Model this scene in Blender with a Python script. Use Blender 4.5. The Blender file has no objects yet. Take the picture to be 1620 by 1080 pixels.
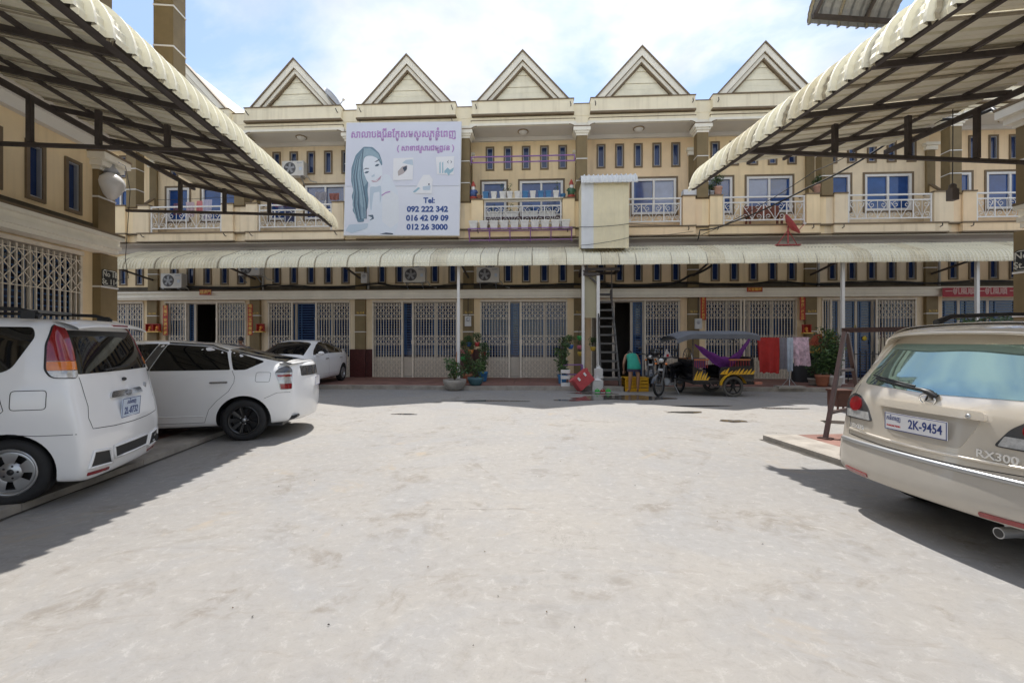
import bpy, bmesh, math, random
from mathutils import Vector, Matrix
from mathutils.bvhtree import BVHTree
from mathutils.geometry import delaunay_2d_cdt

R = math.radians
PI = math.pi
rnd = random.Random(7)
SC = bpy.context.scene
COL = SC.collection

# ------------------------------------------------------------------ camera
cam_d = bpy.data.cameras.new('camera')
cam_d.sensor_width = 36.0
cam_d.lens = 16.0
cam_d.clip_start = 0.05
cam_d.clip_end = 900.0
cam = bpy.data.objects.new('camera', cam_d)
cam.location = (0, 0, 1.5)
cam.rotation_euler = (R(90), 0, 0)
COL.objects.link(cam)
SC.camera = cam

# ------------------------------------------------------------------ sky, sun, exposure
SUN_EL = 63.0
world = bpy.data.worlds.new('World')
SC.world = world
world.use_nodes = True
wt = world.node_tree
for n in list(wt.nodes):
    wt.nodes.remove(n)
def wn(t, **k):
    n = wt.nodes.new(t)
    for a, b in k.items():
        setattr(n, a, b)
    return n
w_out = wn('ShaderNodeOutputWorld')
w_bg = wn('ShaderNodeBackground')
w_bg.inputs['Strength'].default_value = 0.15
w_sky = wn('ShaderNodeTexSky', sky_type='NISHITA')
w_sky.sun_disc = False
w_sky.sun_elevation = R(SUN_EL)
w_sky.sun_rotation = R(1.5)
w_sky.air_density = 1.0
w_sky.dust_density = 0.7
w_sky.ozone_density = 1.2
w_tc = wn('ShaderNodeTexCoord')
w_sep = wn('ShaderNodeSeparateXYZ')
w_add = wn('ShaderNodeMath', operation='ADD'); w_add.inputs[1].default_value = 0.22
w_max = wn('ShaderNodeMath', operation='MAXIMUM'); w_max.inputs[1].default_value = 0.06
w_dx = wn('ShaderNodeMath', operation='DIVIDE')
w_dy = wn('ShaderNodeMath', operation='DIVIDE')
w_cmb = wn('ShaderNodeCombineXYZ')
w_map = wn('ShaderNodeMapping'); w_map.inputs['Location'].default_value = (3.1, 0.4, 0)
w_n1 = wn('ShaderNodeTexNoise'); w_n1.inputs['Scale'].default_value = 1.25; w_n1.inputs['Detail'].default_value = 9; w_n1.inputs['Roughness'].default_value = 0.56; w_n1.inputs['Distortion'].default_value = 0.35
w_rmp = wn('ShaderNodeValToRGB')
w_rmp.color_ramp.elements[0].position = 0.43
w_rmp.color_ramp.elements[0].color = (0.08, 0.08, 0.08, 1)
w_rmp.color_ramp.elements[1].position = 0.57
w_rmp.color_ramp.elements[1].color = (1, 1, 1, 1)
w_n2 = wn('ShaderNodeTexNoise'); w_n2.inputs['Scale'].default_value = 2.6; w_n2.inputs['Detail'].default_value = 8
w_rm2 = wn('ShaderNodeValToRGB')
w_rm2.color_ramp.elements[0].position = 0.35
w_rm2.color_ramp.elements[0].color = (2.0, 2.12, 2.4, 1)
w_rm2.color_ramp.elements[1].position = 0.65
w_rm2.color_ramp.elements[1].color = (3.0, 3.06, 3.16, 1)
w_mix = wn('ShaderNodeMixRGB')
L = wt.links.new
L(w_tc.outputs['Generated'], w_sep.inputs[0])
L(w_sep.outputs['Z'], w_add.inputs[0]); L(w_add.outputs[0], w_max.inputs[0])
L(w_sep.outputs['X'], w_dx.inputs[0]); L(w_max.outputs[0], w_dx.inputs[1])
L(w_sep.outputs['Y'], w_dy.inputs[0]); L(w_max.outputs[0], w_dy.inputs[1])
L(w_dx.outputs[0], w_cmb.inputs[0]); L(w_dy.outputs[0], w_cmb.inputs[1])
L(w_cmb.outputs[0], w_map.inputs[0])
L(w_map.outputs[0], w_n1.inputs['Vector']); L(w_map.outputs[0], w_n2.inputs['Vector'])
L(w_n1.outputs[0], w_rmp.inputs[0]); L(w_n2.outputs[0], w_rm2.inputs[0])
L(w_rmp.outputs[0], w_mix.inputs[0]); w_dim = wn('ShaderNodeMixRGB', blend_type='MULTIPLY'); w_dim.inputs[0].default_value = 1.0; w_dim.inputs[2].default_value = (0.50, 0.51, 0.535, 1)
L(w_sky.outputs[0], w_dim.inputs[1]); L(w_dim.outputs[0], w_mix.inputs[1]); L(w_rm2.outputs[0], w_mix.inputs[2])
L(w_mix.outputs[0], w_bg.inputs['Color']); L(w_bg.outputs[0], w_out.inputs[0])

sun_d = bpy.data.lights.new('sun', 'SUN')
sun_d.energy = 2.1
sun_d.angle = R(0.53)
sun_d.color = (1.0, 0.965, 0.92)
sun = bpy.data.objects.new('sun', sun_d)
_sd = Vector((0.026, -1.0 / math.tan(R(SUN_EL)), -1.0))       # the way the light travels
sun.rotation_euler = _sd.to_track_quat('-Z', 'Y').to_euler()
sun.location = (0, 30, 60)
COL.objects.link(sun)

SC.view_settings.view_transform = 'Standard'
SC.view_settings.look = 'None'
SC.view_settings.exposure = 1.50
SC.view_settings.gamma = 1.0
SC.view_settings.use_curve_mapping = False
SC.cycles.max_bounces = 8
SC.cycles.diffuse_bounces = 5

# ------------------------------------------------------------------ frames of reference
ALPHA, BETA = R(3.2), R(5.2)
MF = Matrix.Translation((0, 17.34, 0)) @ Matrix.Rotation(-ALPHA, 4, 'Z')     # terrace: x along, -y towards us
ML = Matrix.Rotation(BETA, 4, 'Z')                                          # lane: y along the lane
MROWL = ML @ Matrix.Translation((-6.9, 9.2, 0)) @ Matrix.Rotation(R(90), 4, 'Z')   # left row, x towards the terrace
MROWR = ML @ Matrix.Translation((8.16, 5.85, 0)) @ Matrix.Rotation(R(-90), 4, 'Z')  # right row, x away from it
def T(x, y, z=0.0, rz=0.0):
    return Matrix.Translation((x, y, z)) @ Matrix.Rotation(rz, 4, 'Z')
def fac(s, d, z=0.0, rz=0.0):
    return MF @ T(s, -d, z, rz)

# ------------------------------------------------------------------ materials
MATS = {}
def mat(name, col, rough=0.6, metal=0.0, var=0.12, scale=3.0, bump=0.0, bscale=40.0, coat=0.0, spec=0.5, streak=0.0, rvar=0.0, emit=None, alpha=None):
    if name in MATS:
        return MATS[name]
    m = bpy.data.materials.new(name)
    m.use_nodes = True
    nt = m.node_tree
    b = nt.nodes['Principled BSDF']
    b.inputs['Base Color'].default_value = (*col, 1)
    b.inputs['Roughness'].default_value = rough
    b.inputs['Metallic'].default_value = metal
    b.inputs['Specular IOR Level'].default_value = spec
    if coat:
        b.inputs['Coat Weight'].default_value = coat
        b.inputs['Coat Roughness'].default_value = 0.04
    geo = nt.nodes.new('ShaderNodeNewGeometry')
    lk = nt.links.new
    last = None
    if var:
        n = nt.nodes.new('ShaderNodeTexNoise')
        n.inputs['Scale'].default_value = scale
        n.inputs['Detail'].default_value = 7
        n.inputs['Roughness'].default_value = 0.62
        lk(geo.outputs['Position'], n.inputs['Vector'])
        r = nt.nodes.new('ShaderNodeMapRange')
        r.inputs['From Min'].default_value = 0.3; r.inputs['From Max'].default_value = 0.7
        r.inputs['To Min'].default_value = 1 - var; r.inputs['To Max'].default_value = 1 + var
        lk(n.outputs[0], r.inputs[0])
        mx = nt.nodes.new('ShaderNodeVectorMath'); mx.operation = 'SCALE'
        mx.inputs[0].default_value = col
        lk(r.outputs[0], mx.inputs['Scale'])
        last = mx.outputs[0]
        if streak:
            mp = nt.nodes.new('ShaderNodeMapping'); mp.inputs['Scale'].default_value = (5.5, 5.5, 0.35)
            lk(geo.outputs['Position'], mp.inputs[0])
            n2 = nt.nodes.new('ShaderNodeTexNoise'); n2.inputs['Scale'].default_value = 1.0; n2.inputs['Detail'].default_value = 6
            lk(mp.outputs[0], n2.inputs['Vector'])
            r2 = nt.nodes.new('ShaderNodeMapRange')
            r2.inputs['From Min'].default_value = 0.52; r2.inputs['From Max'].default_value = 0.78
            r2.inputs['To Min'].default_value = 0.0; r2.inputs['To Max'].default_value = streak
            lk(n2.outputs[0], r2.inputs[0])
            m2 = nt.nodes.new('ShaderNodeMixRGB'); m2.blend_type = 'MIX'
            m2.inputs[2].default_value = (col[0] * 0.42, col[1] * 0.38, col[2] * 0.30, 1)
            lk(r2.outputs[0], m2.inputs[0]); lk(last, m2.inputs[1])
            last = m2.outputs[0]
        lk(last, b.inputs['Base Color'])
        if rvar:
            r3 = nt.nodes.new('ShaderNodeMapRange')
            r3.inputs['To Min'].default_value = max(0.02, rough - rvar); r3.inputs['To Max'].default_value = min(1, rough + rvar)
            lk(n.outputs[0], r3.inputs[0]); lk(r3.outputs[0], b.inputs['Roughness'])
    if bump:
        nb = nt.nodes.new('ShaderNodeTexNoise'); nb.inputs['Scale'].default_value = bscale; nb.inputs['Detail'].default_value = 5
        lk(geo.outputs['Position'], nb.inputs['Vector'])
        bp = nt.nodes.new('ShaderNodeBump'); bp.inputs['Strength'].default_value = bump; bp.inputs['Distance'].default_value = 0.02
        lk(nb.outputs[0], bp.inputs['Height']); lk(bp.outputs[0], b.inputs['Normal'])
    if emit:
        b.inputs['Emission Color'].default_value = (*emit[0], 1)
        b.inputs['Emission Strength'].default_value = emit[1]
    MATS[name] = m
    return m

CREAM = mat('cream_plaster', (0.89, 0.715, 0.45), 0.75, var=0.07, scale=1.3, bump=0.08, streak=0.28)
CREAM2 = mat('pale_cream_plaster', (0.89, 0.81, 0.61), 0.75, var=0.06, scale=1.6, bump=0.06, streak=0.30)
TRIM = mat('ivory_moulding', (0.86, 0.82, 0.71), 0.65, var=0.06, scale=2.2, bump=0.04, streak=0.09)
WHITE = mat('white_paint', (0.78, 0.77, 0.74), 0.5, var=0.04, scale=3)
SOFFIT = mat('white_ceiling', (0.74, 0.72, 0.68), 0.7, var=0.05, scale=1.2)
OLIVE = mat('olive_brown_render', (0.215, 0.158, 0.075), 0.7, var=0.12, scale=3, bump=0.08, streak=0.2)
BROWN = mat('dark_brown_trim', (0.185, 0.135, 0.08), 0.65, var=0.15, scale=4)
GRIME = mat('grimy_ledge', (0.10, 0.085, 0.06), 0.85, var=0.3, scale=5)
GRANITE = mat('dark_red_granite', (0.075, 0.022, 0.02), 0.3, var=0.5, scale=40)
BLUEGLASS = mat('blue_tinted_glass', (0.013, 0.035, 0.12), 0.06, var=0.25, scale=1.5, spec=0.7)
DOORGLASS = mat('dark_blue_door_glass', (0.006, 0.012, 0.045), 0.07, var=0.4, scale=1.5, spec=0.6)
BLUEBAR = mat('blue_painted_steel', (0.02, 0.085, 0.22), 0.4, var=0.1)
GREYAL = mat('grey_aluminium', (0.42, 0.43, 0.45), 0.4, metal=0.3, var=0.05)
GATE = mat('cream_gate_steel', (0.76, 0.68, 0.56), 0.45, var=0.10, scale=6)
DARK = mat('dark_interior', (0.02, 0.019, 0.018), 0.8, var=0.2)
BLACK = mat('black_plastic', (0.015, 0.015, 0.016), 0.45, var=0.1, scale=8)
SHEET = mat('cream_roof_sheet', (0.88, 0.84, 0.67), 0.42, var=0.07, scale=1.8, streak=0.10, rvar=0.1)
SHEETU = mat('roof_sheet_underside', (0.72, 0.67, 0.58), 0.55, var=0.07, scale=1.5)
STEEL = mat('dark_steel_tube', (0.075, 0.062, 0.056), 0.6, var=0.3, scale=6, bump=0.05)
ZINC = mat('galvanised_steel', (0.40, 0.41, 0.42), 0.45, metal=0.5, var=0.12, scale=5)
PINKRED = mat('faded_red_paint', (0.42, 0.07, 0.075), 0.5, var=0.15, scale=6)

# ------------------------------------------------------------------ mesh builder
class MB:
    def __init__(s):
        s.v = []; s.f = []; s.mi = []; s.sm = []; s.m = 0; s.M = None
    def add(s, vs, fs, smooth=False):
        o = len(s.v)
        if s.M is None:
            s.v.extend([tuple(p) for p in vs])
        else:
            s.v.extend([tuple(s.M @ Vector(p)) for p in vs])
        for f in fs:
            s.f.append([i + o for i in f]); s.mi.append(s.m); s.sm.append(smooth)
        return s
    def box(s, x0, x1, y0, y1, z0, z1):
        if x0 > x1: x0, x1 = x1, x0
        if y0 > y1: y0, y1 = y1, y0
        if z0 > z1: z0, z1 = z1, z0
        return s.add([(x0, y0, z0), (x1, y0, z0), (x1, y1, z0), (x0, y1, z0), (x0, y0, z1), (x1, y0, z1), (x1, y1, z1), (x0, y1, z1)],
                     [(0, 3, 2, 1), (4, 5, 6, 7), (0, 1, 5, 4), (1, 2, 6, 5), (2, 3, 7, 6), (3, 0, 4, 7)])
    def bar(s, p, q, w, h=None, up=(0, 0, 1)):
        h = w if h is None else h
        p = Vector(p); q = Vector(q); t = (q - p).normalized(); up = Vector(up)
        if abs(t.dot(up)) > 0.98: up = Vector((0, 1, 0))
        a = t.cross(up).normalized() * w / 2; b = a.cross(t).normalized() * h / 2
        vs = [p - a - b, p + a - b, p + a + b, p - a + b, q - a - b, q + a - b, q + a + b, q - a + b]
        return s.add(vs, [(0, 1, 2, 3), (7, 6, 5, 4), (0, 4, 5, 1), (1, 5, 6, 2), (2, 6, 7, 3), (3, 7, 4, 0)])
    def tube(s, pts, r, n=7, closed=False):
        pts = [Vector(p) for p in pts]; k = len(pts); vs = []
        ref = Vector((0.13, 0.27, 0.95))
        for i, p in enumerate(pts):
            a = pts[(i - 1) % k] if (closed or i > 0) else p
            b = pts[(i + 1) % k] if (closed or i < k - 1) else p
            t = (b - a).normalized()
            u = t.cross(ref)
            if u.length < 1e-3: u = t.cross(Vector((1, 0, 0)))
            u.normalize(); w = t.cross(u)
            rr = r[i] if isinstance(r, (list, tuple)) else r
            for j in range(n):
                c = 2 * PI * j / n
                vs.append(p + u * (math.cos(c) * rr) + w * (math.sin(c) * rr))
        fs = []
        for i in range(k if closed else k - 1):
            a = i * n; b = ((i + 1) % k) * n
            for j in range(n):
                fs.append((a + j, a + (j + 1) % n, b + (j + 1) % n, b + j))
        s.add(vs, fs, True)
        if not closed:
            o = len(vs)
            s.add(vs[:n], [tuple(range(n))[::-1]]); s.add(vs[-n:], [tuple(range(n))])
        return s
    def cyl(s, p, q, r, r2=None, n=16):
        return s.tube([p, q], [r, r if r2 is None else r2], n)
    def lathe(s, prof, n=20, c=(0, 0, 0), axis='z', smooth=True):
        vs = []
        for (r, z) in prof:
            for j in range(n):
                a = 2 * PI * j / n; x, y = r * math.cos(a), r * math.sin(a)
                if axis == 'z': p = (x, y, z)
                elif axis == 'y': p = (x, z, y)
                else: p = (z, x, y)
                vs.append((p[0] + c[0], p[1] + c[1], p[2] + c[2]))
        fs = []
        for i in range(len(prof) - 1):
            for j in range(n):
                fs.append((i * n + j, i * n + (j + 1) % n, (i + 1) * n + (j + 1) % n, (i + 1) * n + j))
        return s.add(vs, fs, smooth)
    def ball(s, c, rx, ry=None, rz=None, n=14, k=9):
        ry = rx if ry is None else ry; rz = rx if rz is None else rz
        vs = []; fs = []
        for i in range(k + 1):
            t = PI * i / k
            for j in range(n):
                a = 2 * PI * j / n
                vs.append((c[0] + rx * math.sin(t) * math.cos(a), c[1] + ry * math.sin(t) * math.sin(a), c[2] + rz * math.cos(t)))
        for i in range(k):
            for j in range(n):
                fs.append((i * n + j, (i + 1) * n + j, (i + 1) * n + (j + 1) % n, i * n + (j + 1) % n))
        return s.add(vs, fs, True)
    def prism(s, poly, axis, a0, a1):
        n = len(poly)
        def P(u, v, w):
            return (w, u, v) if axis == 'x' else ((u, w, v) if axis == 'y' else (u, v, w))
        vs = [P(u, v, a0) for u, v in poly] + [P(u, v, a1) for u, v in poly]
        fs = [tuple(range(n)), tuple(range(2 * n - 1, n - 1, -1))] + [(i, i + n, (i + 1) % n + n, (i + 1) % n) for i in range(n)]
        return s.add(vs, fs)
    def grid(s, nu, nv, fn, smooth=True, close_u=False):
        vs = [fn(i / nu, j / nv) for j in range(nv + 1) for i in range(nu + 1)]
        fs = [(j * (nu + 1) + i, j * (nu + 1) + i + 1, (j + 1) * (nu + 1) + i + 1, (j + 1) * (nu + 1) + i) for j in range(nv) for i in range(nu)]
        return s.add(vs, fs, smooth)
    def mesh(s, name, mats, fix=True):
        me = bpy.data.meshes.new(name)
        me.from_pydata(s.v, [], s.f)
        for m in (mats if isinstance(mats, (list, tuple)) else [mats]):
            me.materials.append(m)
        me.polygons.foreach_set('material_index', s.mi)
        me.polygons.foreach_set('use_smooth', s.sm)
        if fix:
            bm = bmesh.new(); bm.from_mesh(me)
            bmesh.ops.recalc_face_normals(bm, faces=bm.faces)
            bm.to_mesh(me); bm.free()
        me.update()
        return me

def obj(name, me, parent=None, M=None, kind=None, label=None):
    o = bpy.data.objects.new(name, me)
    COL.objects.link(o)
    if parent is not None: o.parent = parent
    if M is not None: o.matrix_local = M
    if kind: o['kind'] = kind
    if label: o['label'] = label
    return o
def part(name, mb, mats, parent, M=None, kind=None, label=None):
    return obj(name, mb.mesh(name, mats), parent, M, kind, label)
def thing(name, label, cat, M=None, group=None):
    o = bpy.data.objects.new(name, None)
    COL.objects.link(o)
    o.empty_display_size = 0.2
    if M is not None: o.matrix_world = M
    o['label'] = label; o['category'] = cat
    if group: o['group'] = group
    return o
def solo(name, mb, mats, label, cat, M=None, group=None):
    o = obj(name, mb.mesh(name, mats))
    if M is not None: o.matrix_world = M
    o['label'] = label; o['category'] = cat
    if group: o['group'] = group
    return o
def dup(root, M, label=None, group=None):
    def cp(o, par):
        c = o.copy(); COL.objects.link(c)
        if par is not None: c.parent = par; c.matrix_local = o.matrix_local.copy()
        for ch in o.children: cp(ch, c)
        return c
    c = cp(root, None); c.matrix_world = M
    if label: c['label'] = label
    if group: c['group'] = group
    return c

CACHE = {}
def cached(key, fn):
    if key not in CACHE: CACHE[key] = fn()
    return CACHE[key]

def holes_wall(mb, x0, x1, z0, z1, holes, y0, y1):
    xs = sorted(set([x0, x1] + [h[0] for h in holes] + [h[1] for h in holes]))
    for a, b in zip(xs, xs[1:]):
        mid = (a + b) / 2
        hs = sorted([(h[2], h[3]) for h in holes if h[0] < mid < h[1]])
        z = z0
        for (h0, h1) in hs:
            if h0 > z + 1e-4: mb.box(a, b, y0, y1, z, h0)
            z = max(z, h1)
        if z < z1 - 1e-4: mb.box(a, b, y0, y1, z, z1)

def ring(mb, x0, x1, z0, z1, w, y0, y1):
    mb.box(x0, x1, y0, y1, z1 - w, z1); mb.box(x0, x1, y0, y1, z0, z0 + w)
    mb.box(x0, x0 + w, y0, y1, z0 + w, z1 - w); mb.box(x1 - w, x1, y0, y1, z0 + w, z1 - w)

def text_mb(mb, txt, size, M, ext=0.002, align='CENTER', bold=0.0, sx=1.0, bevel=0.0):
    """lettering as flat raised shapes; M maps text plane (x right, y up) into place"""
    cu = bpy.data.curves.new('txt', 'FONT')
    cu.body = txt; cu.size = size; cu.align_x = align; cu.align_y = 'CENTER'
    cu.extrude = ext; cu.offset = bold; cu.bevel_depth = bevel; cu.bevel_resolution = 0; cu.resolution_u = 3
    o = bpy.data.objects.new('txt', cu); COL.objects.link(o)
    dg = bpy.context.evaluated_depsgraph_get(); dg.update()
    me = o.evaluated_get(dg).to_mesh()
    S = Matrix.Diagonal((sx, 1, 1, 1))
    vs = [M @ (S @ v.co) for v in me.vertices]; fs = [tuple(p.vertices) for p in me.polygons]
    mb.add(vs, fs)
    w = max((v.co.x for v in me.vertices), default=0) - min((v.co.x for v in me.vertices), default=0)
    o.evaluated_get(dg).to_mesh_clear()
    bpy.data.objects.remove(o); bpy.data.curves.remove(cu)
    return w * sx
UPR = Matrix.Rotation(R(90), 4, 'X')      # text plane -> upright, read from -y

# ------------------------------------------------------------------ ground
def ground_mat():
    m = bpy.data.materials.new('poured_concrete'); m.use_nodes = True
    nt = m.node_tree; b = nt.nodes['Principled BSDF']; lk = nt.links.new
    geo = nt.nodes.new('ShaderNodeNewGeometry')
    def noise(scale, detail=8, rough=0.6, dist=0.0, vec=None):
        n = nt.nodes.new('ShaderNodeTexNoise')
        n.inputs['Scale'].default_value = scale; n.inputs['Detail'].default_value = detail
        n.inputs['Roughness'].default_value = rough; n.inputs['Distortion'].default_value = dist
        lk(vec or geo.outputs['Position'], n.inputs['Vector']); return n.outputs[0]
    def ramp(x, a, c, lo=0.0, hi=1.0):
        r = nt.nodes.new('ShaderNodeMapRange'); r.interpolation_type = 'SMOOTHSTEP'
        r.inputs['From Min'].default_value = a; r.inputs['From Max'].default_value = c
        r.inputs['To Min'].default_value = lo; r.inputs['To Max'].default_value = hi
        lk(x, r.inputs[0]); return r.outputs[0]
    def mix(f, a, c, bt='MIX'):
        x = nt.nodes.new('ShaderNodeMixRGB'); x.blend_type = bt
        lk(f, x.inputs[0])
        for i, q in ((1, a), (2, c)):
            if isinstance(q, tuple): x.inputs[i].default_value = (*q, 1)
            else: lk(q, x.inputs[i])
        return x.outputs[0]
    def math_(op, a, c=None):
        x = nt.nodes.new('ShaderNodeMath'); x.operation = op
        for i, q in ((0, a), (1, c)):
            if q is None: continue
            if isinstance(q, (int, float)): x.inputs[i].default_value = q
            else: lk(q, x.inputs[i])
        return x.outputs[0]
    big = noise(0.33, 6, 0.55, 0.4)
    mid = noise(1.5, 9, 0.66, 0.8)
    fine = noise(26.0, 8, 0.75)
    speck = noise(90.0, 3, 0.6)
    mp = nt.nodes.new('ShaderNodeMapping'); mp.inputs['Scale'].default_value = (0.55, 2.6, 1); mp.inputs['Rotation'].default_value = (0, 0, 0.25)
    lk(geo.outputs['Position'], mp.inputs[0])
    trow = noise(2.2, 9, 0.7, 1.2, mp.outputs[0])
    col = mix(ramp(big, 0.35, 0.65), (0.266, 0.256, 0.242), (0.302, 0.284, 0.257))
    col = mix(ramp(mid, 0.42, 0.72, 0, 0.55), col, (0.30, 0.28, 0.25))
    col = mix(ramp(trow, 0.56, 0.70, 0, 0.6), col, (0.225, 0.20, 0.172))
    st = math_('MULTIPLY', ramp(noise(0.8, 9, 0.72, 1.5), 0.50, 0.62), ramp(noise(4.5, 8, 0.7, 0.6), 0.44, 0.60))
    col = mix(math_('MULTIPLY', st, 0.62), col, (0.17, 0.145, 0.115))
    cold = ramp(noise(0.9, 8, 0.66, 1.0), 0.46, 0.64, 0, 0.38)
    col = mix(cold, col, (0.255, 0.258, 0.262))
    mot = noise(11.0, 9, 0.80, 0.5)
    col = mix(ramp(mot, 0.50, 0.66, 0, 0.55), col, (0.225, 0.212, 0.195))
    col = mix(ramp(mot, 0.48, 0.34, 0, 0.5), col, (0.40, 0.385, 0.36))
    tan = ramp(noise(0.55, 8, 0.7, 2.0), 0.58, 0.72, 0, 0.5)
    col = mix(tan, col, (0.35, 0.28, 0.19))
    col = mix(ramp(fine, 0.56, 0.74, 0, 0.55), col, (0.26, 0.24, 0.21))
    col = mix(ramp(fine, 0.40, 0.25, 0, 0.3), col, (0.42, 0.40, 0.37))
    col = mix(ramp(speck, 0.62, 0.70, 0, 0.6), col, (0.22, 0.20, 0.18))
    # thin wandering cracks
    n1 = noise(0.55, 10, 0.72, 0.6)
    cr = math_('ABSOLUTE', math_('SUBTRACT', n1, 0.5))
    crack = math_('MULTIPLY', ramp(cr, 0.0022, 0.0004, 0, 0.55), ramp(noise(0.4, 3), 0.54, 0.62))
    col = mix(crack, col, (0.13, 0.115, 0.095))
    lk(col, b.inputs['Base Color'])
    b.inputs['Roughness'].default_value = 0.82
    b.inputs['Specular IOR Level'].default_value = 0.35
    bp = nt.nodes.new('ShaderNodeBump'); bp.inputs['Strength'].default_value = 0.35; bp.inputs['Distance'].default_value = 0.012
    hh = math_('ADD', fine, math_('MULTIPLY', mid, 1.5))
    lk(hh, bp.inputs['Height']); lk(bp.outputs[0], b.inputs['Normal'])
    return m
CONC = ground_mat()
SLABC = mat('kerb_concrete', (0.33, 0.30, 0.26), 0.85, var=0.28, scale=3.5, bump=0.3, bscale=30)
REDTILE = mat('worn_red_paving', (0.225, 0.115, 0.088), 0.75, var=0.28, scale=2.5, bump=0.15)
REDTILE2 = mat('worn_red_paving_darker', (0.195, 0.098, 0.075), 0.75, var=0.28, scale=2.9, bump=0.15)
GROUT = mat('grey_grout', (0.19, 0.165, 0.14), 0.9, var=0.2)

g = MB()
N = 24
g.grid(N, N, lambda u, v: (-300 + 600 * u, -260 + 560 * v, 0.0), smooth=False)
obj('ground', g.mesh('ground', CONC), kind='structure')

# hairline surface crack, a 4 mm sheet
CRACKM = mat('dark_crack', (0.10, 0.088, 0.075), 0.95, var=0.3, scale=20)
ck = MB()
for (x0, y0, x1, y1, n, w0) in ((-.87, 4.08, .95, 4.19, 46, .0017),):
    o = len(ck.v); jx = jy = 0
    for i in range(n + 1):
        t = i / n; jx += rnd.uniform(-.012, .012); jy += rnd.uniform(-.012, .012); w = w0 * (.3 + abs(math.sin(t * 17 + x0)))
        x = x0 + (x1 - x0) * t + jx; y = y0 + (y1 - y0) * t + jy
        dxn, dyn = ((0, 1) if abs(x1 - x0) > abs(y1 - y0) else (1, 0))
        ck.v += [(x - dxn * w, y - dyn * w, .004), (x + dxn * w, y + dyn * w, .004)]
    for i in range(n):
        if rnd.random() < .22: continue
        ck.f.append([o + 2 * i, o + 2 * i + 1, o + 2 * i + 3, o + 2 * i + 2]); ck.mi.append(0); ck.sm.append(False)
obj('surface_cracks', ck.mesh('surface_cracks', CRACKM), kind='structure')

def tile_field(name, parent, x0, x1, y0, y1, z, tw, M=None, limit=300):
    """square paving tiles laid proud of the bed; each a piece of its own while within the limit, the rest joined"""
    nx = max(1, int(round((x1 - x0) / tw))); ny = max(1, int(round((y1 - y0) / tw)))
    tx = (x1 - x0) / nx; ty = (y1 - y0) / ny
    mt = MB(); gp = 0.006
    mt.box(gp, tx - gp, gp, ty - gp, 0, 0.012)
    me1 = mt.mesh('paving_tile', REDTILE); mt2 = MB(); mt2.box(gp, tx - gp, gp, ty - gp, 0, 0.011); me2 = mt2.mesh('paving_tile', REDTILE2)
    cells = [(i, j) for j in range(ny) for i in range(nx)]
    rest = MB()
    for k, (i, j) in enumerate(cells):
        dz = rnd.uniform(-.0015, .002)
        if k < limit:
            obj('paving_tile', rnd.choice((me1, me1, me2)), parent, Matrix.Translation((x0 + i * tx, y0 + j * ty, z + dz)))
        else:
            rest.m = rnd.choice((0, 0, 1)); rest.box(x0 + i * tx + gp, x0 + (i + 1) * tx - gp, y0 + j * ty + gp, y0 + (j + 1) * ty - gp, z + dz, z + dz + 0.012)
    if rest.v: obj('paving_tiles_beyond', rest.mesh('paving_tiles_beyond', [REDTILE, REDTILE2]), parent, kind='stuff')

# porch in front of the terrace
PORCH = bpy.data.objects.new('porch_pavement', None); COL.objects.link(PORCH); PORCH.matrix_world = MF; PORCH['kind'] = 'structure'
pm = MB(); pm.box(-26, 26, -3.15, 0.3, -0.02, 0.11); obj('paving_bed', pm.mesh('paving_bed', GROUT), PORCH)
kerb_me = MB(); kerb_me.box(0.004, 1.196, -3.32, -3.155, -0.02, 0.125); kerb_me = kerb_me.mesh('kerb_stone', SLABC)
for i in range(42):
    obj('kerb_stone', kerb_me, PORCH, Matrix.Translation((-25.2 + 1.2 * i, rnd.uniform(-.012, .012), rnd.uniform(-.006, .004))))
tile_field('porch', PORCH, -6.0, 12.6, -3.15, -0.02, 0.11, 0.52)
xt = MB()
for (a, b_) in ((-25.2, -6.0), (12.6, 25.2)):
    n = int(round((b_ - a) / 0.52))
    for i in range(n):
        for j in range(6):
            xt.m = rnd.choice((0, 0, 1)); xt.box(a + i * .52 + .006, a + i * .52 + .514, -3.15 + j * .52 + .006, -3.15 + j * .52 + .514, 0.111, 0.122)
obj('paving_tiles_beyond', xt.mesh('paving_tiles_beyond', [REDTILE, REDTILE2]), PORCH, kind='stuff')

def forecourt(name, M, x0, x1, xe0, xe1, y0, y1):
    """raised slab in front of a side row: concrete edging x in xe0..xe1, red paving the rest"""
    rt = bpy.data.objects.new(name, None); COL.objects.link(rt); rt.matrix_world = M; rt['kind'] = 'structure'
    a = MB(); a.box(x0, x1, y0, y1, -0.02, 0.052); obj('paving_bed', a.mesh('paving_bed', GROUT), rt)
    n = int((y1 - y0) / 1.5)
    for i in range(n):
        e = MB(); yy = y1 - (i + 1) * 1.5
        e.box(xe0, xe1, yy + 0.004, yy + 1.496, -0.02, 0.068 + rnd.uniform(-.003, .003))
        obj('edging_slab', e.mesh('edging_slab', SLABC), rt)
    tx0, tx1 = (x0, xe0) if xe0 > x0 + 0.1 else (xe1, x1)
    tile_field(name, rt, tx0, tx1, y1 - 9.2, y1, 0.052, 0.4)
    return rt
GUT = mat('dirt_in_the_gutter', (0.075, 0.066, 0.055), 0.95, var=0.4, scale=14)
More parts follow.
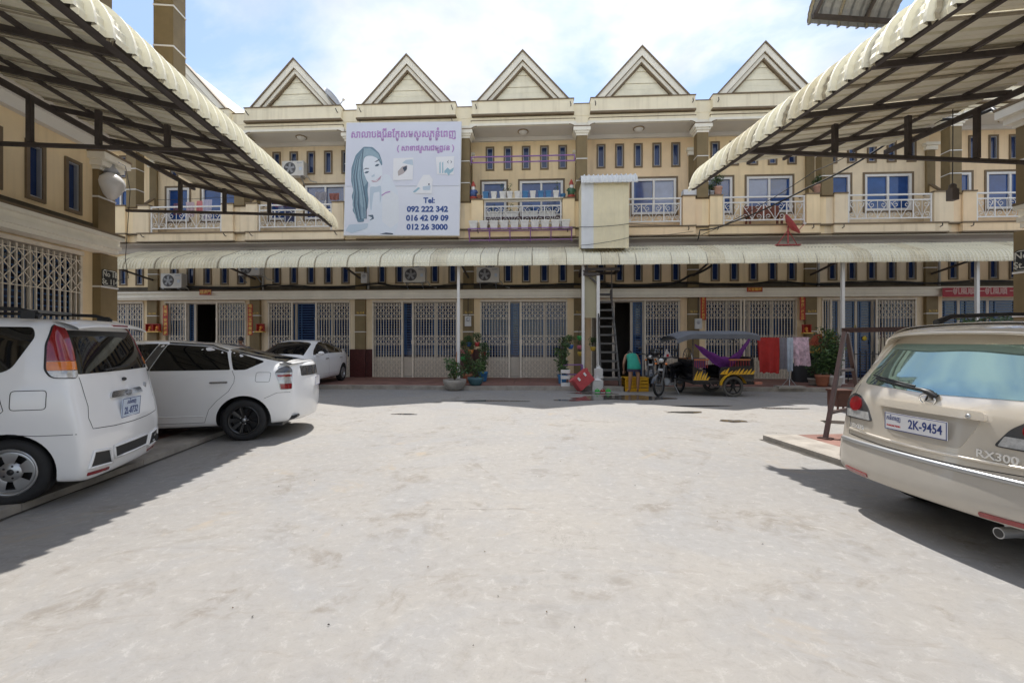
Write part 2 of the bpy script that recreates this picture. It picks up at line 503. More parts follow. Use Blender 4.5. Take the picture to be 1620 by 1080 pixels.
for (xa, y0_, y1_) in ((-3.945, -3, 10.4), (4.455, -3, 6.6)):
    gm = MB(); sgn = 1 if xa < 0 else -1; ys = [y0_ + (y1_ - y0_) * i / 70 for i in range(71)]
    for y in ys:
        gm.v += [(xa, y, .004), (xa + sgn * (.035 + .03 * rnd.random() + .02 * math.sin(y * 2.3)), y, .004)]
    for i in range(70): gm.f.append([2 * i, 2 * i + 1, 2 * i + 3, 2 * i + 2]); gm.mi.append(0); gm.sm.append(False)
    obj('gutter_dirt', gm.mesh('gutter_dirt', GUT), M=ML, kind='structure')
forecourt('forecourt_left', ML, -7.2, -3.98, -4.55, -3.95, -3.0, 10.4)
forecourt('forecourt_right', ML, 4.50, 8.2, 4.46, 5.0, -3.0, 6.6)

# ------------------------------------------------------------------ townhouse
W = 4.2
SLOTX = [0.82 + 0.69 * k for k in range(5)]
def me_wall():
    m = MB()
    hs = [(0.45, 3.75, 0.11, 3.09)] + [(x - .13, x + .13, 3.76, 4.63) for x in SLOTX]
    holes_wall(m, 0, W, 0.0, 5.2, hs, 0.0, 0.22)
    return m.mesh('ground_floor_wall', CREAM)
def me_upper():
    m = MB()
    hs = [(x - .13, x + .13, 8.04, 8.89) for x in SLOTX] + [(0.5, 1.45, 6.25, 7.6), (1.95, 3.6, 6.25, 7.6)]
    holes_wall(m, 0, W, 5.2, 9.9, hs, 0.0, 0.22)
    return m.mesh('upper_wall', CREAM)
def me_slot(h):
    m = MB(); ring(m, -.165, .165, -h / 2 - .03, h / 2 + .03, .055, -0.035, 0.05); m.m = 1
    ring(m, -.11, .11, -h / 2 + .025, h / 2 - .025, .022, -0.012, 0.05)
    return m.mesh('slot_window', [BROWN, GREYAL])
def me_slotpane(h):
    m = MB(); m.box(-.12, .12, 0.055, 0.07, -h / 2, h / 2); return m.mesh('pane', BLUEGLASS)
def me_winframe(w, h, mull):
    m = MB(); ring(m, -w / 2 - .06, w / 2 + .06, -h / 2 - .06, h / 2 + .06, .065, -0.03, 0.06); m.m = 1
    ring(m, -w / 2 + .006, w / 2 - .006, -h / 2 + .006, h / 2 - .006, .085, -0.015, 0.08)
    if mull: m.box(-.035, .035, -0.012, 0.08, -h / 2 + .09, h / 2 - .09)
    m.m = 2
    for i in range(9):
        z = -h / 2 + .16 + i * (h - .3) / 8; m.box(-w / 2 + .09, w / 2 - .09, 0.10, 0.115, z - .012, z + .012)
    return m.mesh('window', [BROWN, WHITE, BLUEBAR])
def me_pane(w, h):
    m = MB(); m.box(-w / 2, w / 2, 0.05, 0.058, -h / 2, h / 2); return m.mesh('pane', BLUEGLASS2)
BLUEGLASS2 = mat('blue_reflective_glass', (0.02, 0.07, 0.24), 0.05, var=0.3, scale=2.0, spec=0.8)
PALEGLASS = mat('pale_blue_glass', (0.18, 0.24, 0.42), 0.06, var=0.2, scale=2.0, spec=0.8)

def me_pilaster():
    m = MB(); m.box(-.2, .2, -.14, 0.0, .11, 3.12)
    return m.mesh('pilaster', OLIVE)
def me_plinth():
    m = MB(); m.box(-.21, .21, -.16, 0.0, 0.12, 1.2); m.box(.21, .452, -.03, 0, 0.12, 1.2); m.box(-.452, -.21, -.03, 0, .12, 1.2)
    return m.mesh('plinth', GRANITE)
def me_band(y):
    m = MB(); m.box(-.21, .21, y - .012, 0, -.014, .014); return m.mesh('band', WHITE)
def me_pcap():
    m = MB(); m.box(-.22, .22, -.14, 0, 4.66, 4.72); m.box(-.27, .27, -.22, 0, 4.72, 4.82); m.box(-.32, .32, -.3, 0, 4.82, 4.94)
    m.m = 1; m.box(-.33, .33, -.31, 0, 4.94, 4.98)
    return m.mesh('capital', [TRIM, BROWN])
def me_cornice():
    m = MB()
    m.box(0, W, -.30, 0, 3.125, 3.20); m.box(0, W, -.36, 0, 3.20, 3.27); m.box(0, W, -.33, 0, 3.27, 3.37); m.box(0, W, -.42, 0, 3.37, 3.43)
    m.m = 1; m.box(0, W, -.425, 0, 3.43, 3.47)
    m.m = 2; m.box(0, W, -.012, 0, 3.47, 3.66)
    return m.mesh('cornice', [TRIM, BROWN, GRIME])
def me_balcony():
    m = MB()
    m.box(0, W, -.90, 0, 5.2, 5.52); m.box(.24, W - .24, -1.05, -.9, 5.2, 5.52)
    m.box(-.24 + .24, .24, -.98, -.9, 5.52, 6.5) ; m.box(W - .24, W, -.98, -.9, 5.52, 6.5)
    for a in (.25, 3.52):
        m.box(a, a + .43, -1.05, -.62, 5.57, 6.58)
    m.m = 1
    m.box(.22, W - .22, -1.075, -.9, 5.52, 5.57); m.box(0, .22, -1.0, -.9, 5.52, 5.57); m.box(W - .22, W, -1.0, -.9, 5.52, 5.57)
    m.box(.22, W - .22, -1.07, -.9, 5.2, 5.245); m.box(0, .22, -.93, -.9, 5.2, 5.245); m.box(W - .22, W, -.93, -.9, 5.2, 5.245)
    for a in (.25, 3.52):
        m.box(a - .02, a + .45, -1.075, -.6, 6.58, 6.625)
    m.box(0, .24, -1.0, -.88, 6.5, 6.54); m.box(W - .24, W, -1.0, -.88, 6.5, 6.54)
    m.m = 2; m.box(0, W, -.88, 0, 5.17, 5.198); m.m = 3; m.box(0, W, -.12, 0, 4.98, 5.168)
    return m.mesh('balcony', [CREAM, BROWN, SOFFIT, SOFFIT])
def spiral(cx, cz, r0, turns, a0, sgn=1, n=18):
    pts = []
    for i in range(n + 1):
        t = i / n; r = r0 * (1 - .8 * t); a = a0 + sgn * turns * 2 * PI * t
        pts.append((cx + r * math.cos(a), 0, cz + r * math.sin(a)))
    return pts
def me_railing():
    m = MB(); x0, x1 = .74, 3.46; z0, z1 = 5.66, 6.56; y = -.98
    m.box(x0 - .03, x1 + .03, y - .025, y + .025, z1 - .05, z1)
    m.box(x0, x1, y - .018, y + .018, z1 - .23, z1 - .19); m.box(x0, x1, y - .018, y + .018, z0 + .05, z0 + .09)
    for x in (x0, x1): m.box(x - .022, x + .022, y - .022, y + .022, 5.57, z1)
    for x in (1.32, 2.1, 2.88): m.box(x - .016, x + .016, y - .016, y + .016, z0 + .09, z1 - .19)
    zb, zt = z0 + .09, z1 - .23
    for c in (1.03, 1.71, 2.49, 3.17):
        w = .26 if c in (1.03, 3.17) else .36
        for sg in (-1, 1):
            m.M = Matrix.Translation((0, y, 0))
            m.tube([(c, 0, zb), (c + sg * w * .35, 0, zb + .22), (c + sg * w * .95, 0, zt - .06)], .011, 5)
            m.tube(spiral(c + sg * w * .52, zt - .13, .11, 1.2, PI / 2, -sg), .010, 5)
            m.tube(spiral(c + sg * w * .62, zb + .11, .10, 1.2, -PI / 2, sg), .010, 5)
            m.M = None
        m.M = Matrix.Translation((0, y, 0)); m.tube([(c, 0, zb), (c, 0, zt)], .010, 5); m.M = None
    return m.mesh('railing', WHITE)
def me_column():
    m = MB(); m.box(-.19, .19, -1.06, -.70, 6.54, 8.82)
    return m.mesh('column', OLIVE)
def me_innercap():
    m = MB(); m.box(-.2, .2, -.14, 0, 8.4, 8.55); m.box(-.25, .25, -.2, 0, 8.55, 8.65); return m.mesh('capital', TRIM)
def me_inner():
    m = MB(); m.box(-.15, .15, -.08, 0, 5.57, 8.4); return m.mesh('pilaster', OLIVE)
def me_pilup():
    m = MB(); m.box(-.2, .2, -.10, 0.0, 3.50, 4.66); return m.mesh('pilaster', OLIVE)
def me_colcap():
    m = MB()
    m.box(-.21, .21, -1.08, -.68, 8.80, 8.88); m.box(-.25, .25, -1.12, -.64, 8.88, 8.95); m.box(-.30, .30, -1.16, -.6, 8.95, 9.08)
    m.box(-.2, .2, -1.05, -.7, 9.08, 9.26)
    m.m = 1; m.box(-.31, .31, -1.17, -.59, 9.08, 9.11)
    return m.mesh('capital', [TRIM, BROWN])
def me_cband():
    m = MB(); m.box(-.2, .2, -1.072, -.69, -.014, .014); return m.mesh('band', WHITE)
def me_partition():
    m = MB(); m.prism([(-.7, 5.57), (0, 5.57), (0, 7.2), (-.7, 6.6)], 'x', -.05, .05)
    m.m = 1; m.bar((0, -.72, 6.6), (0, 0, 7.22), .13, .05)
    return m.mesh('partition', [CREAM, BROWN])
def me_entab():
    m = MB()
    m.box(0, W, -1.02, 0, 9.26, 9.52)                                  # beam
    m.box(.3, W - .3, -1.20, -.1, 9.58, 10.03)                          # parapet block
    m.box(0, .3, -1.03, -.1, 9.52, 9.93); m.box(W - .3, W, -1.03, -.1, 9.52, 9.93)
    m.box(.26, W - .26, -1.10, -1.02, 9.26, 9.50)
    m.m = 1
    m.box(.28, W - .28, -1.225, -.1, 9.52, 9.58); m.box(.28, W - .28, -1.23, -.1, 10.03, 10.06)
    m.box(0, .28, -1.05, -.1, 9.93, 9.955); m.box(W - .28, W, -1.05, -.1, 9.93, 9.955)
    m.box(.24, W - .24, -1.115, -1.02, 9.385, 9.405)
    m.m = 2
    m.box(.46, W - .46, -1.13, -1.0, 9.20, 9.28)
    for sg in (0, 1):
        poly = [(.2, 9.28), (.46, 9.28)] + [(.46 - .24 * math.sin(t), 9.20 - .24 * (1 - math.cos(t))) for t in [PI / 2 * k / 7 for k in range(8)]] + [(.2, 8.96)]
        if sg: poly = [(W - x, z) for x, z in poly]
        m.prism(poly, 'y', -1.128, -1.0)
        arc = [(.46 - .26 * math.sin(t), -1.135, 9.185 - .24 * (1 - math.cos(t))) for t in [PI / 2 * k / 7 for k in range(8)]]
        if sg: arc = [(W - x, y, z) for x, y, z in arc]
        m.m = 1; m.tube(arc, .016, 5); m.m = 2
    return m.mesh('entablature', [CREAM2, BROWN, TRIM])
def me_ceiling():
    m = MB(); m.box(0, W, -1.0, 0, 9.235, 9.258); m.box(0, W, -.10, 0, 9.10, 9.234); return m.mesh('ceiling', SOFFIT)
def me_light():
    m = MB(); m.lathe([(0, -.12), (.08, -.11), (.14, -.07), (.17, -.03)], 18); m.m = 1; m.lathe([(.17, -.03), (.20, -.035), (.20, 0.0), (0, 0)], 18); return m.mesh('ceiling_light', [WHITE, mat('aged_brass', (.30, .22, .12), .4, metal=.5)])
TAN = 1.085
def chev(m, h1, h2, d0, d1, z0=10.05):
    for sg in (-1, 1):
        p = [(2.1 + sg * h1, z0), (2.1, z0 + TAN * h1), (2.1, z0 + TAN * h2), (2.1 + sg * h2, z0)]
        m.prism(p, 'y', -d1, -d0)
def me_barge():
    m = MB(); m.m = 0
    chev(m, 1.635, 1.38, .8, 1.10); chev(m, 1.36, 1.22, .8, 1.02)
    m.m = 1
    chev(m, 1.70, 1.635, .75, 1.14); chev(m, 1.38, 1.36, .8, 1.07); chev(m, 1.22, 1.15, .75, .97)
    return m.mesh('bargeboard', [TRIM, BROWN])
SIDING = mat('cream_siding_board', (0.88, 0.83, 0.65), 0.6, var=0.08, scale=2.5, streak=0.14)
def me_siding(i):
    n = 6; H = TAN * 1.16; z0 = i * H / n; z1 = (i + 1) * H / n - .014
    m = MB(); a = 1.16 - z0 / TAN; b = max(0.004, 1.16 - z1 / TAN)
    m.prism([(2.1 - a, 10.05 + z0), (2.1 + a, 10.05 + z0), (2.1 + b, 10.05 + z1), (2.1 - b, 10.05 + z1)], 'y', -.87 - .016 * (i % 2), -.73)
    return m.mesh('siding_board', SIDING)
def me_roof():
    m = MB()
    for sg in (-1, 1):
        m.prism([(2.1 + sg * 1.64, 10.05), (2.1, 10.05 + TAN * 1.64), (2.1, 10.05 + TAN * 1.56), (2.1 + sg * 1.56, 10.05)], 'y', -.9, 8.5)
    m.prism([(2.1 - 1.15, 10.05), (2.1 + 1.15, 10.05), (2.1, 10.05 + TAN * 1.15)], 'y', -.72, -.68)
    m.box(0, W, .1, 8.6, 9.75, 9.9)
    return m.mesh('roof', SHEET)
ROOMWALL = mat('room_wall_darkened', (0.10, 0.085, 0.07), 0.8, var=0.1)  # wall colour darkened to imitate the unlit rooms behind the doors
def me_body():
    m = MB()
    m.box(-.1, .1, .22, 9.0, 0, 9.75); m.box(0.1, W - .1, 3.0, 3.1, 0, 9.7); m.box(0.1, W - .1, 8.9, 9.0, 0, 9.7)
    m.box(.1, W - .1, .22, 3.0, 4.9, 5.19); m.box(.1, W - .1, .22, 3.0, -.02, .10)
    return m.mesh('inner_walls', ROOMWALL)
DOORCREAM = mat('cream_door_frame', (0.56, 0.50, 0.42), 0.5, var=0.06)
def me_doorframe(xs):
    m = MB(); y0, y1 = .10, .17
    m.box(.45, 3.75, y0, y1, 2.98, 3.09); m.box(.45, 3.75, y0, y1, .10, .16)
    for x in xs: m.box(x - .045, x + .045, y0, y1, .16, 2.98)
    return m.mesh('door_frame', DOORCREAM)
def me_door(w, kick):
    m = MB(); zk = .9 if kick else .17
    m.box(.002, w - .002, .135, .15, zk, 2.975)
    if kick: m.m = 1; m.box(.002, w - .002, .13, .155, .17, zk)
    return m.mesh('door_panel', [DOORGLASS, DOORCREAM])
def me_grille(w, kick):
    m = MB(); z = 1.0 if kick else .3
    while z < 2.95:
        m.box(.01, w - .01, .118, .13, z, z + .028); z += .098
    for x in (.02, w - .05, w * .22): m.box(x, x + .03, .108, .13, 1.0 if kick else .2, 2.96)
    return m.mesh('grille', BLUEBAR)
def me_gate(w, panel):
    """folding gate leaf: upright channels and crossed flat bars"""
    m = MB(); n = max(3, int(round(w / .105))); p = w / n; z0, z1 = .13, 3.0
    for i in range(n + 1):
        x = i * p; b = .04 if i in (0, n) else .010
        m.box(x - b / 2 - .004, x + b / 2 + .004, -.03, 0.0, z0, z1)
    rows = [(z0 + .02, .82, 6), (1.38, 1.72, 3), (2.36, 2.92, 5)]
    if n >= 6:
        for (a, b_, k) in rows:
            h = (b_ - a) / k
            for r in range(k):
                for i in range(0, n):
                    za, zb = (a + r * h, a + (r + 1) * h)
                    if (i + r) % 2: za, zb = zb, za
                    m.bar((i * p, -.034 - .006 * (i % 2), za), ((i + 1) * p, -.034 - .006 * (i % 2), zb), .005, .016)
            for zz in (a, b_): m.box(0, w, -.038, -.03, zz - .008, zz + .008)
    me = m.mesh('lattice', GATE)
    return me
def me_gatepost():
    m = MB(); m.box(-.03, .03, -.055, .01, .12, 3.02); m.box(-.045, .045, -.075, -.055, 1.4, 1.55); m.box(-.04, .04, -.065, -.055, 2.35, 2.42)
    return m.mesh('folding_gate', GATE)
def me_track():
    m = MB(); m.box(.45, 3.75, -.06, .02, 3.02, 3.09); return m.mesh('gate_track', GATE)
GATEPANEL = mat('beige_sheet_panel', (0.50, 0.44, 0.31), 0.5, var=0.08)

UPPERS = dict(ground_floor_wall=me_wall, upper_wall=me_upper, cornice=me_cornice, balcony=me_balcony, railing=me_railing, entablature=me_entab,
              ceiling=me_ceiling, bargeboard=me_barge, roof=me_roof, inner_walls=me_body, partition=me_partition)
def end_pillar(root, x, plinth=False):
    for nm, fn, mt in (('pilaster', me_pilaster, 0), ('plinth', me_plinth, 0), ('capital', me_pcap, 0), ('column', me_column, 0), ('capital', me_colcap, 0), ('pilaster', me_inner, 0), ('pilaster', me_pilup, 0), ('capital', me_innercap, 0)):
        if nm == 'plinth' and not plinth: continue
        obj(nm, cached(('p', fn.__name__), fn), root, Matrix.Translation((x, 0, 0)))
    for z in (1.87, 2.51): obj('band', cached('bandlow', lambda: me_band(-.14)), root, Matrix.Translation((x, 0, z)))
    obj('band', cached('bandhi', lambda: me_band(-.10)), root, Matrix.Translation((x, 0, 4.16)))
    for z in (7.2, 7.98): obj('band', cached('cband', me_cband), root, Matrix.Translation((x, 0, z)))
def house(M, label, group, leaves=((.47, 1.6), (2.05, 3.73)), doors=((.45, 1.275, 1), (1.275, 2.1, 1), (2.1, 2.925, 1), (2.925, 3.75, 1)), panelled=(), end=False, pale=(), railing=True, plinth=False):
    r = thing('townhouse', label, 'townhouse', M, group)
    for nm, fn in UPPERS.items():
        if nm == 'railing' and not railing: continue
        obj(nm, cached(('u', nm), fn), r)
    end_pillar(r, 0.0, plinth)
    if end: end_pillar(r, W)
    for x in SLOTX:
        for zc, h in ((4.195, .87), (8.465, .85)):
            f = obj('slot_window', cached(('slot', h), lambda: me_slot(h)), r, Matrix.Translation((x, 0, zc)))
            obj('pane', cached(('slotp', h), lambda: me_slotpane(h)), f)
    for (xc, w, mull) in ((.975, .95, 0), (2.775, 1.65, 1)):
        f = obj('window', cached(('win', w), lambda: me_winframe(w, 1.35, mull)), r, Matrix.Translation((xc, 0, 6.925)))
        if mull:
            for q, xo in ((0, -.39), (1, .39)):
                pm_ = cached(('pane', w), lambda: me_pane(.70, 1.17))
                pn = obj('pane', pm_, f, Matrix.Translation((xo, 0, 0)))
                if q in pale:
                    pn.data = cached(('panepale', w), lambda: me_palepane(.70, 1.17))
        else:
            obj('pane', cached(('pane', w), lambda: me_pane(.78, 1.17)), f)
    obj('ceiling_light', cached('clight', me_light), r, Matrix.Translation((2.1, -.55, 9.234)))
    for (x, y, z) in ((.46, -1.19, 9.78), (3.80, -1.19, 9.78), (.5, -1.04, 5.40), (3.7, -1.04, 5.40)):
        def spout():
            q = MB(); q.tube([(0, 0, 0), (.0, -.10, .02), (-.03, -.14, .10)], .016, 6); return q.mesh('drain_spout', STEEL)
        obj('drain_spout', cached('spout', spout), r, Matrix.Translation((x, y, z)))
    for i in range(6): obj('siding_board', cached(('sid', i), lambda: me_siding(i)), r)
    xs = sorted(set([d[0] for d in doors] + [d[1] for d in doors]))
    obj('door_frame', cached(('df', tuple(xs)), lambda: me_doorframe(xs)), r)
    for (a, b, k) in doors:
        if k is None: continue
        w = round(b - a - .09, 3)
        dd = obj('door_panel', cached(('door', w, k), lambda: me_door(w, k)), r, Matrix.Translation((a + .045, 0, 0)))
        obj('grille', cached(('grille', w, k), lambda: me_grille(w, k)), dd)
    if leaves:
        obj('gate_track', cached('track', me_track), r)
    for i, (a, b) in enumerate(leaves):
        inner = b if abs(b - 2.1) < abs(a - 2.1) else a
        gp = obj('folding_gate', cached('gpost', me_gatepost), r, Matrix.Translation((inner, 0, 0)))
        w = round(b - a, 2)
        obj('lattice', cached(('gate', w), lambda: me_gate(w, 0)), gp, Matrix.Translation((a - inner, 0, 0)), kind='stuff')
        if i in panelled:
            pq = MB(); pq.box(0, b - a, -.052, -.046, .13, 1.62); part('gate_sheet', pq, GATEPANEL, gp, Matrix.Translation((a - inner, 0, 0)))
    return r
def me_palepane(w, h):
    m = MB(); m.box(-w / 2, w / 2, 0.046, 0.058, -h / 2, h / 2); return m.mesh('pane', PALEGLASS)

TG = 'gabled townhouses of the terrace across the yard'
S0 = -14.26
HOUSES = {}
cfg = {
 -2: ('cream gabled townhouse at the far left end of the terrace, hidden by the left row', {}),
 -1: ('cream townhouse at the left of the terrace, its gable half behind the left canopy', dict(leaves=((.47, 1.5), (1.75, 3.73)))),
 0: ('cream gabled townhouse with pink laundry on its balcony and an open dark doorway', dict(leaves=((.64, 1.32), (2.60, 3.75)), doors=((.45, 1.30, 1), (1.30, 1.60, 1), (1.60, 2.52, None), (2.52, 3.75, 1)), pale=())),
 1: ('cream gabled townhouse left of the billboard, with a grey dish on its roof edge', dict(leaves=((.50, 1.45), (2.42, 3.75)), doors=((.45, 1.55, 1), (1.55, 2.36, 0), (2.36, 3.0, 1), (3.0, 3.75, 1)))),
 2: ('cream gabled townhouse with the big beauty school billboard hung over its balcony', dict(leaves=((.47, 1.62), (2.04, 3.73)), doors=((.45, 1.60, 1), (1.60, 2.02, 1), (2.02, 2.9, 1), (2.9, 3.75, 1)), plinth=True)),
 3: ('cream gabled townhouse with rows of white and blue flower pots on its balcony', dict(leaves=((.47, 1.56), (2.0, 3.73)), doors=((.45, 1.54, 1), (1.54, 1.98, 1), (1.98, 2.9, 1), (2.9, 3.75, 1)), plinth=True)),
 4: ('cream gabled townhouse with the sheet metal stair box standing at its balcony', dict(leaves=((.47, .72), (2.45, 3.70)), doors=((.45, 1.30, None), (1.30, 1.97, None), (1.97, 2.42, 0), (2.42, 3.75, 1)), pale=(1,))),
 5: ('cream gabled townhouse behind the tuk-tuk, closed folding gates between red paper strips', dict(leaves=((.47, 1.74), (1.86, 3.73)), pale=(0,))),
 6: ('cream townhouse with blue glass doors standing open behind the brown swing frame', dict(leaves=((.47, .75), (2.35, 3.73)), doors=((.45, 1.12, 0), (1.12, 1.72, 0), (1.72, 2.3, 0), (2.3, 3.75, 1)), panelled=(1,))),
 7: ('cream townhouse at the right under a long red banner, doors without gates', dict(leaves=(), doors=((.45, 1.1, 0), (1.1, 2.1, 0), (2.1, 3.1, 0), (3.1, 3.75, 0)), pale=())),
 8: ('cream gabled townhouse at the far right end of the terrace, hidden by the right row', {}),
}
for k, (lab, kw) in cfg.items():
    HOUSES[k] = house(fac(S0 + W * k, 0), lab, TG, end=(k == 8), **kw)
    tint = {1: 'a', 4: 'b', 6: 'a', 2: 'c', 7: 'b', 0: 'c'}.get(k)
    if tint:
        cw = mat('cream_plaster_' + tint, {'a': (0.83, 0.70, 0.50), 'b': (0.84, 0.65, 0.42), 'c': (0.80, 0.66, 0.45)}[tint], 0.75, var=0.09, scale=1.1, bump=0.08, streak={'a': .38, 'b': .24, 'c': .42}[tint])
        for c in HOUSES[k].children:
            if c.name.split('.')[0] in ('ground_floor_wall', 'upper_wall', 'balcony'):
                c.material_slots[0].link = 'OBJECT'; c.material_slots[0].material = cw
def fix_end(h):
    for c in h.children:
        if c.location.x > 4.1 and c.name.split('.')[0] in ('column', 'band', 'capital') and (c.name.startswith('column') or (c.name.startswith('band') and c.location.z > 7) or (c.name.startswith('capital') and c.data.name == cached(('p', 'me_colcap'), me_colcap).name)):
            c.location.x += .34; c.location.y -= .12
for i in range(3):
    hh_ = house(MROWL @ T(-W * (i + 1), 0), ['cream townhouse at the far end of the left row, beside the globe lamp', 'second cream townhouse of the left row, above the white minivan', 'cream townhouse of the left row nearest the viewer'][i], 'townhouses of the left row', end=(i == 0))
    if i == 0:
        fix_end(hh_); q_ = MB(); q_.box(4.2, 4.78, -1.22, -.75, 5.2, 6.54); q_.box(4.2, 4.78, -1.22, -.75, 9.0, 9.6); part('balcony_end', q_, CREAM, hh_)
    house(MROWR @ T(W * i, 0), ['cream townhouse at the far end of the right row, by the hanging black lamp', 'second cream townhouse of the right row, behind the gold car', 'cream townhouse of the right row nearest the viewer'][i], 'townhouses of the right row', end=(i == 2))

# ------------------------------------------------------------------ awnings of rolled roof sheet
def me_sheet(w, prof, ribs, lap=0.0, crimp=0.012, rh=.046):
    """one roof sheet: ribs run down the profile; the rolled lip is crimped"""
    p = w / ribs; xs = []
    for k in range(ribs):
        o = k * p
        xs += [(o, 0), (o + p * .30, 0), (o + p * .34, 0.006), (o + p * .38, 0), (o + p * .70, 0), (o + p * .76, rh), (o + p * .90, rh), (o + p * .97, 0)]
    xs.append((w, 0)); xs.append((w + .012, -.004))
    n = len(prof); vs = []
    for i, (d, z) in enumerate(prof):
        a = prof[max(0, i - 1)]; b = prof[min(n - 1, i + 1)]
        t = Vector((b[0] - a[0], b[1] - a[1])).normalized(); nr = Vector((-t.y, t.x))
        if nr.y < 0 and nr.x < 0: nr = -nr
        if i == 0 and nr.y < 0: nr = -nr
        cr = crimp if (i % 2 and i > 3) else 0.0
        for (x, h) in xs:
            hh = h - (cr if h < .02 else 0)
            vs.append((x, -(d + nr.x * hh), z + nr.y * hh))
    m = MB(); k = len(xs)
    m.add(vs, [(i * k + j, i * k + j + 1, (i + 1) * k + j + 1, (i + 1) * k + j) for i in range(n - 1) for j in range(k - 1)])
    sv = []
    for i in range(n):
        q = vs[i * k + k - 3]; q2 = vs[i * k + k - 1]
        sv += [(w - .035, q2[1] + .004, q2[2] - .010), (w - .008, q2[1] + .004, q2[2] - .004), (w + .006, q2[1] - .010, q2[2] + .010), (w + .035, q2[1] + .004, q2[2] - .012)]
    m.m = 1; m.add(sv, [(4 * i + j, 4 * i + j + 1, 4 * i + 5 + j, 4 * i + 4 + j) for i in range(n - 1) for j in range(3)]); m.m = 0
    return m
def lip_profile(d0, z0, ds, zs, d1, z1, n=14):
    pr = [(d0, z0), (d0 + (ds - d0) * .33, z0 + (zs - z0) * .33), (d0 + (ds - d0) * .66, z0 + (zs - z0) * .66)]
    sl = (zs - z0) / (ds - d0); rx, rz = d1 - ds, zs - z1
    for i in range(n + 1):
        t = PI / 2 * i / n
        pr.append((ds + rx * math.sin(t), z1 + rz * math.cos(t) + sl * rx * math.sin(t) * (1 - t / (PI / 2)) * .5))
    return pr
SHEETD = mat('cream_roof_sheet_stained', (0.81, 0.75, 0.57), 0.45, var=0.12, scale=2.2, streak=0.34)
JOINT = mat('dark_sheet_joint', (0.38, 0.33, 0.235), 0.8, var=0.3, scale=8)  # darker strip along each sheet joint
def canopy(name, label, cat, M, x0, x1, prof, group=None, sw=0.57, ribs=3, rafters=1.07, purlins=(.2, .4, .6, .8), ties=(), posts=(), tz=4.1, matA=SHEET, matB=SHEETD, frame=True, tieback=0.0):
    r = thing(name, label, cat, M, group)
    n = int(round((x1 - x0) / sw)); sw = (x1 - x0) / n
    mb = me_sheet(sw, prof, ribs, rh=.046 if ribs < 4 else .024)
    meA = mb.mesh('roof_sheet', [matA, JOINT], fix=False); meB = mb.mesh('roof_sheet', [matB, JOINT], fix=False)
    for i in range(n):
        obj('roof_sheet', meB if rnd.random() < .33 else meA, r, Matrix.Translation((x0 + i * sw, rnd.uniform(-.022, .022), rnd.uniform(-.003, .003))) @ Matrix.Rotation(rnd.uniform(-.003, .003), 4, 'Y'))
    (d0, z0), (ds, zs) = prof[0], prof[3]; d1, z1 = prof[-1]
    if not frame: return r
    sl = (zs - z0) / (ds - d0)
    def zr(d): return z0 + (d - d0) * sl
    m = MB(); m.box(0, x1 - x0, -.025, .025, -.038, .038); fb = m.mesh('front_beam', STEEL)
    obj('front_beam', fb, r, Matrix.Translation((x0, -(d1 - .10), z1 + .07)))
    obj('front_beam', fb, r, Matrix.Translation((x0, -(ds - .02), zr(ds) - .13)))
    obj('back_beam', fb, r, Matrix.Translation((x0, -(d0 + .06), z0 - .13)))
    nr = int((x1 - x0) / rafters)
    m = MB(); m.bar((0, -d0, z0 - .07), (0, -ds, zs - .07), .04, .065); m.bar((0, -ds, zs - .09), (0, -(d1 - .08), z1 + .10), .04, .06); ra = m.mesh('rafter', STEEL)
    for i in range(nr + 1):
        obj('rafter', ra, r, Matrix.Translation((x1 - .06 - i * rafters, 0, 0)))
    m = MB(); m.box(0, x1 - x0, -.02, .02, -.022, .022); pu = m.mesh('purlin', STEEL)
    for t in purlins:
        d = d0 + (ds - d0) * t; obj('purlin', pu, r, Matrix.Translation((x0, -d, zr(d) - .024)))
    for x in ties:
        m = MB(); m.bar((0, tieback, tz), (0, -(d1 - .1), tz), .045, .05); part('tie_beam', m, STEEL, r, Matrix.Translation((x, 0, 0)))
        for d in [d0 + (ds - d0) * q for q in (.03, .36, .70)]:
            m = MB(); m.box(-.03, .03, -.03, .03, tz + .03, zr(d) - .1); part('strut', m, STEEL, r, Matrix.Translation((x, -d, 0)))
    for (x, d) in posts:
        m = MB(); m.box(-.045, .045, -.045, .045, .12, z1 + .25); m.box(-.09, .09, -.09, .09, .12, .135); part('post', m, WHITE, r, Matrix.Translation((x, -d, 0)))
    return r

# long awning of the terrace
profM = lip_profile(1.0, 4.86, 1.85, 4.50, 2.22, 4.02)
AW = canopy('awning', 'long cream corrugated awning with a rolled lip along the terrace ground floor', 'awning', MF, -14.05, 21.3, profM, ribs=5, rafters=4.2, purlins=(.5,),
            posts=[(-1.72, 1.9), (2.50, 1.9), (10.9, 1.9), (15.05, 1.9)])
for k in range(-1, 8):
    m = MB(); m.bar((0, -.02, 3.92), (0, -2.05, 4.22), .05, .06); m.bar((0, -.02, 4.3), (0, -.02, 3.8), .05, .05)
    part('bracket', m, STEEL, AW, T(S0 + W * (k + 1), 0))
# canopies over the parking bays
dl = 6.9 - 2.95
profL = lip_profile(.95, 4.90, dl - .42, 4.42, dl, 3.98)
canopy('carport_canopy', 'cream corrugated parking canopy of the left row, over the white cars', 'canopy', MROWL, -11.4, 1.12, profL, 'corrugated canopies over the parking bays',
       ties=(-2.55 + .0, .62), tz=4.13)
dr = 8.16 - 3.58
profR = lip_profile(.95, 4.90, dr - .42, 4.42, dr, 3.98)
canopy('carport_canopy', 'cream corrugated parking canopy of the right row, over the gold car', 'canopy', MROWR, -1.42, 9.0, profR, 'corrugated canopies over the parking bays',
       ties=(.05, 3.4), tz=4.05)
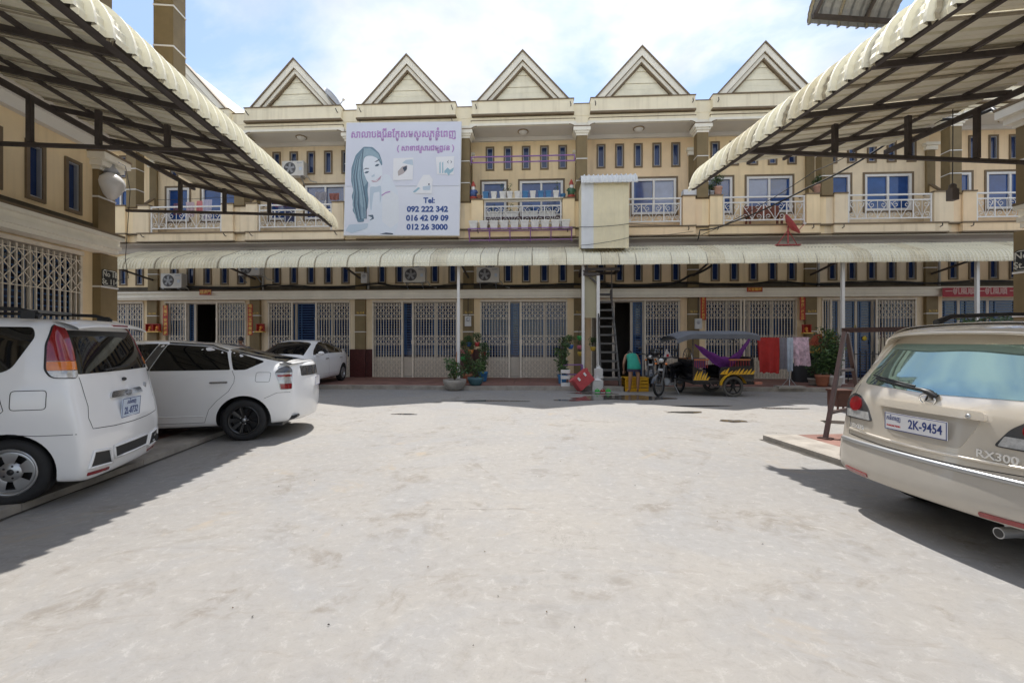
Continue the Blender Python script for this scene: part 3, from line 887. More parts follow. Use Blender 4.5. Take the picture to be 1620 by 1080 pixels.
# grey sheet canopy at the end of the right row, high up
GREYSHEET = mat('weathered_grey_sheet', (0.42, 0.43, 0.44), 0.5, metal=0.3, var=0.12, scale=3)
MEND = ML @ T(8.0, 5.85 + .1, 0) @ Matrix.Rotation(R(180), 4, 'Z')
canopy('upper_canopy', 'weathered grey corrugated canopy high on the end wall of the right row', 'canopy', MEND, .0, 1.72, lip_profile(.0, 8.4, 1.55, 7.98, 2.0, 7.42), matA=GREYSHEET, matB=GREYSHEET, rafters=1.0, purlins=(.3, .7))

# ------------------------------------------------------------------ cars
def lerp_tab(tab):
    tab = sorted(tab)
    def f(x):
        if x <= tab[0][0]: return tab[0][1]
        for (a, p), (b, q) in zip(tab, tab[1:]):
            if x <= b: return p + (q - p) * (x - a) / (b - a)
        return tab[-1][1]
    return f
def car_body(sp, paint, level=2):
    """control cage swept tail to nose, closed with bowed caps, then subdivided"""
    top, belt, bot, hw, rw = (lerp_tab(sp[k]) for k in ('top', 'belt', 'bot', 'hw', 'rw'))
    tail, nose = lerp_tab(sp['tail']), lerp_tab(sp['nose'])
    def ring_at(x, yk=1.0, xf=None):
        b, t, h, r = bot(x), top(x), hw(x), rw(x); be = min(belt(x), t - .06)
        rows = [(b, h * .90), (b + .06, h * .965), (b + .45 * (be - b), h), (b + .82 * (be - b), h * .992), (be, h * .955), (be + .62 * (t - be), h * .955 + (r - h * .955) * .66), (t - .028, r)]
        pts = [(0, b), (rows[0][1] * .6, b)] + [(y, z) for z, y in rows] + [(r * .6, t - .004), (0, t + .006)]
        return [((xf(z) if xf else x), y * yk, z) for y, z in pts]
    xs = sp['xs']; rings = []
    xr, xn = xs[0], xs[-1]
    e = sp.get('edge', .05)
    rings.append(ring_at(xr, sp.get('yk', .95), tail))
    rings.append(ring_at(xr + .01, 1.0, lambda z: tail(z) + e))
    for x in xs[1:-1]: rings.append(ring_at(x))
    rings.append(ring_at(xn - .01, 1.0, lambda z: nose(z) - e * 1.6))
    rings.append(ring_at(xn, .90, nose))
    bm = bmesh.new(); n = len(rings[0])
    full = []
    for rg in rings:
        row = [bm.verts.new(p) for p in rg] + [bm.verts.new((p[0], -p[1], p[2])) for p in rg[-2:0:-1]]
        full.append(row)
    k = len(full[0])
    for a, b in zip(full, full[1:]):
        for j in range(k): bm.faces.new((a[j], a[(j + 1) % k], b[(j + 1) % k], b[j]))
    def cap(row, fn, bulge, flip):
        # rows 2..8 of the half ring are the sides; the columns run from left to right
        Lr = lambda j: row[j]
        Rr = lambda j: row[k - j] if j else row[0]
        grid = []
        for j in range(2, 9):
            l, r = Lr(j), Rr(j)
            if j == 2: cols = [l, row[1], row[0], Rr(1), r]
            elif j == 8: cols = [l, row[9], row[10], Rr(9), r]
            else:
                cols = [l]
                for q in (.6, 0, -.6):
                    cols.append(bm.verts.new((fn(l.co.z) + bulge * (1 - q * q), l.co.y * q, l.co.z)))
                cols.append(r)
            grid.append(cols)
        for cols in (grid[0], grid[-1]):
            for q, v in zip((.6, 0, -.6), cols[1:4]): v.co.x = fn(v.co.z) + bulge * (1 - q * q)
        for a, b in zip(grid, grid[1:]):
            for i in range(4): bm.faces.new((a[i], a[i + 1], b[i + 1], b[i]))
    cap(full[0], tail, -sp.get('rbow', .05), False); cap(full[-1], nose, sp.get('fbow', .12), True)
    bmesh.ops.recalc_face_normals(bm, faces=bm.faces)
    me = bpy.data.meshes.new('body'); bm.to_mesh(me); bm.free()
    o = bpy.data.objects.new('tmp', me); COL.objects.link(o)
    o.modifiers.new('s', 'SUBSURF').levels = level
    dg = bpy.context.evaluated_depsgraph_get()
    m2 = bpy.data.meshes.new_from_object(o.evaluated_get(dg))
    bpy.data.objects.remove(o)
    m2.materials.clear(); m2.materials.append(paint); m2.materials.append(BLACK)
    bvh = BVHTree.FromPolygons([v.co.copy() for v in m2.vertices], [tuple(p.vertices) for p in m2.polygons])
    # wheel arches
    cm = MB(); cm.m = 1
    for (wx, r) in sp['arches']:
        for sg in (-1, 1):
            cm.cyl((wx, sg * .48, sp['wr']), (wx, sg * 1.3, sp['wr']), r, n=40)
    co = bpy.data.objects.new('tmpc', cm.mesh('c', [paint, BLACK])); COL.objects.link(co)
    bo = bpy.data.objects.new('tmpb', m2); COL.objects.link(bo)
    md = bo.modifiers.new('b', 'BOOLEAN'); md.operation = 'DIFFERENCE'; md.object = co; md.solver = 'EXACT'
    try: md.use_self = False
    except Exception: pass
    dg = bpy.context.evaluated_depsgraph_get(); dg.update()
    m3 = bpy.data.meshes.new_from_object(bo.evaluated_get(dg))
    bpy.data.objects.remove(bo); bpy.data.objects.remove(co)
    for p in m3.polygons: p.use_smooth = True
    try: m3.set_sharp_from_angle(angle=R(32))
    except Exception: pass
    m3.name = 'body'
    return m3, bvh

VIEWS = {
 'L': (lambda u, v: Vector((u, 4, v)), Vector((0, -1, 0))), 'R': (lambda u, v: Vector((u, -4, v)), Vector((0, 1, 0))),
 'B': (lambda u, v: Vector((-7, u, v)), Vector((1, 0, 0))), 'F': (lambda u, v: Vector((9, u, v)), Vector((-1, 0, 0))),
 'T': (lambda u, v: Vector((u, v, 6)), Vector((0, 0, -1)))}
def oblique(az):
    d = Vector((math.cos(az), math.sin(az), 0)); r = d.cross(Vector((0, 0, 1)))
    return (lambda u, v: r * u - d * 6 + Vector((0, 0, v)), d)
VIEWS['BL'] = oblique(R(-45)); VIEWS['BR'] = oblique(R(45)); VIEWS['FL'] = oblique(R(-135)); VIEWS['FR'] = oblique(R(135))
def rounded(poly, r=.03, n=4):
    out = []; k = len(poly)
    for i in range(k):
        p = Vector(poly[i]); a = Vector(poly[i - 1]); b = Vector(poly[(i + 1) % k])
        la, lb = (a - p).length, (b - p).length; rr = min(r, la * .45, lb * .45)
        p0 = p + (a - p).normalized() * rr; p1 = p + (b - p).normalized() * rr
        for j in range(n + 1):
            t = j / n; out.append(tuple(p0 * (1 - t) ** 2 + p * 2 * t * (1 - t) + p1 * t * t))
    return out
def clip(poly, z, keep_above):
    out = []; k = len(poly)
    for i in range(k):
        a, b = poly[i], poly[(i + 1) % k]
        ia, ib = (a[1] >= z) == keep_above, (b[1] >= z) == keep_above
        if ia: out.append(a)
        if ia != ib:
            t = (z - a[1]) / (b[1] - a[1]); out.append((a[0] + (b[0] - a[0]) * t, z))
    return out
def inside(p, poly):
    c = False; k = len(poly)
    for i in range(k):
        (x1, y1), (x2, y2) = poly[i], poly[i - 1]
        if (y1 > p[1]) != (y2 > p[1]) and p[0] < (x2 - x1) * (p[1] - y1) / (y2 - y1) + x1: c = not c
    return c
def project(bvh, u, v, view):
    of, d = VIEWS[view]
    h = bvh.ray_cast(of(u, v), d)
    if h[0] is None:
        # beside the body: take the nearest point of the surface to a point inside along the ray
        o = of(u, v); c = o + d * max(0.0, -(o - Vector((1.2, 0, v))).dot(d))
        q = bvh.find_nearest(c); return q[0], q[1]
    return h[0], h[1]
def patch(bvh, poly, view, off=.004, thick=.012, step=.05, mb=None):
    mb = mb or MB()
    dense = []
    k = len(poly)
    for i in range(k):
        a, b = Vector(poly[i]), Vector(poly[(i + 1) % k]); n = max(1, int((b - a).length / step))
        for j in range(n): dense.append(tuple(a + (b - a) * j / n))
    nb = len(dense); pts = list(dense)
    us = [p[0] for p in poly]; vs = [p[1] for p in poly]
    u = min(us) + step / 2
    while u < max(us):
        v = min(vs) + step / 2
        while v < max(vs):
            if inside((u, v), poly) and all((u - q[0]) ** 2 + (v - q[1]) ** 2 > (step * .4) ** 2 for q in dense): pts.append((u, v))
            v += step
        u += step
    res = delaunay_2d_cdt([Vector(p) for p in pts], [(i, (i + 1) % nb) for i in range(nb)], [], 1, 1e-5)
    V, Fc = res[0], res[2]
    P = []; Nn = []
    for p in V:
        c, nrm = project(bvh, p.x, p.y, view)
        d = VIEWS[view][1]
        if nrm.dot(d) > 0: nrm = -nrm
        P.append(c + nrm * off); Nn.append(nrm)
    mb.add(P, [tuple(f) for f in Fc], True)
    cnt = {}
    for f in Fc:
        for a, b in zip(f, list(f[1:]) + [f[0]]):
            cnt[(a, b)] = 1
    bd = [(a, b) for (a, b) in cnt if (b, a) not in cnt]
    o = len(mb.v)
    vs2 = []; fs2 = []
    for (a, b) in bd:
        i = len(vs2); vs2 += [P[a], P[b], P[b] - Nn[b] * thick, P[a] - Nn[a] * thick]; fs2.append((i, i + 3, i + 2, i + 1))
    mb.add(vs2, fs2)
    return mb
def seam(bvh, pts, view, w=.007, mb=None, off=.0012, closed=False):
    mb = mb or MB(); dn = []
    q = list(pts) + ([pts[0]] if closed else [])
    for a, b in zip(q, q[1:]):
        a, b = Vector(a), Vector(b); n = max(1, int((b - a).length / .04))
        for j in range(n): dn.append(a + (b - a) * j / n)
    dn.append(Vector(q[-1]))
    vs = []; fs = []
    for i, p in enumerate(dn):
        t = (dn[min(i + 1, len(dn) - 1)] - dn[max(0, i - 1)]).normalized(); nn = Vector((-t.y, t.x)) * w / 2
        for s in (1, -1):
            c, nr = project(bvh, *(p + nn * s), view)
            if nr.dot(VIEWS[view][1]) > 0: nr = -nr
            vs.append(c + nr * off)
    for i in range(len(dn) - 1): fs.append((2 * i, 2 * i + 1, 2 * i + 3, 2 * i + 2))
    mb.add(vs, fs, True); return mb
def surf_bar(bvh, pts, view, r=.012, off=.01, mb=None, n=6):
    mb = mb or MB(); P = []
    for a, b in zip(pts, pts[1:]):
        for j in range(5):
            t = j / 5; c, nr = project(bvh, a[0] + (b[0] - a[0]) * t, a[1] + (b[1] - a[1]) * t, view)
            if nr.dot(VIEWS[view][1]) > 0: nr = -nr
            P.append(c + nr * off)
    c, nr = project(bvh, *pts[-1], view)
    if nr.dot(VIEWS[view][1]) > 0: nr = -nr
    P.append(c + nr * off)
    mb.tube(P, r, n); return mb

RUBBER = mat('tyre_rubber', (0.017, 0.017, 0.018), 0.75, var=0.25, scale=12, bump=0.15)
ALLOY = mat('silver_alloy', (0.42, 0.43, 0.44), 0.32, metal=0.8, var=0.05)
BLACKALLOY = mat('black_alloy', (0.012, 0.012, 0.013), 0.3, var=0.1, coat=0.4)
CHROME = mat('chrome', (0.62, 0.63, 0.64), 0.12, metal=1.0, var=0.0)
TINT = mat('dark_tinted_glass', (0.006, 0.0065, 0.007), 0.03, var=0.0, spec=0.55)
CLEARLENS = mat('clear_lens', (0.48, 0.48, 0.47), 0.12, metal=0.25, var=0.25, scale=30, coat=1.0)
REDLENS = mat('red_lens', (0.24, 0.005, 0.009), 0.12, var=0.15, scale=20, coat=1.0)
AMBERLENS = mat('amber_lens', (0.65, 0.17, 0.01), 0.12, var=0.1, scale=20, coat=1.0)
SMOKELENS = mat('smoked_lens', (0.06, 0.06, 0.062), 0.08, var=0.2, scale=20, coat=1.0)
WHITEPAINT = mat('white_car_paint', (0.86, 0.86, 0.855), 0.35, var=0.02, scale=2, coat=1.0)
WHITEPAINT2 = mat('white_car_paint_dusty', (0.80, 0.80, 0.79), 0.4, var=0.04, scale=2, coat=0.8)
GOLD = mat('champagne_gold_paint', (0.73, 0.665, 0.565), 0.26, metal=0.45, var=0.03, scale=3, coat=0.9)
GOLDLOW = mat('silver_beige_with_shade', (0.50, 0.465, 0.41), 0.4, metal=0.35, var=0.05, scale=3, coat=0.5)  # silver beige trim, darkened and greyed for the shade on the bumper
SEAMM = mat('panel_gap', (0.012, 0.012, 0.012), 0.8, var=0.0)
PLATEW = mat('white_plate', (0.72, 0.72, 0.74), 0.4, var=0.03)
PLATEB = mat('pale_blue_plate', (0.55, 0.63, 0.74), 0.4, var=0.04)
INKBLUE = mat('dark_blue_ink', (0.02, 0.045, 0.20), 0.5, var=0.0)
INKRED = mat('red_ink', (0.55, 0.03, 0.04), 0.5, var=0.0)
MESHBLK = mat('black_mesh_grille', (0.03, 0.03, 0.03), 0.7, var=0.6, scale=120)
FILM = mat('sky_reflecting_film_glass', (0.27, 0.40, 0.395), 0.04, metal=0.85, var=0.0)

def me_tyre(r, w, rr):
    m = MB(); h = w / 2
    m.lathe([(rr - .012, -h * .8), (rr + .012, -h * .93), (rr + (r - rr) * .55, -h), (r - .022, -h * .93), (r, -h * .72), (r, -h * .2), (r - .006, -h * .16), (r, -h * .12), (r, h * .12), (r - .006, h * .16), (r, h * .2), (r, h * .72), (r - .022, h * .93), (rr + (r - rr) * .55, h), (rr + .012, h * .93), (rr - .012, h * .8)], 40, axis='y')
    return m.mesh('wheel', RUBBER)
def me_rim(rr, w, style, mt):
    m = MB(); h = w / 2
    m.lathe([(rr, -h * .85), (rr, h * .82), (rr + .008, h * .93), (rr - .012, h * .90), (rr - .03, h * .55), (rr - .035, -h * .85)], 36, axis='y')
    yo = h * .62
    m.lathe([(0, yo), (.045, yo - .002), (.06, yo - .02), (.06, -.02)], 20, axis='y')
    if style == 'nine':
        for i in range(9):
            a = 2 * PI * i / 9
            for da in (-.07, .07):
                m.bar((.05 * math.cos(a), yo - .012, .05 * math.sin(a)), ((rr - .02) * math.cos(a + da), yo + .01, (rr - .02) * math.sin(a + da)), .018, .03)
    elif style == 'holes':
        for i in range(5):
            a = 2 * PI * i / 5 + .3
            vs = []; fs = []
            for q in range(7):
                b = a + (q - 3) / 3 * (2 * PI / 10) * (.62)
                vs += [(.05 * math.cos(b), yo, .05 * math.sin(b)), (rr * .5 * math.cos(b), yo + .012, rr * .5 * math.sin(b)), ((rr - .01) * math.cos(b), yo + .002, (rr - .01) * math.sin(b))]
            for q in range(6):
                for e in (0, 1): fs.append((q * 3 + e, q * 3 + 3 + e, q * 3 + 4 + e, q * 3 + 1 + e))
            m.add(vs, fs, True)
        m.lathe([(0.0, yo + .004), (rr * .40, yo + .010), (rr * .44, yo - .004)], 30, axis='y')
        vs = []
        m.lathe([(rr * .78, yo + .004), (rr - .008, yo + .006), (rr - .006, yo - .01)], 36, axis='y')
    else:
        for i in range(5):
            a = 2 * PI * i / 5 + .3
            m.bar((.03 * math.cos(a), yo - .01, .03 * math.sin(a)), ((rr - .015) * math.cos(a), yo, (rr - .015) * math.sin(a)), .07, .03, up=(0, 1, 0))
    m.m = 1
    m.lathe([(0, yo - .075), (rr * .86, yo - .075)], 30, axis='y')
    m.m = 2
    for i in range(5):
        a = 2 * PI * i / 5 + .6
        m.lathe([(0, yo + .012), (.009, yo + .010), (.009, yo - .01)], 8, axis='y', c=(rr * .27 * math.cos(a), 0, rr * .27 * math.sin(a)))
    m.lathe([(0, yo + .010), (.026, yo + .006), (.03, yo - .004)], 16, axis='y')
    return m.mesh('rim', [mt, BLACK, ALLOY if mt is BLACKALLOY else BLACK])
def add_wheels(car, xs, hw, r, w, rr, style, mt):
    ty = me_tyre(r, w, rr); ri = me_rim(rr, w, style, mt)
    for x in xs:
        for sg in (1, -1):
            wl = obj('wheel', ty, car, T(x, sg * (hw - w / 2 - .012), r, 0 if sg > 0 else PI))
            obj('rim', ri, wl)
def plate(car, M, w, h, base, lines, border=None, sc=1.0):
    """number plate; lines = (text, size, x, y, material index)"""
    m = MB(); m.M = M; m.box(-w / 2, w / 2, -h / 2, h / 2, -.008, .0); m.m = 1
    ring2 = [(-w / 2, w / 2, h / 2 - .005, h / 2), (-w / 2, w / 2, -h / 2, -h / 2 + .005), (-w / 2, -w / 2 + .005, -h / 2, h / 2), (w / 2 - .005, w / 2, -h / 2, h / 2)]
    for (a, b, c, d) in ring2: m.box(a, b, c, d, 0.0005, .002)
    m.M = None
    for (t, s, x, y, k, bo, sx) in lines:
        m.m = k; text_mb(m, t, s, M @ T(x, y, .0015), .0008, bold=bo, sx=sx)
    return part('number_plate', m, [base, INKBLUE, INKRED], car)
BACKTXT = Matrix(((0, 0, -1, 0), (-1, 0, 0, 0), (0, 1, 0, 0), (0, 0, 0, 1)))   # x right = -y, y up = z, normal = -x
def back_at(bvh, y, z, off=.012, tilt=0.0):
    c, n = project(bvh, y, z, 'B')
    return Matrix.Translation((c.x - off, y, z)) @ Matrix.Rotation(tilt, 4, 'Y') @ BACKTXT
def side_at(bvh, x, z, off=.01):
    c, n = project(bvh, x, z, 'L')
    return Matrix.Translation((x, c.y + off, z)) @ Matrix(((-1, 0, 0, 0), (0, 0, 1, 0), (0, 1, 0, 0), (0, 0, 0, 1)))

# ---- the small white tall hatchback with a body kit
def make_minivan(M):
    sp = dict(
      tail=[(.12, -.47), (.22, -.52), (.45, -.545), (.545, -.545), (.575, -.50), (.60, -.465), (.8, -.462), (1.05, -.435), (1.3, -.365), (1.58, -.255)],
      nose=[(.15, 2.9), (.4, 2.98), (.7, 2.93), (.9, 2.8), (1.0, 2.7)],
      top=[(-.6, 1.55), (-.1, 1.585), (.5, 1.61), (1.2, 1.61), (1.65, 1.56), (2.3, 1.06), (2.6, .95), (2.95, .8)],
      belt=[(-.6, 1.06), (2.2, .98), (2.6, .9), (2.95, .72)], bot=[(-.6, .135), (-.28, .14), (-.22, .2), (2.6, .2), (3, .2)],
      hw=[(-.6, .715), (0, .735), (2.2, .735), (2.95, .66)], rw=[(-.6, .56), (0, .59), (1.6, .58), (2.3, .56), (2.95, .5)],
      xs=[-.46, -.30, -.05, .3, .7, 1.2, 1.65, 2.0, 2.3, 2.6, 2.8, 2.95], arches=[(0, .325), (2.38, .325)], wr=.28, edge=.045, yk=.955, rbow=.055)
    me, bvh = car_body(sp, WHITEPAINT, 3)
    car = thing('minivan', 'small tall white minivan with a body kit and black rear window at the left edge', 'car', M)
    obj('body', me, car)
    sk = MB(); sk.box(-.25, 2.6, -.62, .62, .18, .4); part('underbody', sk, BLACK, car)
    # glass
    for v in ('L', 'R'):
        part('side_window', patch(bvh, rounded([(.80, 1.10), (.10, 1.10), (.0, 1.14), (-.13, 1.42), (-.10, 1.50), (.78, 1.50)], .05), v), TINT, car)
        part('side_window', patch(bvh, rounded([(1.75, 1.08), (.86, 1.10), (.86, 1.50), (1.5, 1.49)], .04), v), TINT, car)
        sb = MB()
        seam(bvh, [(.83, 1.52), (.83, .35)], v, .0055, sb); seam(bvh, [(.1, 1.09), (.02, .8), (.24, .55), (.3, .3)], v, .0055, sb)
        seam(bvh, [(-.47, .575), (-.2, .578), (.0, .60)], v, .005, sb)
        seam(bvh, rounded([(-.02, .80), (-.26, .80), (-.26, .96), (-.02, .96)], .03), v, .006, sb, closed=True)
        part('panel_gap', sb, SEAMM, car)
    part('rear_window', patch(bvh, rounded([(-.625, 1.085), (.625, 1.085), (.585, 1.475), (-.585, 1.475)], .05), 'B'), TINT, car)
    part('windscreen', patch(bvh, rounded([(1.72, -.53), (2.25, -.6), (2.25, .6), (1.72, .53)], .05), 'T'), TINT, car)
    sb = MB()
    seam(bvh, [(.60, 1.06), (.585, .80), (.61, .70), (.585, .60), (.3, .578), (0, .572), (-.3, .578), (-.585, .60), (-.61, .70), (-.585, .8), (-.6, 1.06)], 'B', .006, sb)
    part('tailgate_gap', sb, SEAMM, car)
    lamp = [(-.305, 1.13), (-.28, 1.065), (-.135, 1.055), (-.14, 1.3), (-.165, 1.47), (-.19, 1.53), (-.235, 1.51), (-.285, 1.35)]
    for v, mir in (('BL', 1), ('BR', -1)):
        pl = rounded([(u * mir, z) for u, z in lamp], .03)
        tl = part('tail_light', patch(bvh, clip(pl, 1.205, True), v, .012, .02, .03), REDLENS, car)
        part('lens', patch(bvh, clip(clip(pl, 1.20, False), 1.125, True), v, .012, .02, .03), AMBERLENS, tl)
        part('lens', patch(bvh, clip(pl, 1.12, False), v, .012, .02, .03), CLEARLENS, tl)
        rm = MB(); seam(bvh, [(u * 1.03, z) for u, z in pl], v, .012, rm, off=.006, closed=True); part('rim_seal', rm, BLACK, tl)
    # spoiler lip and third brake light
    sp_ = MB()
    def fn(u, v):
        y = -.60 + 1.2 * u; a = 2 * PI * v
        x = -.33 - .04 * (1 - (y / .6) ** 2); z = 1.545 - .03 * (y / .6) ** 4
        return (x + .10 * math.cos(a), y, z + .022 * math.sin(a) + .03 * math.cos(a))
    sp_.grid(16, 12, fn); part('spoiler', sp_, WHITEPAINT, car)
    bl = MB(); bl.box(-.462, -.44, -.13, .13, 1.513, 1.538); part('brake_light', bl, REDLENS, car)
    # bumper kit: openings, mesh, reflectors, exhaust
    for poly, mt, nm in (([(.62, .255), (.33, .235), (.39, .375), (.585, .395)], BLACK, 'bumper_vent'), ([(-.62, .255), (-.33, .235), (-.39, .375), (-.585, .395)], BLACK, 'bumper_vent'),
                         ([(-.30, .27), (.30, .27), (.33, .385), (-.33, .385)], MESHBLK, 'bumper_grille')):
        part(nm, patch(bvh, rounded(poly, .015), 'B', .003, .01), mt, car)
        r2 = MB(); surf_bar(bvh, poly + [poly[0]], 'B', .012, .006, r2); part('vent_lip', r2, WHITEPAINT, car)
    for sg in (-1, 1):
        part('reflector', patch(bvh, rounded([(sg * .62, .19), (sg * .36, .178), (sg * .36, .205), (sg * .62, .22)], .008), 'B', .006, .01, .03), REDLENS, car)
    ex = MB(); ex.cyl((-.35, -.48, .31), (-.575, -.48, .31), .042); ex.m = 1; ex.cyl((-.4, -.48, .31), (-.577, -.48, .31), .034); part('exhaust', ex, [CHROME, BLACK], car)
    # chrome grip, badge, lock, plate
    part('tailgate_grip', patch(bvh, rounded([(-.30, .835), (.30, .835), (.26, .895), (-.26, .895)], .03), 'B', .018, .03, .03), CHROME, car)
    bd = MB(); mB = back_at(bvh, 0, .862, .026)
    bd.tube([mB @ Vector((.042 * math.cos(a), .024 * math.sin(a), 0)) for a in [2 * PI * i / 20 for i in range(20)]], .005, 5, True)
    for sgn in (-1, 1): bd.bar(mB @ Vector((sgn * .014 - .007, -.018, 0)), mB @ Vector((sgn * .014 + .007, .018, 0)), .008, .006)
    bd.bar(mB @ Vector((-.014, -.002, 0)), mB @ Vector((.014, .002, 0)), .006, .006)
    part('badge', bd, ALLOY, car)
    lk = MB(); lk.ball(back_at(bvh, .02, 1.0).to_translation(), .022, .022, .018); part('lock', lk, BLACK, car)
    e2 = MB(); e2.lathe([(0, .0), (.032, 0), (.032, -.008), (.02, -.011)], 18); part('badge', e2, GREYAL, car, back_at(bvh, -.42, .90, .004))
    plate(car, back_at(bvh, .02, .72, .02, R(-4)), .34, .185, PLATEB, [('ភនំពេញ', .055, 0, .053, 1, .0004, 1.0), ('2L-0732', .098, 0, -.032, 1, .0010, .78)])
    wpv = MB(); surf_bar(bvh, [(.30, 1.10), (-.12, 1.13)], 'B', .010, .02, wpv); part('wiper', wpv, BLACK, car)
    an = MB(); an.tube([(1.3, .5, 1.6), (1.1, .52, 2.0)], .004, 4); part('aerial', an, BLACK, car)
    # roof rails
    for sg in (-1, 1):
        rl = MB(); rl.tube([(-.12, sg * .54, 1.60), (.02, sg * .55, 1.655), (.5, sg * .56, 1.67), (1.2, sg * .55, 1.665), (1.35, sg * .54, 1.60)], [.028, .018, .015, .018, .025], 8)
        for x in (-.05, 1.28): rl.box(x - .05, x + .05, sg * .55 - .02, sg * .55 + .02, 1.575, 1.645)
        part('roof_rail', rl, BLACK, car)
    rl = MB()
    for x in (.25, 1.0): rl.box(x - .02, x + .02, -.54, .54, 1.66, 1.685)
    part('roof_bar', rl, ALLOY, car)
    for v, sg in (('FL', 1), ('FR', -1)):
        part('headlight', patch(bvh, rounded([(sg * -1.62, .62), (sg * -1.38, .60), (sg * -1.38, .75), (sg * -1.6, .8)], .03), v, .006, .02, .04), CLEARLENS, car)
    add_wheels(car, (0, 2.38), .72, .278, .165, .192, 'holes', ALLOY)
    return car

# ---- white wedge-shaped hatchbacks
def make_hatchback(M, label, style, rimmat, paint, group):
    if 'hatch' not in CACHE:
        sp = dict(
          tail=[(.2, -.66), (.35, -.73), (.6, -.745), (.66, -.725), (.75, -.715), (1.0, -.69), (1.12, -.67), (1.2, -.60)],
          nose=[(.18, 3.5), (.4, 3.6), (.6, 3.6), (.75, 3.5), (.9, 3.3)],
          top=[(-.9, 1.135), (-.6, 1.16), (-.04, 1.275), (.44, 1.40), (.93, 1.475), (1.45, 1.50), (1.9, 1.46), (2.2, 1.36), (2.9, 1.04), (3.2, .93), (3.5, .78), (3.6, .7)],
          belt=[(-.9, 1.03), (0, 1.045), (1.3, 1.02), (2.6, .97), (3.0, .88), (3.6, .62)], bot=[(-.9, .27), (-.45, .22), (3.2, .17), (3.6, .2)],
          hw=[(-.9, .66), (-.62, .765), (-.35, .848), (.2, .872), (2.5, .872), (3.1, .84), (3.6, .66)], rw=[(-.9, .60), (0, .58), (1.4, .57), (2.2, .56), (2.9, .62), (3.6, .5)],
          xs=[-.74, -.57, -.33, -.04, .3, .7, 1.1, 1.5, 1.9, 2.2, 2.55, 2.9, 3.2, 3.42, 3.6], arches=[(0, .365), (2.70, .36)], wr=.305, edge=.07, yk=.84, rbow=.15)
        CACHE['hatch'] = car_body(sp, WHITEPAINT, 3)
    me, bvh = CACHE['hatch']
    car = thing('hatchback', label, 'car', M, group)
    bo = obj('body', me, car)
    sk = MB(); sk.box(-.5, 3.2, -.70, .70, .19, .45); part('underbody', sk, BLACK, car)
    df = MB(); df.prism([(-.38, .22), (-.66, .285), (-.71, .31), (-.71, .345), (-.38, .30)], 'y', -.60, .70); part('diffuser', df, BLACK, car)
    def both(fn):
        for v in ('L', 'R'): fn(v)
    def feats(v):
        part('side_window', patch(bvh, rounded([(.265, 1.325), (-.215, 1.172), (-.225, 1.155), (-.02, 1.05), (.145, 1.045)], .03), v), TINT, car)
        part('side_window', patch(bvh, rounded([(1.10, 1.425), (.56, 1.385), (.30, 1.305), (.185, 1.05), (1.235, 1.045)], .025), v), TINT, car)
        part('side_window', patch(bvh, rounded([(1.38, 1.04), (2.42, 1.01), (2.2, 1.15), (1.85, 1.32), (1.55, 1.42), (1.22, 1.435)], .03), v), TINT, car)
        part('door_pillar', patch(bvh, [(1.245, 1.05), (1.37, 1.045), (1.21, 1.43), (1.11, 1.43)], v, .003, .01), SMOKELENS, car)
        vs = MB(); surf_bar(bvh, [(1.1, 1.44), (.56, 1.40), (.30, 1.318)], v, .012, .014, vs); part('rain_visor', vs, SMOKELENS, car)
        sb = MB()
        seam(bvh, [(.16, 1.04), (.115, .95), (.12, .87), (.19, .74), (.34, .61), (.45, .48), (.514, .29), (1.30, .285), (1.345, .6), (1.335, 1.04)], v, .005, sb)
        seam(bvh, [(1.345, .6), (1.33, .285), (2.3, .28), (2.42, .6), (2.45, 1.0)], v, .005, sb)
        seam(bvh, rounded([(-.16, .87), (-.35, .865), (-.365, 1.005), (-.17, 1.01)], .03), v, .005, sb, closed=True)
        seam(bvh, [(-.62, .70), (-.45, .70), (-.28, .62)], v, .005, sb)
        part('panel_gap', sb, SEAMM, car)
        cr = MB(); surf_bar(bvh, [(.52, .385), (1.30, .385)], v, .008, .002, cr); surf_bar(bvh, [(1.36, .385), (2.28, .385)], v, .008, .002, cr); part('door_moulding', cr, paint, car)
        for (a, b) in ((.20, .43), (1.42, 1.65)):
            hb = MB(); surf_bar(bvh, [(a, .872), (b, .868)], v, .014, .022, hb); part('door_handle', hb, CHROME, car)
            hc = patch(bvh, rounded([(a + .03, .845), (b - .05, .843), (b - .05, .895), (a + .03, .897)], .025), v, .002, .004, .03); part('handle_recess', hc, paint, car)
        sg = 1 if v == 'L' else -1
        mr = MB(); mr.ball((2.22, sg * .96, 1.06), .08, .10, .065); mr.bar((2.25, sg * .82, 1.02), (2.23, sg * .92, 1.04), .05, .04); part('mirror', mr, paint, car)
    both(feats)
    part('rear_window', patch(bvh, rounded([(.30, -.52), (-.52, -.60), (-.52, .60), (.30, .52)], .05), 'T', .004, .01, .06), TINT, car)
    wp = MB(); surf_bar(bvh, [(-.48, .05), (-.30, .36)], 'T', .012, .015, wp); part('wiper', wp, BLACK, car)
    part('windscreen', patch(bvh, rounded([(2.02, -.56), (2.86, -.68), (2.90, 0), (2.86, .68), (2.02, .56), (1.95, 0)], .06), 'T', .004, .01, .07), TINT, car)
    sp_ = MB()
    def fn(u, w):
        y = -.70 + 1.4 * u; a = 2 * PI * w; q = (y / .70) ** 2
        return (-.60 + .12 * q - .06 + .10 * math.cos(a), y, 1.145 - .015 * q + .018 * math.sin(a) - .0 * math.cos(a))
    sp_.grid(18, 10, fn); part('spoiler', sp_, paint, car)
    lamp = [(-.215, .74), (-.06, .745), (-.025, 1.045), (-.07, 1.10), (-.20, 1.06), (-.265, 1.0)]
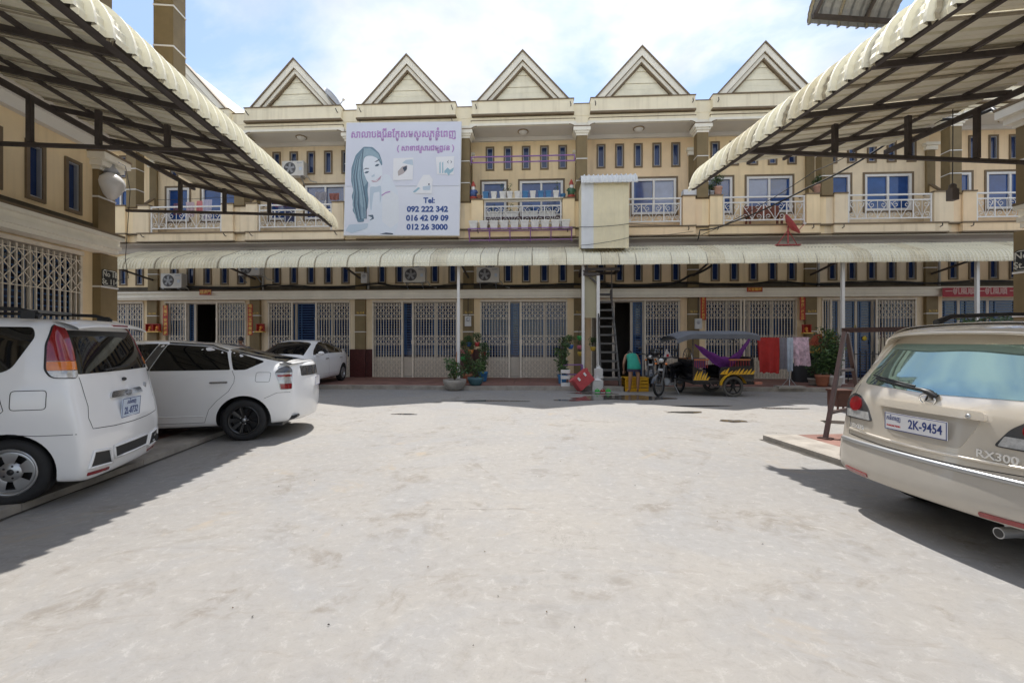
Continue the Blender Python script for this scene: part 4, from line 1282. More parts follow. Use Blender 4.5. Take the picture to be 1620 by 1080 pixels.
    for v, mir in (('BL', 1), ('BR', -1)):
        pl = rounded([(u * mir, z) for u, z in lamp], .025)
        tl = part('tail_light', patch(bvh, clip(pl, .99, False), v, .006, .02, .03), CLEARLENS, car)
        part('lens', patch(bvh, clip(pl, .995, True), v, .006, .02, .03), SMOKELENS, tl)
        for (a, b) in ((.752, .83), (.935, .965)):
            q = clip(clip(pl, b, False), a, True); cx = sum(p[0] for p in q) / len(q)
            part('lens', patch(bvh, [(cx + (u - cx) * .86, z) for u, z in q], v, .011, .01, .03), REDLENS, tl)
    part('rear_panel', patch(bvh, rounded([(-.52, .93), (.52, .93), (.50, 1.085), (-.50, 1.085)], .02), 'B', .004, .01), SMOKELENS, car)
    plate(car, back_at(bvh, 0, .82, .02), .34, .15, PLATEW, [])
    for v, sg in (('FL', 1), ('FR', -1)):
        part('headlight', patch(bvh, rounded([(sg * -2.08, .62), (sg * -1.80, .60), (sg * -1.82, .70), (sg * -2.02, .84), (sg * -2.10, .82)], .03), v, .006, .02, .04), CLEARLENS, car)
    part('grille', patch(bvh, rounded([(-.45, .28), (.45, .28), (.5, .42), (-.5, .42)], .03), 'F', .004, .01), BLACK, car)
    add_wheels(car, (0, 2.70), .862, .305, .19, .208 if style == 'nine' else .19, style, rimmat)
    return car

# ---- gold estate-type off-roader
def make_suv(M):
    sp = dict(
      tail=[(.28, -.82), (.36, -.90), (.50, -.93), (.595, -.925), (.625, -.84), (.7, -.805), (.95, -.795), (1.06, -.765), (1.25, -.645), (1.46, -.50), (1.62, -.42)],
      nose=[(.3, 3.5), (.6, 3.6), (.8, 3.56), (.98, 3.4)],
      top=[(-.9, 1.60), (-.4, 1.625), (.4, 1.66), (1.4, 1.665), (1.9, 1.6), (2.7, 1.14), (3.2, 1.02), (3.6, .85)],
      belt=[(-.9, 1.07), (2.6, 1.04), (3.2, .9), (3.6, .75)], bot=[(-.9, .32), (-.4, .30), (3.2, .27), (3.6, .3)],
      hw=[(-.9, .86), (-.5, .895), (0, .908), (2.6, .908), (3.2, .86), (3.6, .72)], rw=[(-.9, .60), (0, .62), (1.6, .62), (2.7, .66), (3.6, .5)],
      xs=[-.85, -.6, -.3, .1, .6, 1.1, 1.6, 1.95, 2.35, 2.7, 3.1, 3.4, 3.6], arches=[(0, .40), (2.62, .40)], wr=.345, edge=.06, yk=.93, rbow=.09)
    me, bvh = car_body(sp, GOLD, 3)
    car = thing('off_roader', 'champagne gold five-door off-roader with a sky reflecting rear window at the right edge', 'car', M)
    obj('body', me, car)
    sk = MB(); sk.box(-.55, 3.2, -.72, .72, .28, .5); part('underbody', sk, BLACK, car)
    part('rear_window', patch(bvh, rounded([(-.66, 1.105), (0, 1.085), (.66, 1.105), (.585, 1.455), (-.585, 1.455)], .05), 'B', .004, .012), FILM, car)
    for v in ('L', 'R'):
        for poly in ([(.35, 1.11), (-.28, 1.11), (-.12, 1.50), (.35, 1.53)], [(1.28, 1.10), (.42, 1.11), (.42, 1.535), (1.26, 1.55)], [(2.35, 1.08), (1.36, 1.10), (1.34, 1.55), (1.75, 1.52)]):
            part('side_window', patch(bvh, rounded(poly, .05), v), TINT, car)
        sb = MB(); seam(bvh, [(1.32, 1.55), (1.32, .4)], v, .0055, sb); seam(bvh, [(.38, 1.1), (.36, .75), (.5, .4)], v, .0055, sb); seam(bvh, [(2.4, 1.05), (2.38, .4)], v, .0055, sb)
        part('panel_gap', sb, SEAMM, car)
        cl = patch(bvh, rounded([(.48, .40), (2.2, .40), (2.2, .56), (.48, .56)], .02), v, .012, .02, .08); part('side_cladding', cl, GOLDLOW, car)
    part('windscreen', patch(bvh, rounded([(1.95, -.6), (2.65, -.7), (2.65, .7), (1.95, .6)], .05), 'T', .004, .01, .08), TINT, car)
    # tailgate shut lines
    sb = MB(); seam(bvh, [(.705, 1.10), (.715, .98), (.72, .80), (.705, .655), (.3, .63), (0, .626), (-.3, .63), (-.705, .655), (-.72, .80), (-.715, .98), (-.705, 1.1)], 'B', .006, sb); part('tailgate_gap', sb, SEAMM, car)
    # bumper skin in silver beige with its shade mixed into the colour, step on top and lower lip
    part('bumper', patch(bvh, rounded([(-.80, .335), (.80, .335), (.83, .45), (.82, .585), (-.82, .585), (-.83, .45)], .03), 'B', .010, .02, .05), GOLDLOW, car)
    for v, sg in (('L', 1), ('R', -1)):
        part('bumper', patch(bvh, rounded([(-.40, .335), (-.82, .36), (-.86, .45), (-.84, .585), (-.40, .585)], .02), v, .010, .02, .05), GOLDLOW, car)
    st = MB(); surf_bar(bvh, [(-.78, .60), (-.4, .603), (0, .603), (.4, .603), (.78, .60)], 'B', .020, .004, st, 8); part('bumper_step', st, ALLOY, car)
    st = MB(); surf_bar(bvh, [(-.70, .70), (-.3, .685), (0, .68), (.3, .685), (.70, .70)], 'B', .011, .004, st, 6); part('tailgate_moulding', st, GOLD, car)
    for sg in (-1, 1):
        part('reflector', patch(bvh, rounded([(sg * .42, .345), (sg * .68, .352), (sg * .68, .378), (sg * .42, .372)], .01), 'B', .016, .02, .04), REDLENS, car)
    # lights: smoked housing, round red lamp, clear strip below
    lampB = [(.445, .800), (.70, .795), (.80, .80), (.79, .96), (.72, 1.015), (.62, 1.0), (.52, .92)]
    for sg in (1, -1):
        pl = rounded([(y * sg, z) for y, z in lampB], .03)
        tl = part('tail_light', patch(bvh, pl, 'B', .008, .02, .03), SMOKELENS, car)
        part('lens', patch(bvh, rounded([(sg * .47, .806), (sg * .76, .806), (sg * .775, .872), (sg * .50, .872)], .01), 'B', .013, .02, .03), CLEARLENS, tl)
        part('lens', patch(bvh, [(sg * .655 + .072 * math.cos(a), .925 + .062 * math.sin(a)) for a in [2 * PI * i / 20 for i in range(20)]], 'B', .020, .02, .03), REDLENS, tl)
        v = 'L' if sg > 0 else 'R'
        sd = part('lens', patch(bvh, rounded([(-.70, .81), (-.50, .82), (-.46, .87), (-.56, .97), (-.70, .985)], .02), v, .008, .02, .03), CLEARLENS, tl)
    # plate garnish, handle, badge
    part('plate_recess', patch(bvh, rounded([(-.37, .95), (-.26, .735), (.26, .735), (.37, .95)], .05), 'B', .003, .004, .04), GOLDLOW, car)
    part('tailgate_garnish', patch(bvh, rounded([(-.40, .945), (.40, .945), (.385, 1.0), (-.385, 1.0)], .02), 'B', .035, .05, .04), GOLD, car)
    lk = MB(); lk.lathe([(0, .004), (.012, .004), (.016, -.004)], 14); part('lock', lk, ALLOY, car, back_at(bvh, -.31, .972, .042))
    plate(car, back_at(bvh, .045, .845, .03), .48, .13, PLATEW, [('ភនំពេញ', .046, -.165, .024, 1, .0004, .85), ('PHNOM PENH', .019, -.165, -.034, 2, .0004, .95), ('2K-9454', .096, .082, -.002, 1, .0014, .76)])
    bd = MB(); mB = back_at(bvh, 0, 1.045, .014, R(-14))
    bd.tube([mB @ Vector((.058 * math.cos(a), .040 * math.sin(a), 0)) for a in [2 * PI * i / 24 for i in range(24)]], .0065, 6, True)
    bd.bar(mB @ Vector((.014, .034, 0)), mB @ Vector((-.020, -.016, 0)), .010, .008); bd.bar(mB @ Vector((-.024, -.016, 0)), mB @ Vector((.048, -.016, 0)), .010, .008)
    part('badge', bd, CHROME, car)
    tx = MB(); text_mb(tx, 'RX300', .072, back_at(bvh, -.475, .735, .012), .004, bold=.001, sx=1.2); part('model_letters', tx, CHROME, car)
    tx = MB(); text_mb(tx, 'LEXUS', .055, back_at(bvh, .60, .735, .014) @ Matrix.Rotation(R(-12), 4, 'Y'), .004, bold=.001, sx=1.15); part('maker_letters', tx, CHROME, car)
    # wiper
    wp = MB(); surf_bar(bvh, [(-.02, 1.095), (.30, 1.125), (.52, 1.15)], 'B', .010, .02, wp); surf_bar(bvh, [(.12, 1.12), (.56, 1.17)], 'B', .007, .028, wp)
    c, nr = project(bvh, -.05, 1.085, 'B'); wp.tube([c + Vector((-.02, 0, -.02)), c + Vector((-.035, .04, .015)), c + Vector((-.03, .10, .03))], [.028, .024, .014], 8); part('wiper', wp, BLACK, car)
    sp_ = MB()
    def fn(u, w):
        y = -.66 + 1.32 * u; a = 2 * PI * w; q = (y / .66) ** 2
        return (-.50 + .16 * q * q - .03 + .17 * math.cos(a), y, 1.575 - .03 * q + .026 * math.sin(a) + .035 * math.cos(a) - .06 * q ** 4)
    sp_.grid(20, 12, fn); part('spoiler', sp_, GOLD, car)
    for sg in (-1, 1):
        rl = MB(); rl.tube([(-.15, sg * .56, 1.64), (.0, sg * .57, 1.70), (.6, sg * .58, 1.725), (1.3, sg * .57, 1.72), (1.5, sg * .56, 1.65)], [.03, .02, .016, .02, .03], 8); part('roof_rail', rl, BLACK, car)
    ex = MB(); ex.cyl((-.55, -.52, .275), (-.90, -.50, .26), .035); ex.cyl((-.3, -.55, .30), (-.72, -.45, .29), .085, n=14); ex.m = 1; ex.cyl((-.8, -.506, .264), (-.902, -.50, .26), .028)
    part('exhaust', ex, [ALLOY, BLACK], car)
    add_wheels(car, (0, 2.62), .895, .345, .22, .225, 'five', ALLOY)
    return car

def carM(M, x, y, heading, z=0.0, sc=1.0):
    return M @ T(x, y, z, heading) @ Matrix.Diagonal((sc, sc, sc, 1))
EYE = Matrix.Identity(4)
# minivan: rear axle under (x', y'); nose points away from the lane
make_minivan(carM(EYE, -4.62, 4.70, PI + R(16), .055, 1.05))
make_hatchback(carM(EYE, -4.23, 7.70, PI + R(12), 0.0, 1.02), 'white wedge-shaped hatchback with black alloy wheels, tail to the lane behind the minivan', 'nine', BLACKALLOY, WHITEPAINT, 'white wedge-shaped hatchbacks')
make_hatchback(carM(EYE, -6.78, 16.1, -R(90), .12, 0.96), 'white wedge-shaped hatchback parked nose out on the porch near the gates', 'five', ALLOY, WHITEPAINT2, 'white wedge-shaped hatchbacks')
make_suv(carM(ML, 4.31, 3.15, 0.0, 0.0, 1.015))

# ------------------------------------------------------------------ measured placing: a picture point at a known depth
def P(px, py, Y):
    return Vector(((px - 810) / 720 * Y, Y, 1.5 + (540 - py) * Y / 720))
def FP(px, py, d):
    """along-the-terrace coordinate and height of a picture point that lies d in front of the wall"""
    u = (px - 810) / 720; y0 = 17.34 - d
    s = u * y0 / (.99844 + .05582 * u); Y = y0 - .05582 * s
    return s, 1.5 + (540 - py) * Y / 720

# ---- billboard
VINYL = mat('printed_vinyl', (0.68, 0.71, 0.81), 0.45, var=0.03, scale=1.0)
VINYL2 = mat('printed_vinyl_lower', (0.72, 0.75, 0.83), 0.45, var=0.03, scale=1.0)
inks = dict(hair=(.15, .25, .33), hair2=(.30, .42, .50), hair3=(.09, .14, .20), face=(.74, .79, .86), shade=(.50, .60, .70), skin=(.70, .76, .84), pale=(.74, .78, .83), teal=(.30, .48, .58), ink=(.05, .07, .11), lip=(.50, .33, .43), purple=(.46, .27, .56), navy=(.03, .08, .28), tan=(.45, .40, .40), white=(.80, .81, .84))
INK = [VINYL, VINYL2] + [mat('print_' + k, c, 0.45, var=0.08 if k in ('hair', 'hair2') else 0.02, scale=9) for k, c in inks.items()]
IX = {k: i + 2 for i, k in enumerate(inks)}
bs0, _ = FP(549, 270, 1.32); bs1, _ = FP(732, 270, 1.32)
BW = bs1 - bs0; BH = 4.08
BB = thing('billboard', 'big square pale vinyl billboard of a beauty school with a portrait of a smiling woman', 'billboard', fac((bs0 + bs1) / 2, 1.30, 7.30) @ Matrix.Rotation(R(-1.2), 4, 'X') @ Matrix.Rotation(R(.9), 4, 'Y'))
def bxy(cx, cy): return ((cx - 518) / 945 * BW, (540 - cy) / 960 * BH)
m = MB(); ring(m, -BW / 2, BW / 2, -BH / 2, BH / 2, .05, -.02, .03); m.box(-BW / 2 + .05, BW / 2 - .05, .012, .03, -BH / 2 + .05, BH / 2 - .05)
for x in (-1.2, 0, 1.2): m.box(x - .03, x + .03, .03, .09, -BH / 2, BH / 2)
part('frame', m, WHITE, BB)
zseam = bxy(0, 605)[1]
m = MB(); m.box(-BW / 2 + .02, BW / 2 - .02, -.034, -.0205, zseam + .006, BH / 2 - .02); part('banner_sheet', m, VINYL, BB)
m = MB(); m.box(-BW / 2 + .02, BW / 2 - .02, -.032, -.0205, -BH / 2 + .02, zseam - .006); part('banner_sheet', m, VINYL2, BB)
pr = MB(); lay = [0]
def shape(key, pts, rad=.06):
    lay[0] += 1; y = -.0346 - .0003 * lay[0]
    pl = rounded([bxy(*p) for p in pts], rad, 4)
    pr.m = IX[key]; k = len(pl); o = len(pr.v)
    cx = sum(p[0] for p in pl) / k
    from mathutils.geometry import tessellate_polygon
    tr = tessellate_polygon([[Vector((x, 0, z)) for x, z in pl]])
    pr.add([(x, y, z) for x, z in pl], [tuple(t) for t in tr])
shape('hair', [(195, 268), (270, 272), (325, 325), (350, 395), (352, 430), (330, 420), (240, 560), (235, 640), (245, 720), (240, 790), (205, 850), (215, 905), (160, 910), (140, 850), (115, 810), (125, 760), (105, 690), (118, 640), (98, 560), (98, 450), (130, 340)])
shape('skin', [(250, 600), (350, 590), (365, 500), (410, 510), (440, 560), (480, 640), (495, 720), (490, 940), (470, 1000), (90, 1000), (75, 960), (120, 930), (250, 915), (255, 760)])
shape('pale', [(360, 650), (430, 640), (490, 690), (500, 900), (430, 960), (360, 900)])
shape('shade', [(255, 610), (345, 600), (352, 690), (335, 780), (300, 850), (262, 800), (255, 720)], .05)
shape('skin', [(285, 660), (335, 650), (340, 760), (330, 900), (262, 910), (272, 800)], .05)
shape('face', [(205, 352), (255, 342), (310, 365), (345, 430), (357, 510), (350, 580), (315, 612), (268, 605), (225, 555), (200, 490), (190, 420)], .10)
shape('hair2', [(190, 285), (250, 280), (318, 330), (345, 400), (300, 362), (250, 340), (205, 350), (185, 430), (200, 500), (232, 572), (205, 610), (190, 560), (165, 470), (160, 380)], .04)
shape('hair', [(140, 380), (165, 330), (178, 400), (180, 500), (205, 600), (185, 700), (160, 640), (140, 520)], .05)
shape('hair2', [(170, 640), (205, 640), (225, 740), (205, 800), (175, 740)], .04)
shape('hair3', [(150, 720), (180, 770), (215, 790), (225, 850), (185, 890), (160, 850)], .04)
shape('hair3', [(240, 850), (285, 845), (295, 880), (255, 895), (280, 870)], .03)
for i in range(11):
    t0 = i / 10; a0 = 150 + 60 * t0; wv = 26 * (1 - t0)
    pth = [(200 - 8 * t0, 275 + 10 * t0), (135 + 50 * t0, 380), (112 + 70 * t0, 520), (125 + 85 * t0, 660), (118 + 110 * t0, 760), (150 + 80 * t0, 880)]
    up_ = [(x + 4, y) for x, y in pth]; shape(('hair2', 'hair3', 'hair')[i % 3] if i not in (3, 7) else 'hair2', [(x - 4, y) for x, y in pth] + up_[::-1], .02)
shape('ink', [(195, 468), (215, 450), (245, 452), (243, 457), (215, 458)], .01); shape('ink', [(285, 400), (310, 385), (332, 372), (326, 384), (305, 398)], .01)
shape('hair3', [(205, 490), (222, 478), (245, 478), (235, 492), (218, 497)], .012); shape('hair3', [(290, 430), (308, 416), (330, 418), (318, 434), (300, 438)], .012)
shape('shade', [(278, 510), (290, 500), (292, 520), (272, 528), (262, 520)], .01)
shape('lip', [(262, 556), (300, 556), (325, 538), (348, 512), (338, 545), (310, 568), (280, 570)], .02); shape('white', [(272, 558), (302, 558), (325, 543), (308, 563)], .01)
shape('purple', [(350, 680), (385, 655), (425, 645), (420, 655), (385, 665), (355, 688)], .01)
shape('shade', [(60, 985), (90, 930), (250, 918), (240, 960), (120, 1000)], .05); shape('ink', [(345, 1008), (395, 996), (455, 1002), (450, 1012)], .01)
shape('white', [(443, 368), (607, 366), (604, 552), (443, 556)], .005); shape('tan', [(480, 480), (515, 440), (558, 430), (555, 470), (525, 500), (485, 520)], .03); shape('shade', [(515, 410), (545, 385), (600, 380), (605, 430), (560, 420)], .03); shape('ink', [(520, 450), (552, 432), (556, 460), (535, 485)], .02)
shape('white', [(788, 360), (938, 355), (934, 510), (800, 505)], .005)
for a in (818, 840): shape('teal', [(a, 410), (a + 9, 400), (a + 12, 495), (a + 2, 500)], .005)
shape('teal', [(858, 480), (885, 450), (905, 470), (935, 450), (930, 480), (905, 500), (895, 520), (880, 495), (862, 500)], .01)
for sg in (-1, 1): shape('ink', [(900 + sg * 4, 385), (900 + sg * 20, 403), (900 + sg * 6, 420), (900 + sg * 13, 403)], .004)
shape('white', [(660, 560), (690, 512), (740, 510), (768, 550), (760, 668), (610, 668)], .03); shape('teal', [(606, 655), (650, 615), (668, 622), (625, 660)], .01); shape('ink', [(730, 585), (742, 583), (742, 598), (732, 598)], .004); shape('shade', [(685, 610), (750, 600), (745, 640), (690, 640)], .03)
part('print', pr, INK, BB)
def btext(t, size, cx, cy, k, bold=.006, sx=1.0):
    tx = MB(); tx.m = IX[k]; x, z = bxy(cx, cy); text_mb(tx, t, size, Matrix.Translation((x, -.0365, z)) @ UPR, .001, bold=0 if ord(t[-1]) > 5000 or ord(t[2 % len(t)]) > 5000 else bold, sx=sx, bevel=.010 if ord(t[0]) > 5000 or t[0] == '(' else 0)
    part('text_line', tx, INK, BB)
btext('សាលាបងេរីនែកសមសសភនំេពញ', .36, 518, 165, 'purple', .008, .86)
for cx in (350, 470, 635, 740, 792): btext('ម', .17, cx, 207, 'purple', .006)
btext('( សាខាផសារជមពូវន )', .27, 702, 285, 'purple', .006, .92)
for cx in (662, 808): btext('ព', .14, cx, 316, 'purple', .004)
btext('Tel:', .27, 741, 727, 'navy', .010); btext('092 222 342', .275, 728, 800, 'navy', .012, 1.06); btext('016 42 09 09', .275, 728, 875, 'navy', .012, 1.04); btext('012 26 3000', .275, 728, 950, 'navy', .012, 1.06)
for x in (-1.6, 1.75):
    h = MB(); h.tube([(x, .02, BH / 2 - .02), (x - .02, .02, BH / 2 + .10), (x - .10, .12, BH / 2 + .20)], .012, 6); part('hook', h, STEEL, BB)

# ---- sheet metal stair box standing in the awning, platform, chute and steep stair
BOXY = mat('pale_yellow_cladding', (0.82, 0.75, 0.53), 0.5, var=0.06, streak=0.2)
BOXG = mat('white_cladding', (0.76, 0.78, 0.79), 0.4, var=0.05)
s0, zt = FP(925, 288, 2.0); s1, zb = FP(1000, 392, 2.0)
SBX = thing('stair_box', 'tall cream sheet metal stair box with a white curved roof rising through the awning', 'shed', fac(s0, 2.0, 0))
w = s1 - s0
def clad(x0, x1, y, z0, z1):
    m = MB(); n = int((x1 - x0) / .13); p = (x1 - x0) / n
    for i in range(n):
        a = x0 + i * p; m.box(a, a + p * .8, y, y + .02, z0, z1); m.box(a + p * .8, a + p, y - .028, y + .02, z0, z1)
    return m
part('cladding', clad(0, .40, 0, zb, zt), BOXG, SBX); part('cladding', clad(.40, w, 0.004, zb, zt), BOXY, SBX)
for x in (0.0, w - .02):
    m = MB(); m.box(x, x + .02, .021, 1.0, zb + .1, zt); part('cladding', m, BOXY, SBX)
meR = me_sheet(.30, lip_profile(-.95, zt + .42, -.05, zt + .22, .14, zt - .08), 2).mesh('roof_sheet', BOXG, fix=False)
for i in range(6): obj('roof_sheet', meR, SBX, Matrix.Translation((-.02 + i * .305, 0, 0)))
STAIRM = mat('weathered_stair_steel', (.095, .09, .083), .75, var=.25)
ST = thing('steel_stair', 'steep grey steel stair with open treads leading up under the awning', 'stair', fac(2.92, 3.02, 0))
for x in (0.02, .60):
    m = MB(); m.bar((x, 0, .12), (x * .78 + .10, 1.55, 3.25), .05, .14); part('stringer', m, STAIRM, ST)
for i in range(11):
    t = (i + .7) / 11.2; y = 1.55 * t; z = .12 + 3.13 * t; a = .02 + (.10 + .0156 - .02) * t; b = .60 + (.568 - .60) * t
    m = MB(); m.box(a, b, y - .10, y + .14, z - .03, z + .03); part('tread', m, STAIRM, ST)
for x in (.03, .58):
    m = MB(); m.tube([(x * .8 + .1, 1.2, 2.7), (x * .8 + .1, 1.35, 3.9)], .02, 6); part('handrail', m, STEEL, ST)
PF = thing('steel_platform', 'grey steel landing frame hung under the awning beside the stair', 'platform', fac(2.45, 1.9, 0))
for (a, b) in (((0, 0, 3.92), (1.25, 0, 3.92)), ((0, .9, 3.92), (1.25, .9, 3.92)), ((0, 0, 3.92), (0, .9, 3.92)), ((1.25, 0, 3.92), (1.25, .9, 3.92)), ((.6, 0, 3.92), (.6, .9, 3.92)), ((0.05, -.03, 3.75), (.6, -.03, 3.75))):
    m = MB(); m.bar(a, b, .06, .10); part('frame_bar', m, STEEL, PF)
m = MB(); m.box(.50, .60, -.05, .05, .12, 3.72); m.box(.45, .65, -.09, .09, .12, .135); part('post', m, WHITE, PF)
m = MB(); m.bar((.55, -.02, 3.4), (.05, -.02, 3.88), .05, .06); part('brace', m, STEEL, PF)
CH = MB(); CH.box(.06, .50, .10, .16, 2.30, 3.80); CH.box(.06, .10, .16, .8, 2.30, 3.80)
solo('chute_panel', CH, mat('greenish_beige_panel', (0.42, 0.38, 0.25), 0.5, var=0.06), 'greenish beige hanging panel between two white posts under the awning', 'panel', fac(2.45, 1.9, 0))

# ---- air conditioners
ACW = mat('aircon_white', (0.66, 0.65, 0.61), 0.45, var=0.05, streak=0.2)
def make_ac(M, label):
    r = thing('air_conditioner', label, 'air conditioner', M, 'outdoor air conditioner units')
    m = MB(); m.box(-.42, .42, -.30, 0, 0, .56); part('casing', m, ACW, r)
    m = MB()
    for q in (.06, .10, .14, .18, .215): m.tube([(-.12 + q * math.cos(a), -.312, .28 + q * math.sin(a)) for a in [2 * PI * i / 22 for i in range(22)]], .006, 4, True)
    for i in range(10):
        a = 2 * PI * i / 10; m.bar((-.12, -.312, .28), (-.12 + .22 * math.cos(a), -.312, .28 + .22 * math.sin(a)), .005)
    part('fan_guard', m, GREYAL, r)
    m = MB(); m.lathe([(0, -.302), (.23, -.303), (.235, -.29)], 28, c=(-.12, 0, .28), axis='y'); part('fan_opening', m, BLACK, r)
    m = MB()
    for i in range(5):
        a = 2 * PI * i / 5; m.bar((-.12 + .03 * math.cos(a), -.305, .28 + .03 * math.sin(a)), (-.12 + .19 * math.cos(a + .3), -.305, .28 + .19 * math.sin(a + .3)), .07, .004, up=(0, 1, 0))
    m.ball((-.12, -.306, .28), .035, .012, .035); part('fan', m, GREYAL, r)
    m = MB()
    for x in (-.3, .3): m.bar((x, .02, -.03), (x, -.33, -.03), .035); m.bar((x, .02, -.25), (x, -.28, -.03), .03)
    part('bracket', m, ZINC, r)
    m = MB(); m.tube([(.40, -.12, .08), (.50, -.12, .02), (.56, -.03, -.12), (.8, .0, -.18)], .02, 6); part('pipe', m, mat('pipe_lagging', (0.5, 0.48, 0.42), .8), r)
    m = MB(); m.box(.16, .36, -.304, -.3005, .46, .50); m.m = 1; m.box(.25, .35, -.304, -.3005, .20, .32); part('sticker', m, [GREYAL, PLATEB], r)
    return r
for px, py, d, up, lab in ((276, 456, .1, 0, 'outdoor air conditioner under the awning, left of the small red sign'), (657, 447, .1, 0, 'outdoor air conditioner under the awning, below the billboard'),
                      (773, 447, .1, 0, 'outdoor air conditioner under the awning, above the gate with blue centre door'), (398, 436, .1, 0, 'outdoor air conditioner half hidden behind the awning edge above the two hatchbacks'),
                      (467, 280, .1, 1, 'outdoor air conditioner on the upper wall left of the billboard')):
    s, z = FP(px, py, d + .15); make_ac(fac(s, d, z), lab)

# ---- paper strips, altars, banner and numbers
REDP = mat('red_festive_paper', (0.42, 0.035, 0.022), 0.6, var=0.12, scale=8)
GOLDP = mat('gold_lettering', (0.75, 0.50, 0.10), 0.45, var=0.1)
def red_strip(px, y0, y1, w, txt, label, group, vertical=True, d=.06):
    s, zt = FP(px, y0, d); _, zb = FP(px, y1, d); h = zt - zb
    r = thing('paper_strip' if vertical else 'red_sign', label, 'banner' if vertical else 'sign', fac(s, d, (zt + zb) / 2), group)
    m = MB(); m.box(-w / 2, w / 2, -.004, 0, -h / 2, h / 2); part('paper', m, REDP, r)
    t = MB()
    if vertical:
        n = len(txt)
        for i, c in enumerate(txt): text_mb(t, c, h / n * .86, Matrix.Translation((0, -.005, h / 2 - (i + .5) * h / n)) @ UPR, .001, bold=.004)
    else: text_mb(t, txt, h * .75, Matrix.Translation((0, -.005, 0)) @ UPR, .001, bold=.003)
    part('characters', t, GOLDP, r); return r
G1 = 'red paper strips beside the gates'
for px, y0, y1, t, lab in ((262, 483, 530, '天賜平安福祿壽', 'red paper strip with gold characters left of the open dark doorway'), (396, 481, 530, '地生金玉富貴春', 'red paper strip with gold characters beside the white hatchback roof'),
                        (1113, 470, 506, '生意興隆通四海', 'red paper strip behind the tuk-tuk canopy, left end of the closed gate'), (1270, 469, 506, '財源廣進達三江', 'red paper strip above the small red altar, right end of the closed gate')):
    red_strip(px, y0, y1, .20, t, lab, G1, True, .15)
red_strip(326, 458, 466.5, .48, '福滿門', 'small red sign with gold characters over the left open doorway', 'small red signs above the doors', False, .44)
red_strip(1195, 454.5, 461.5, .55, '天官賜福', 'small red sign with gold characters over the gate behind the tuk-tuk', 'small red signs above the doors', False, .44)
sA, zA = FP(1492, 455, .45); sB, zB = FP(1612, 469, .45)
RB = thing('red_banner', 'long red banner with pale characters above the blue doors at the right', 'banner', fac((sA + sB) / 2 + .4, .45, (zA + zB) / 2))
wB = sB - sA + .8; m = MB(); m.box(-wB / 2, wB / 2, -.006, 0, -(zA - zB) / 2, (zA - zB) / 2); part('cloth', m, mat('red_banner_cloth', (0.36, 0.012, 0.025), .6, var=.12), RB)
t = MB(); text_mb(t, '一帆風順 一帆風順 一帆風順', .25, Matrix.Translation((0, -.0075, .02)) @ UPR, .001, bold=.003); part('characters', t, mat('pale_pink_lettering', (.62, .42, .38), .5), RB)
def altar(px, py, label):
    s, z = FP(px, py, .2)
    r = thing('wall_altar', label, 'altar', fac(s, .15, z), 'small red wall altars')
    m = MB(); m.box(-.14, .14, -.16, 0, 0, .02); m.box(-.13, .13, -.02, 0, .02, .27); m.box(-.14, -.12, -.12, -.02, .02, .27); m.box(.12, .14, -.12, -.02, .02, .27); m.box(-.15, .15, -.14, 0, .27, .29); part('case', m, REDP, r)
    m = MB(); m.box(-.17, .17, -.2, 0, -.04, 0.0); part('shelf', m, GOLDP, r)
    m = MB(); m.lathe([(0, 0), (.03, 0), (.04, .05), (.035, .06), (0, .05)], 10, c=(0, -.09, .02)); part('incense_pot', m, GOLDP, r)
    m = MB(); m.lathe([(0, .22), (.05, .19), (.06, .13), (.04, .09), (0, .07)], 10, c=(0, -.035, 0)); part('idol', m, mat('altar_orange_paint', (.8, .32, .06), .5), r)  # idol in plain orange paint
for a in ((238, 524, 'left one of two red wall altars on the pillar behind the minivan'), (249, 524, 'right one of two red wall altars on the pillar behind the minivan'), (413, 524, 'small red wall altar on the pillar above the white hatchback tail'), (1276, 526, 'small red wall altar on the pillar above the hanging pink cloth')):
    altar(*a)
for k in range(0, 8):
    t = MB(); text_mb(t, 'St.114', .115, Matrix.Translation((0.02, 0, 0)) @ UPR, .003, bold=.001)
    solo('street_number', t, GOLDP, 'small gilt street lettering on the ' + ['first', 'second', 'third', 'fourth', 'fifth', 'sixth', 'seventh', 'eighth'][k] + ' olive pillar from the left', 'lettering', fac(S0 + W * k, .146, 2.60), 'gilt street letterings on the pillars')
PLB = mat('black_number_plate', (.016, .016, .015), .4, var=.1); PLT = mat('pale_plate_letters', (.55, .54, .47), .5)
for M, x, lab in ((MROWL, 0.0, 'black house number plate on the corner pillar of the left row'), (MROWR, 0.0, 'black house number plate on the corner pillar at the right edge')):
    r = thing('number_sign', lab, 'sign', M @ T(x, -.142, 2.68), 'black house number plates')
    m = MB(); m.prism(rounded([(-.18, -.155), (.18, -.155), (.18, .155), (-.18, .155)], .05), 'y', -.014, 0); part('plate', m, PLB, r)
    t = MB(); text_mb(t, 'No 1B', .135, Matrix.Translation((0, -.015, .07)) @ UPR, .002, bold=.002); text_mb(t, 'St. 114', .135, Matrix.Translation((0, -.015, -.07)) @ UPR, .002, bold=.002)
    pl = rounded([(-.165, -.14), (.165, -.14), (.165, .14), (-.165, .14)], .05); t.tube([(x_, -.015, z_) for x_, z_ in pl], .004, 4, True)
    part('letters', t, PLT, r)

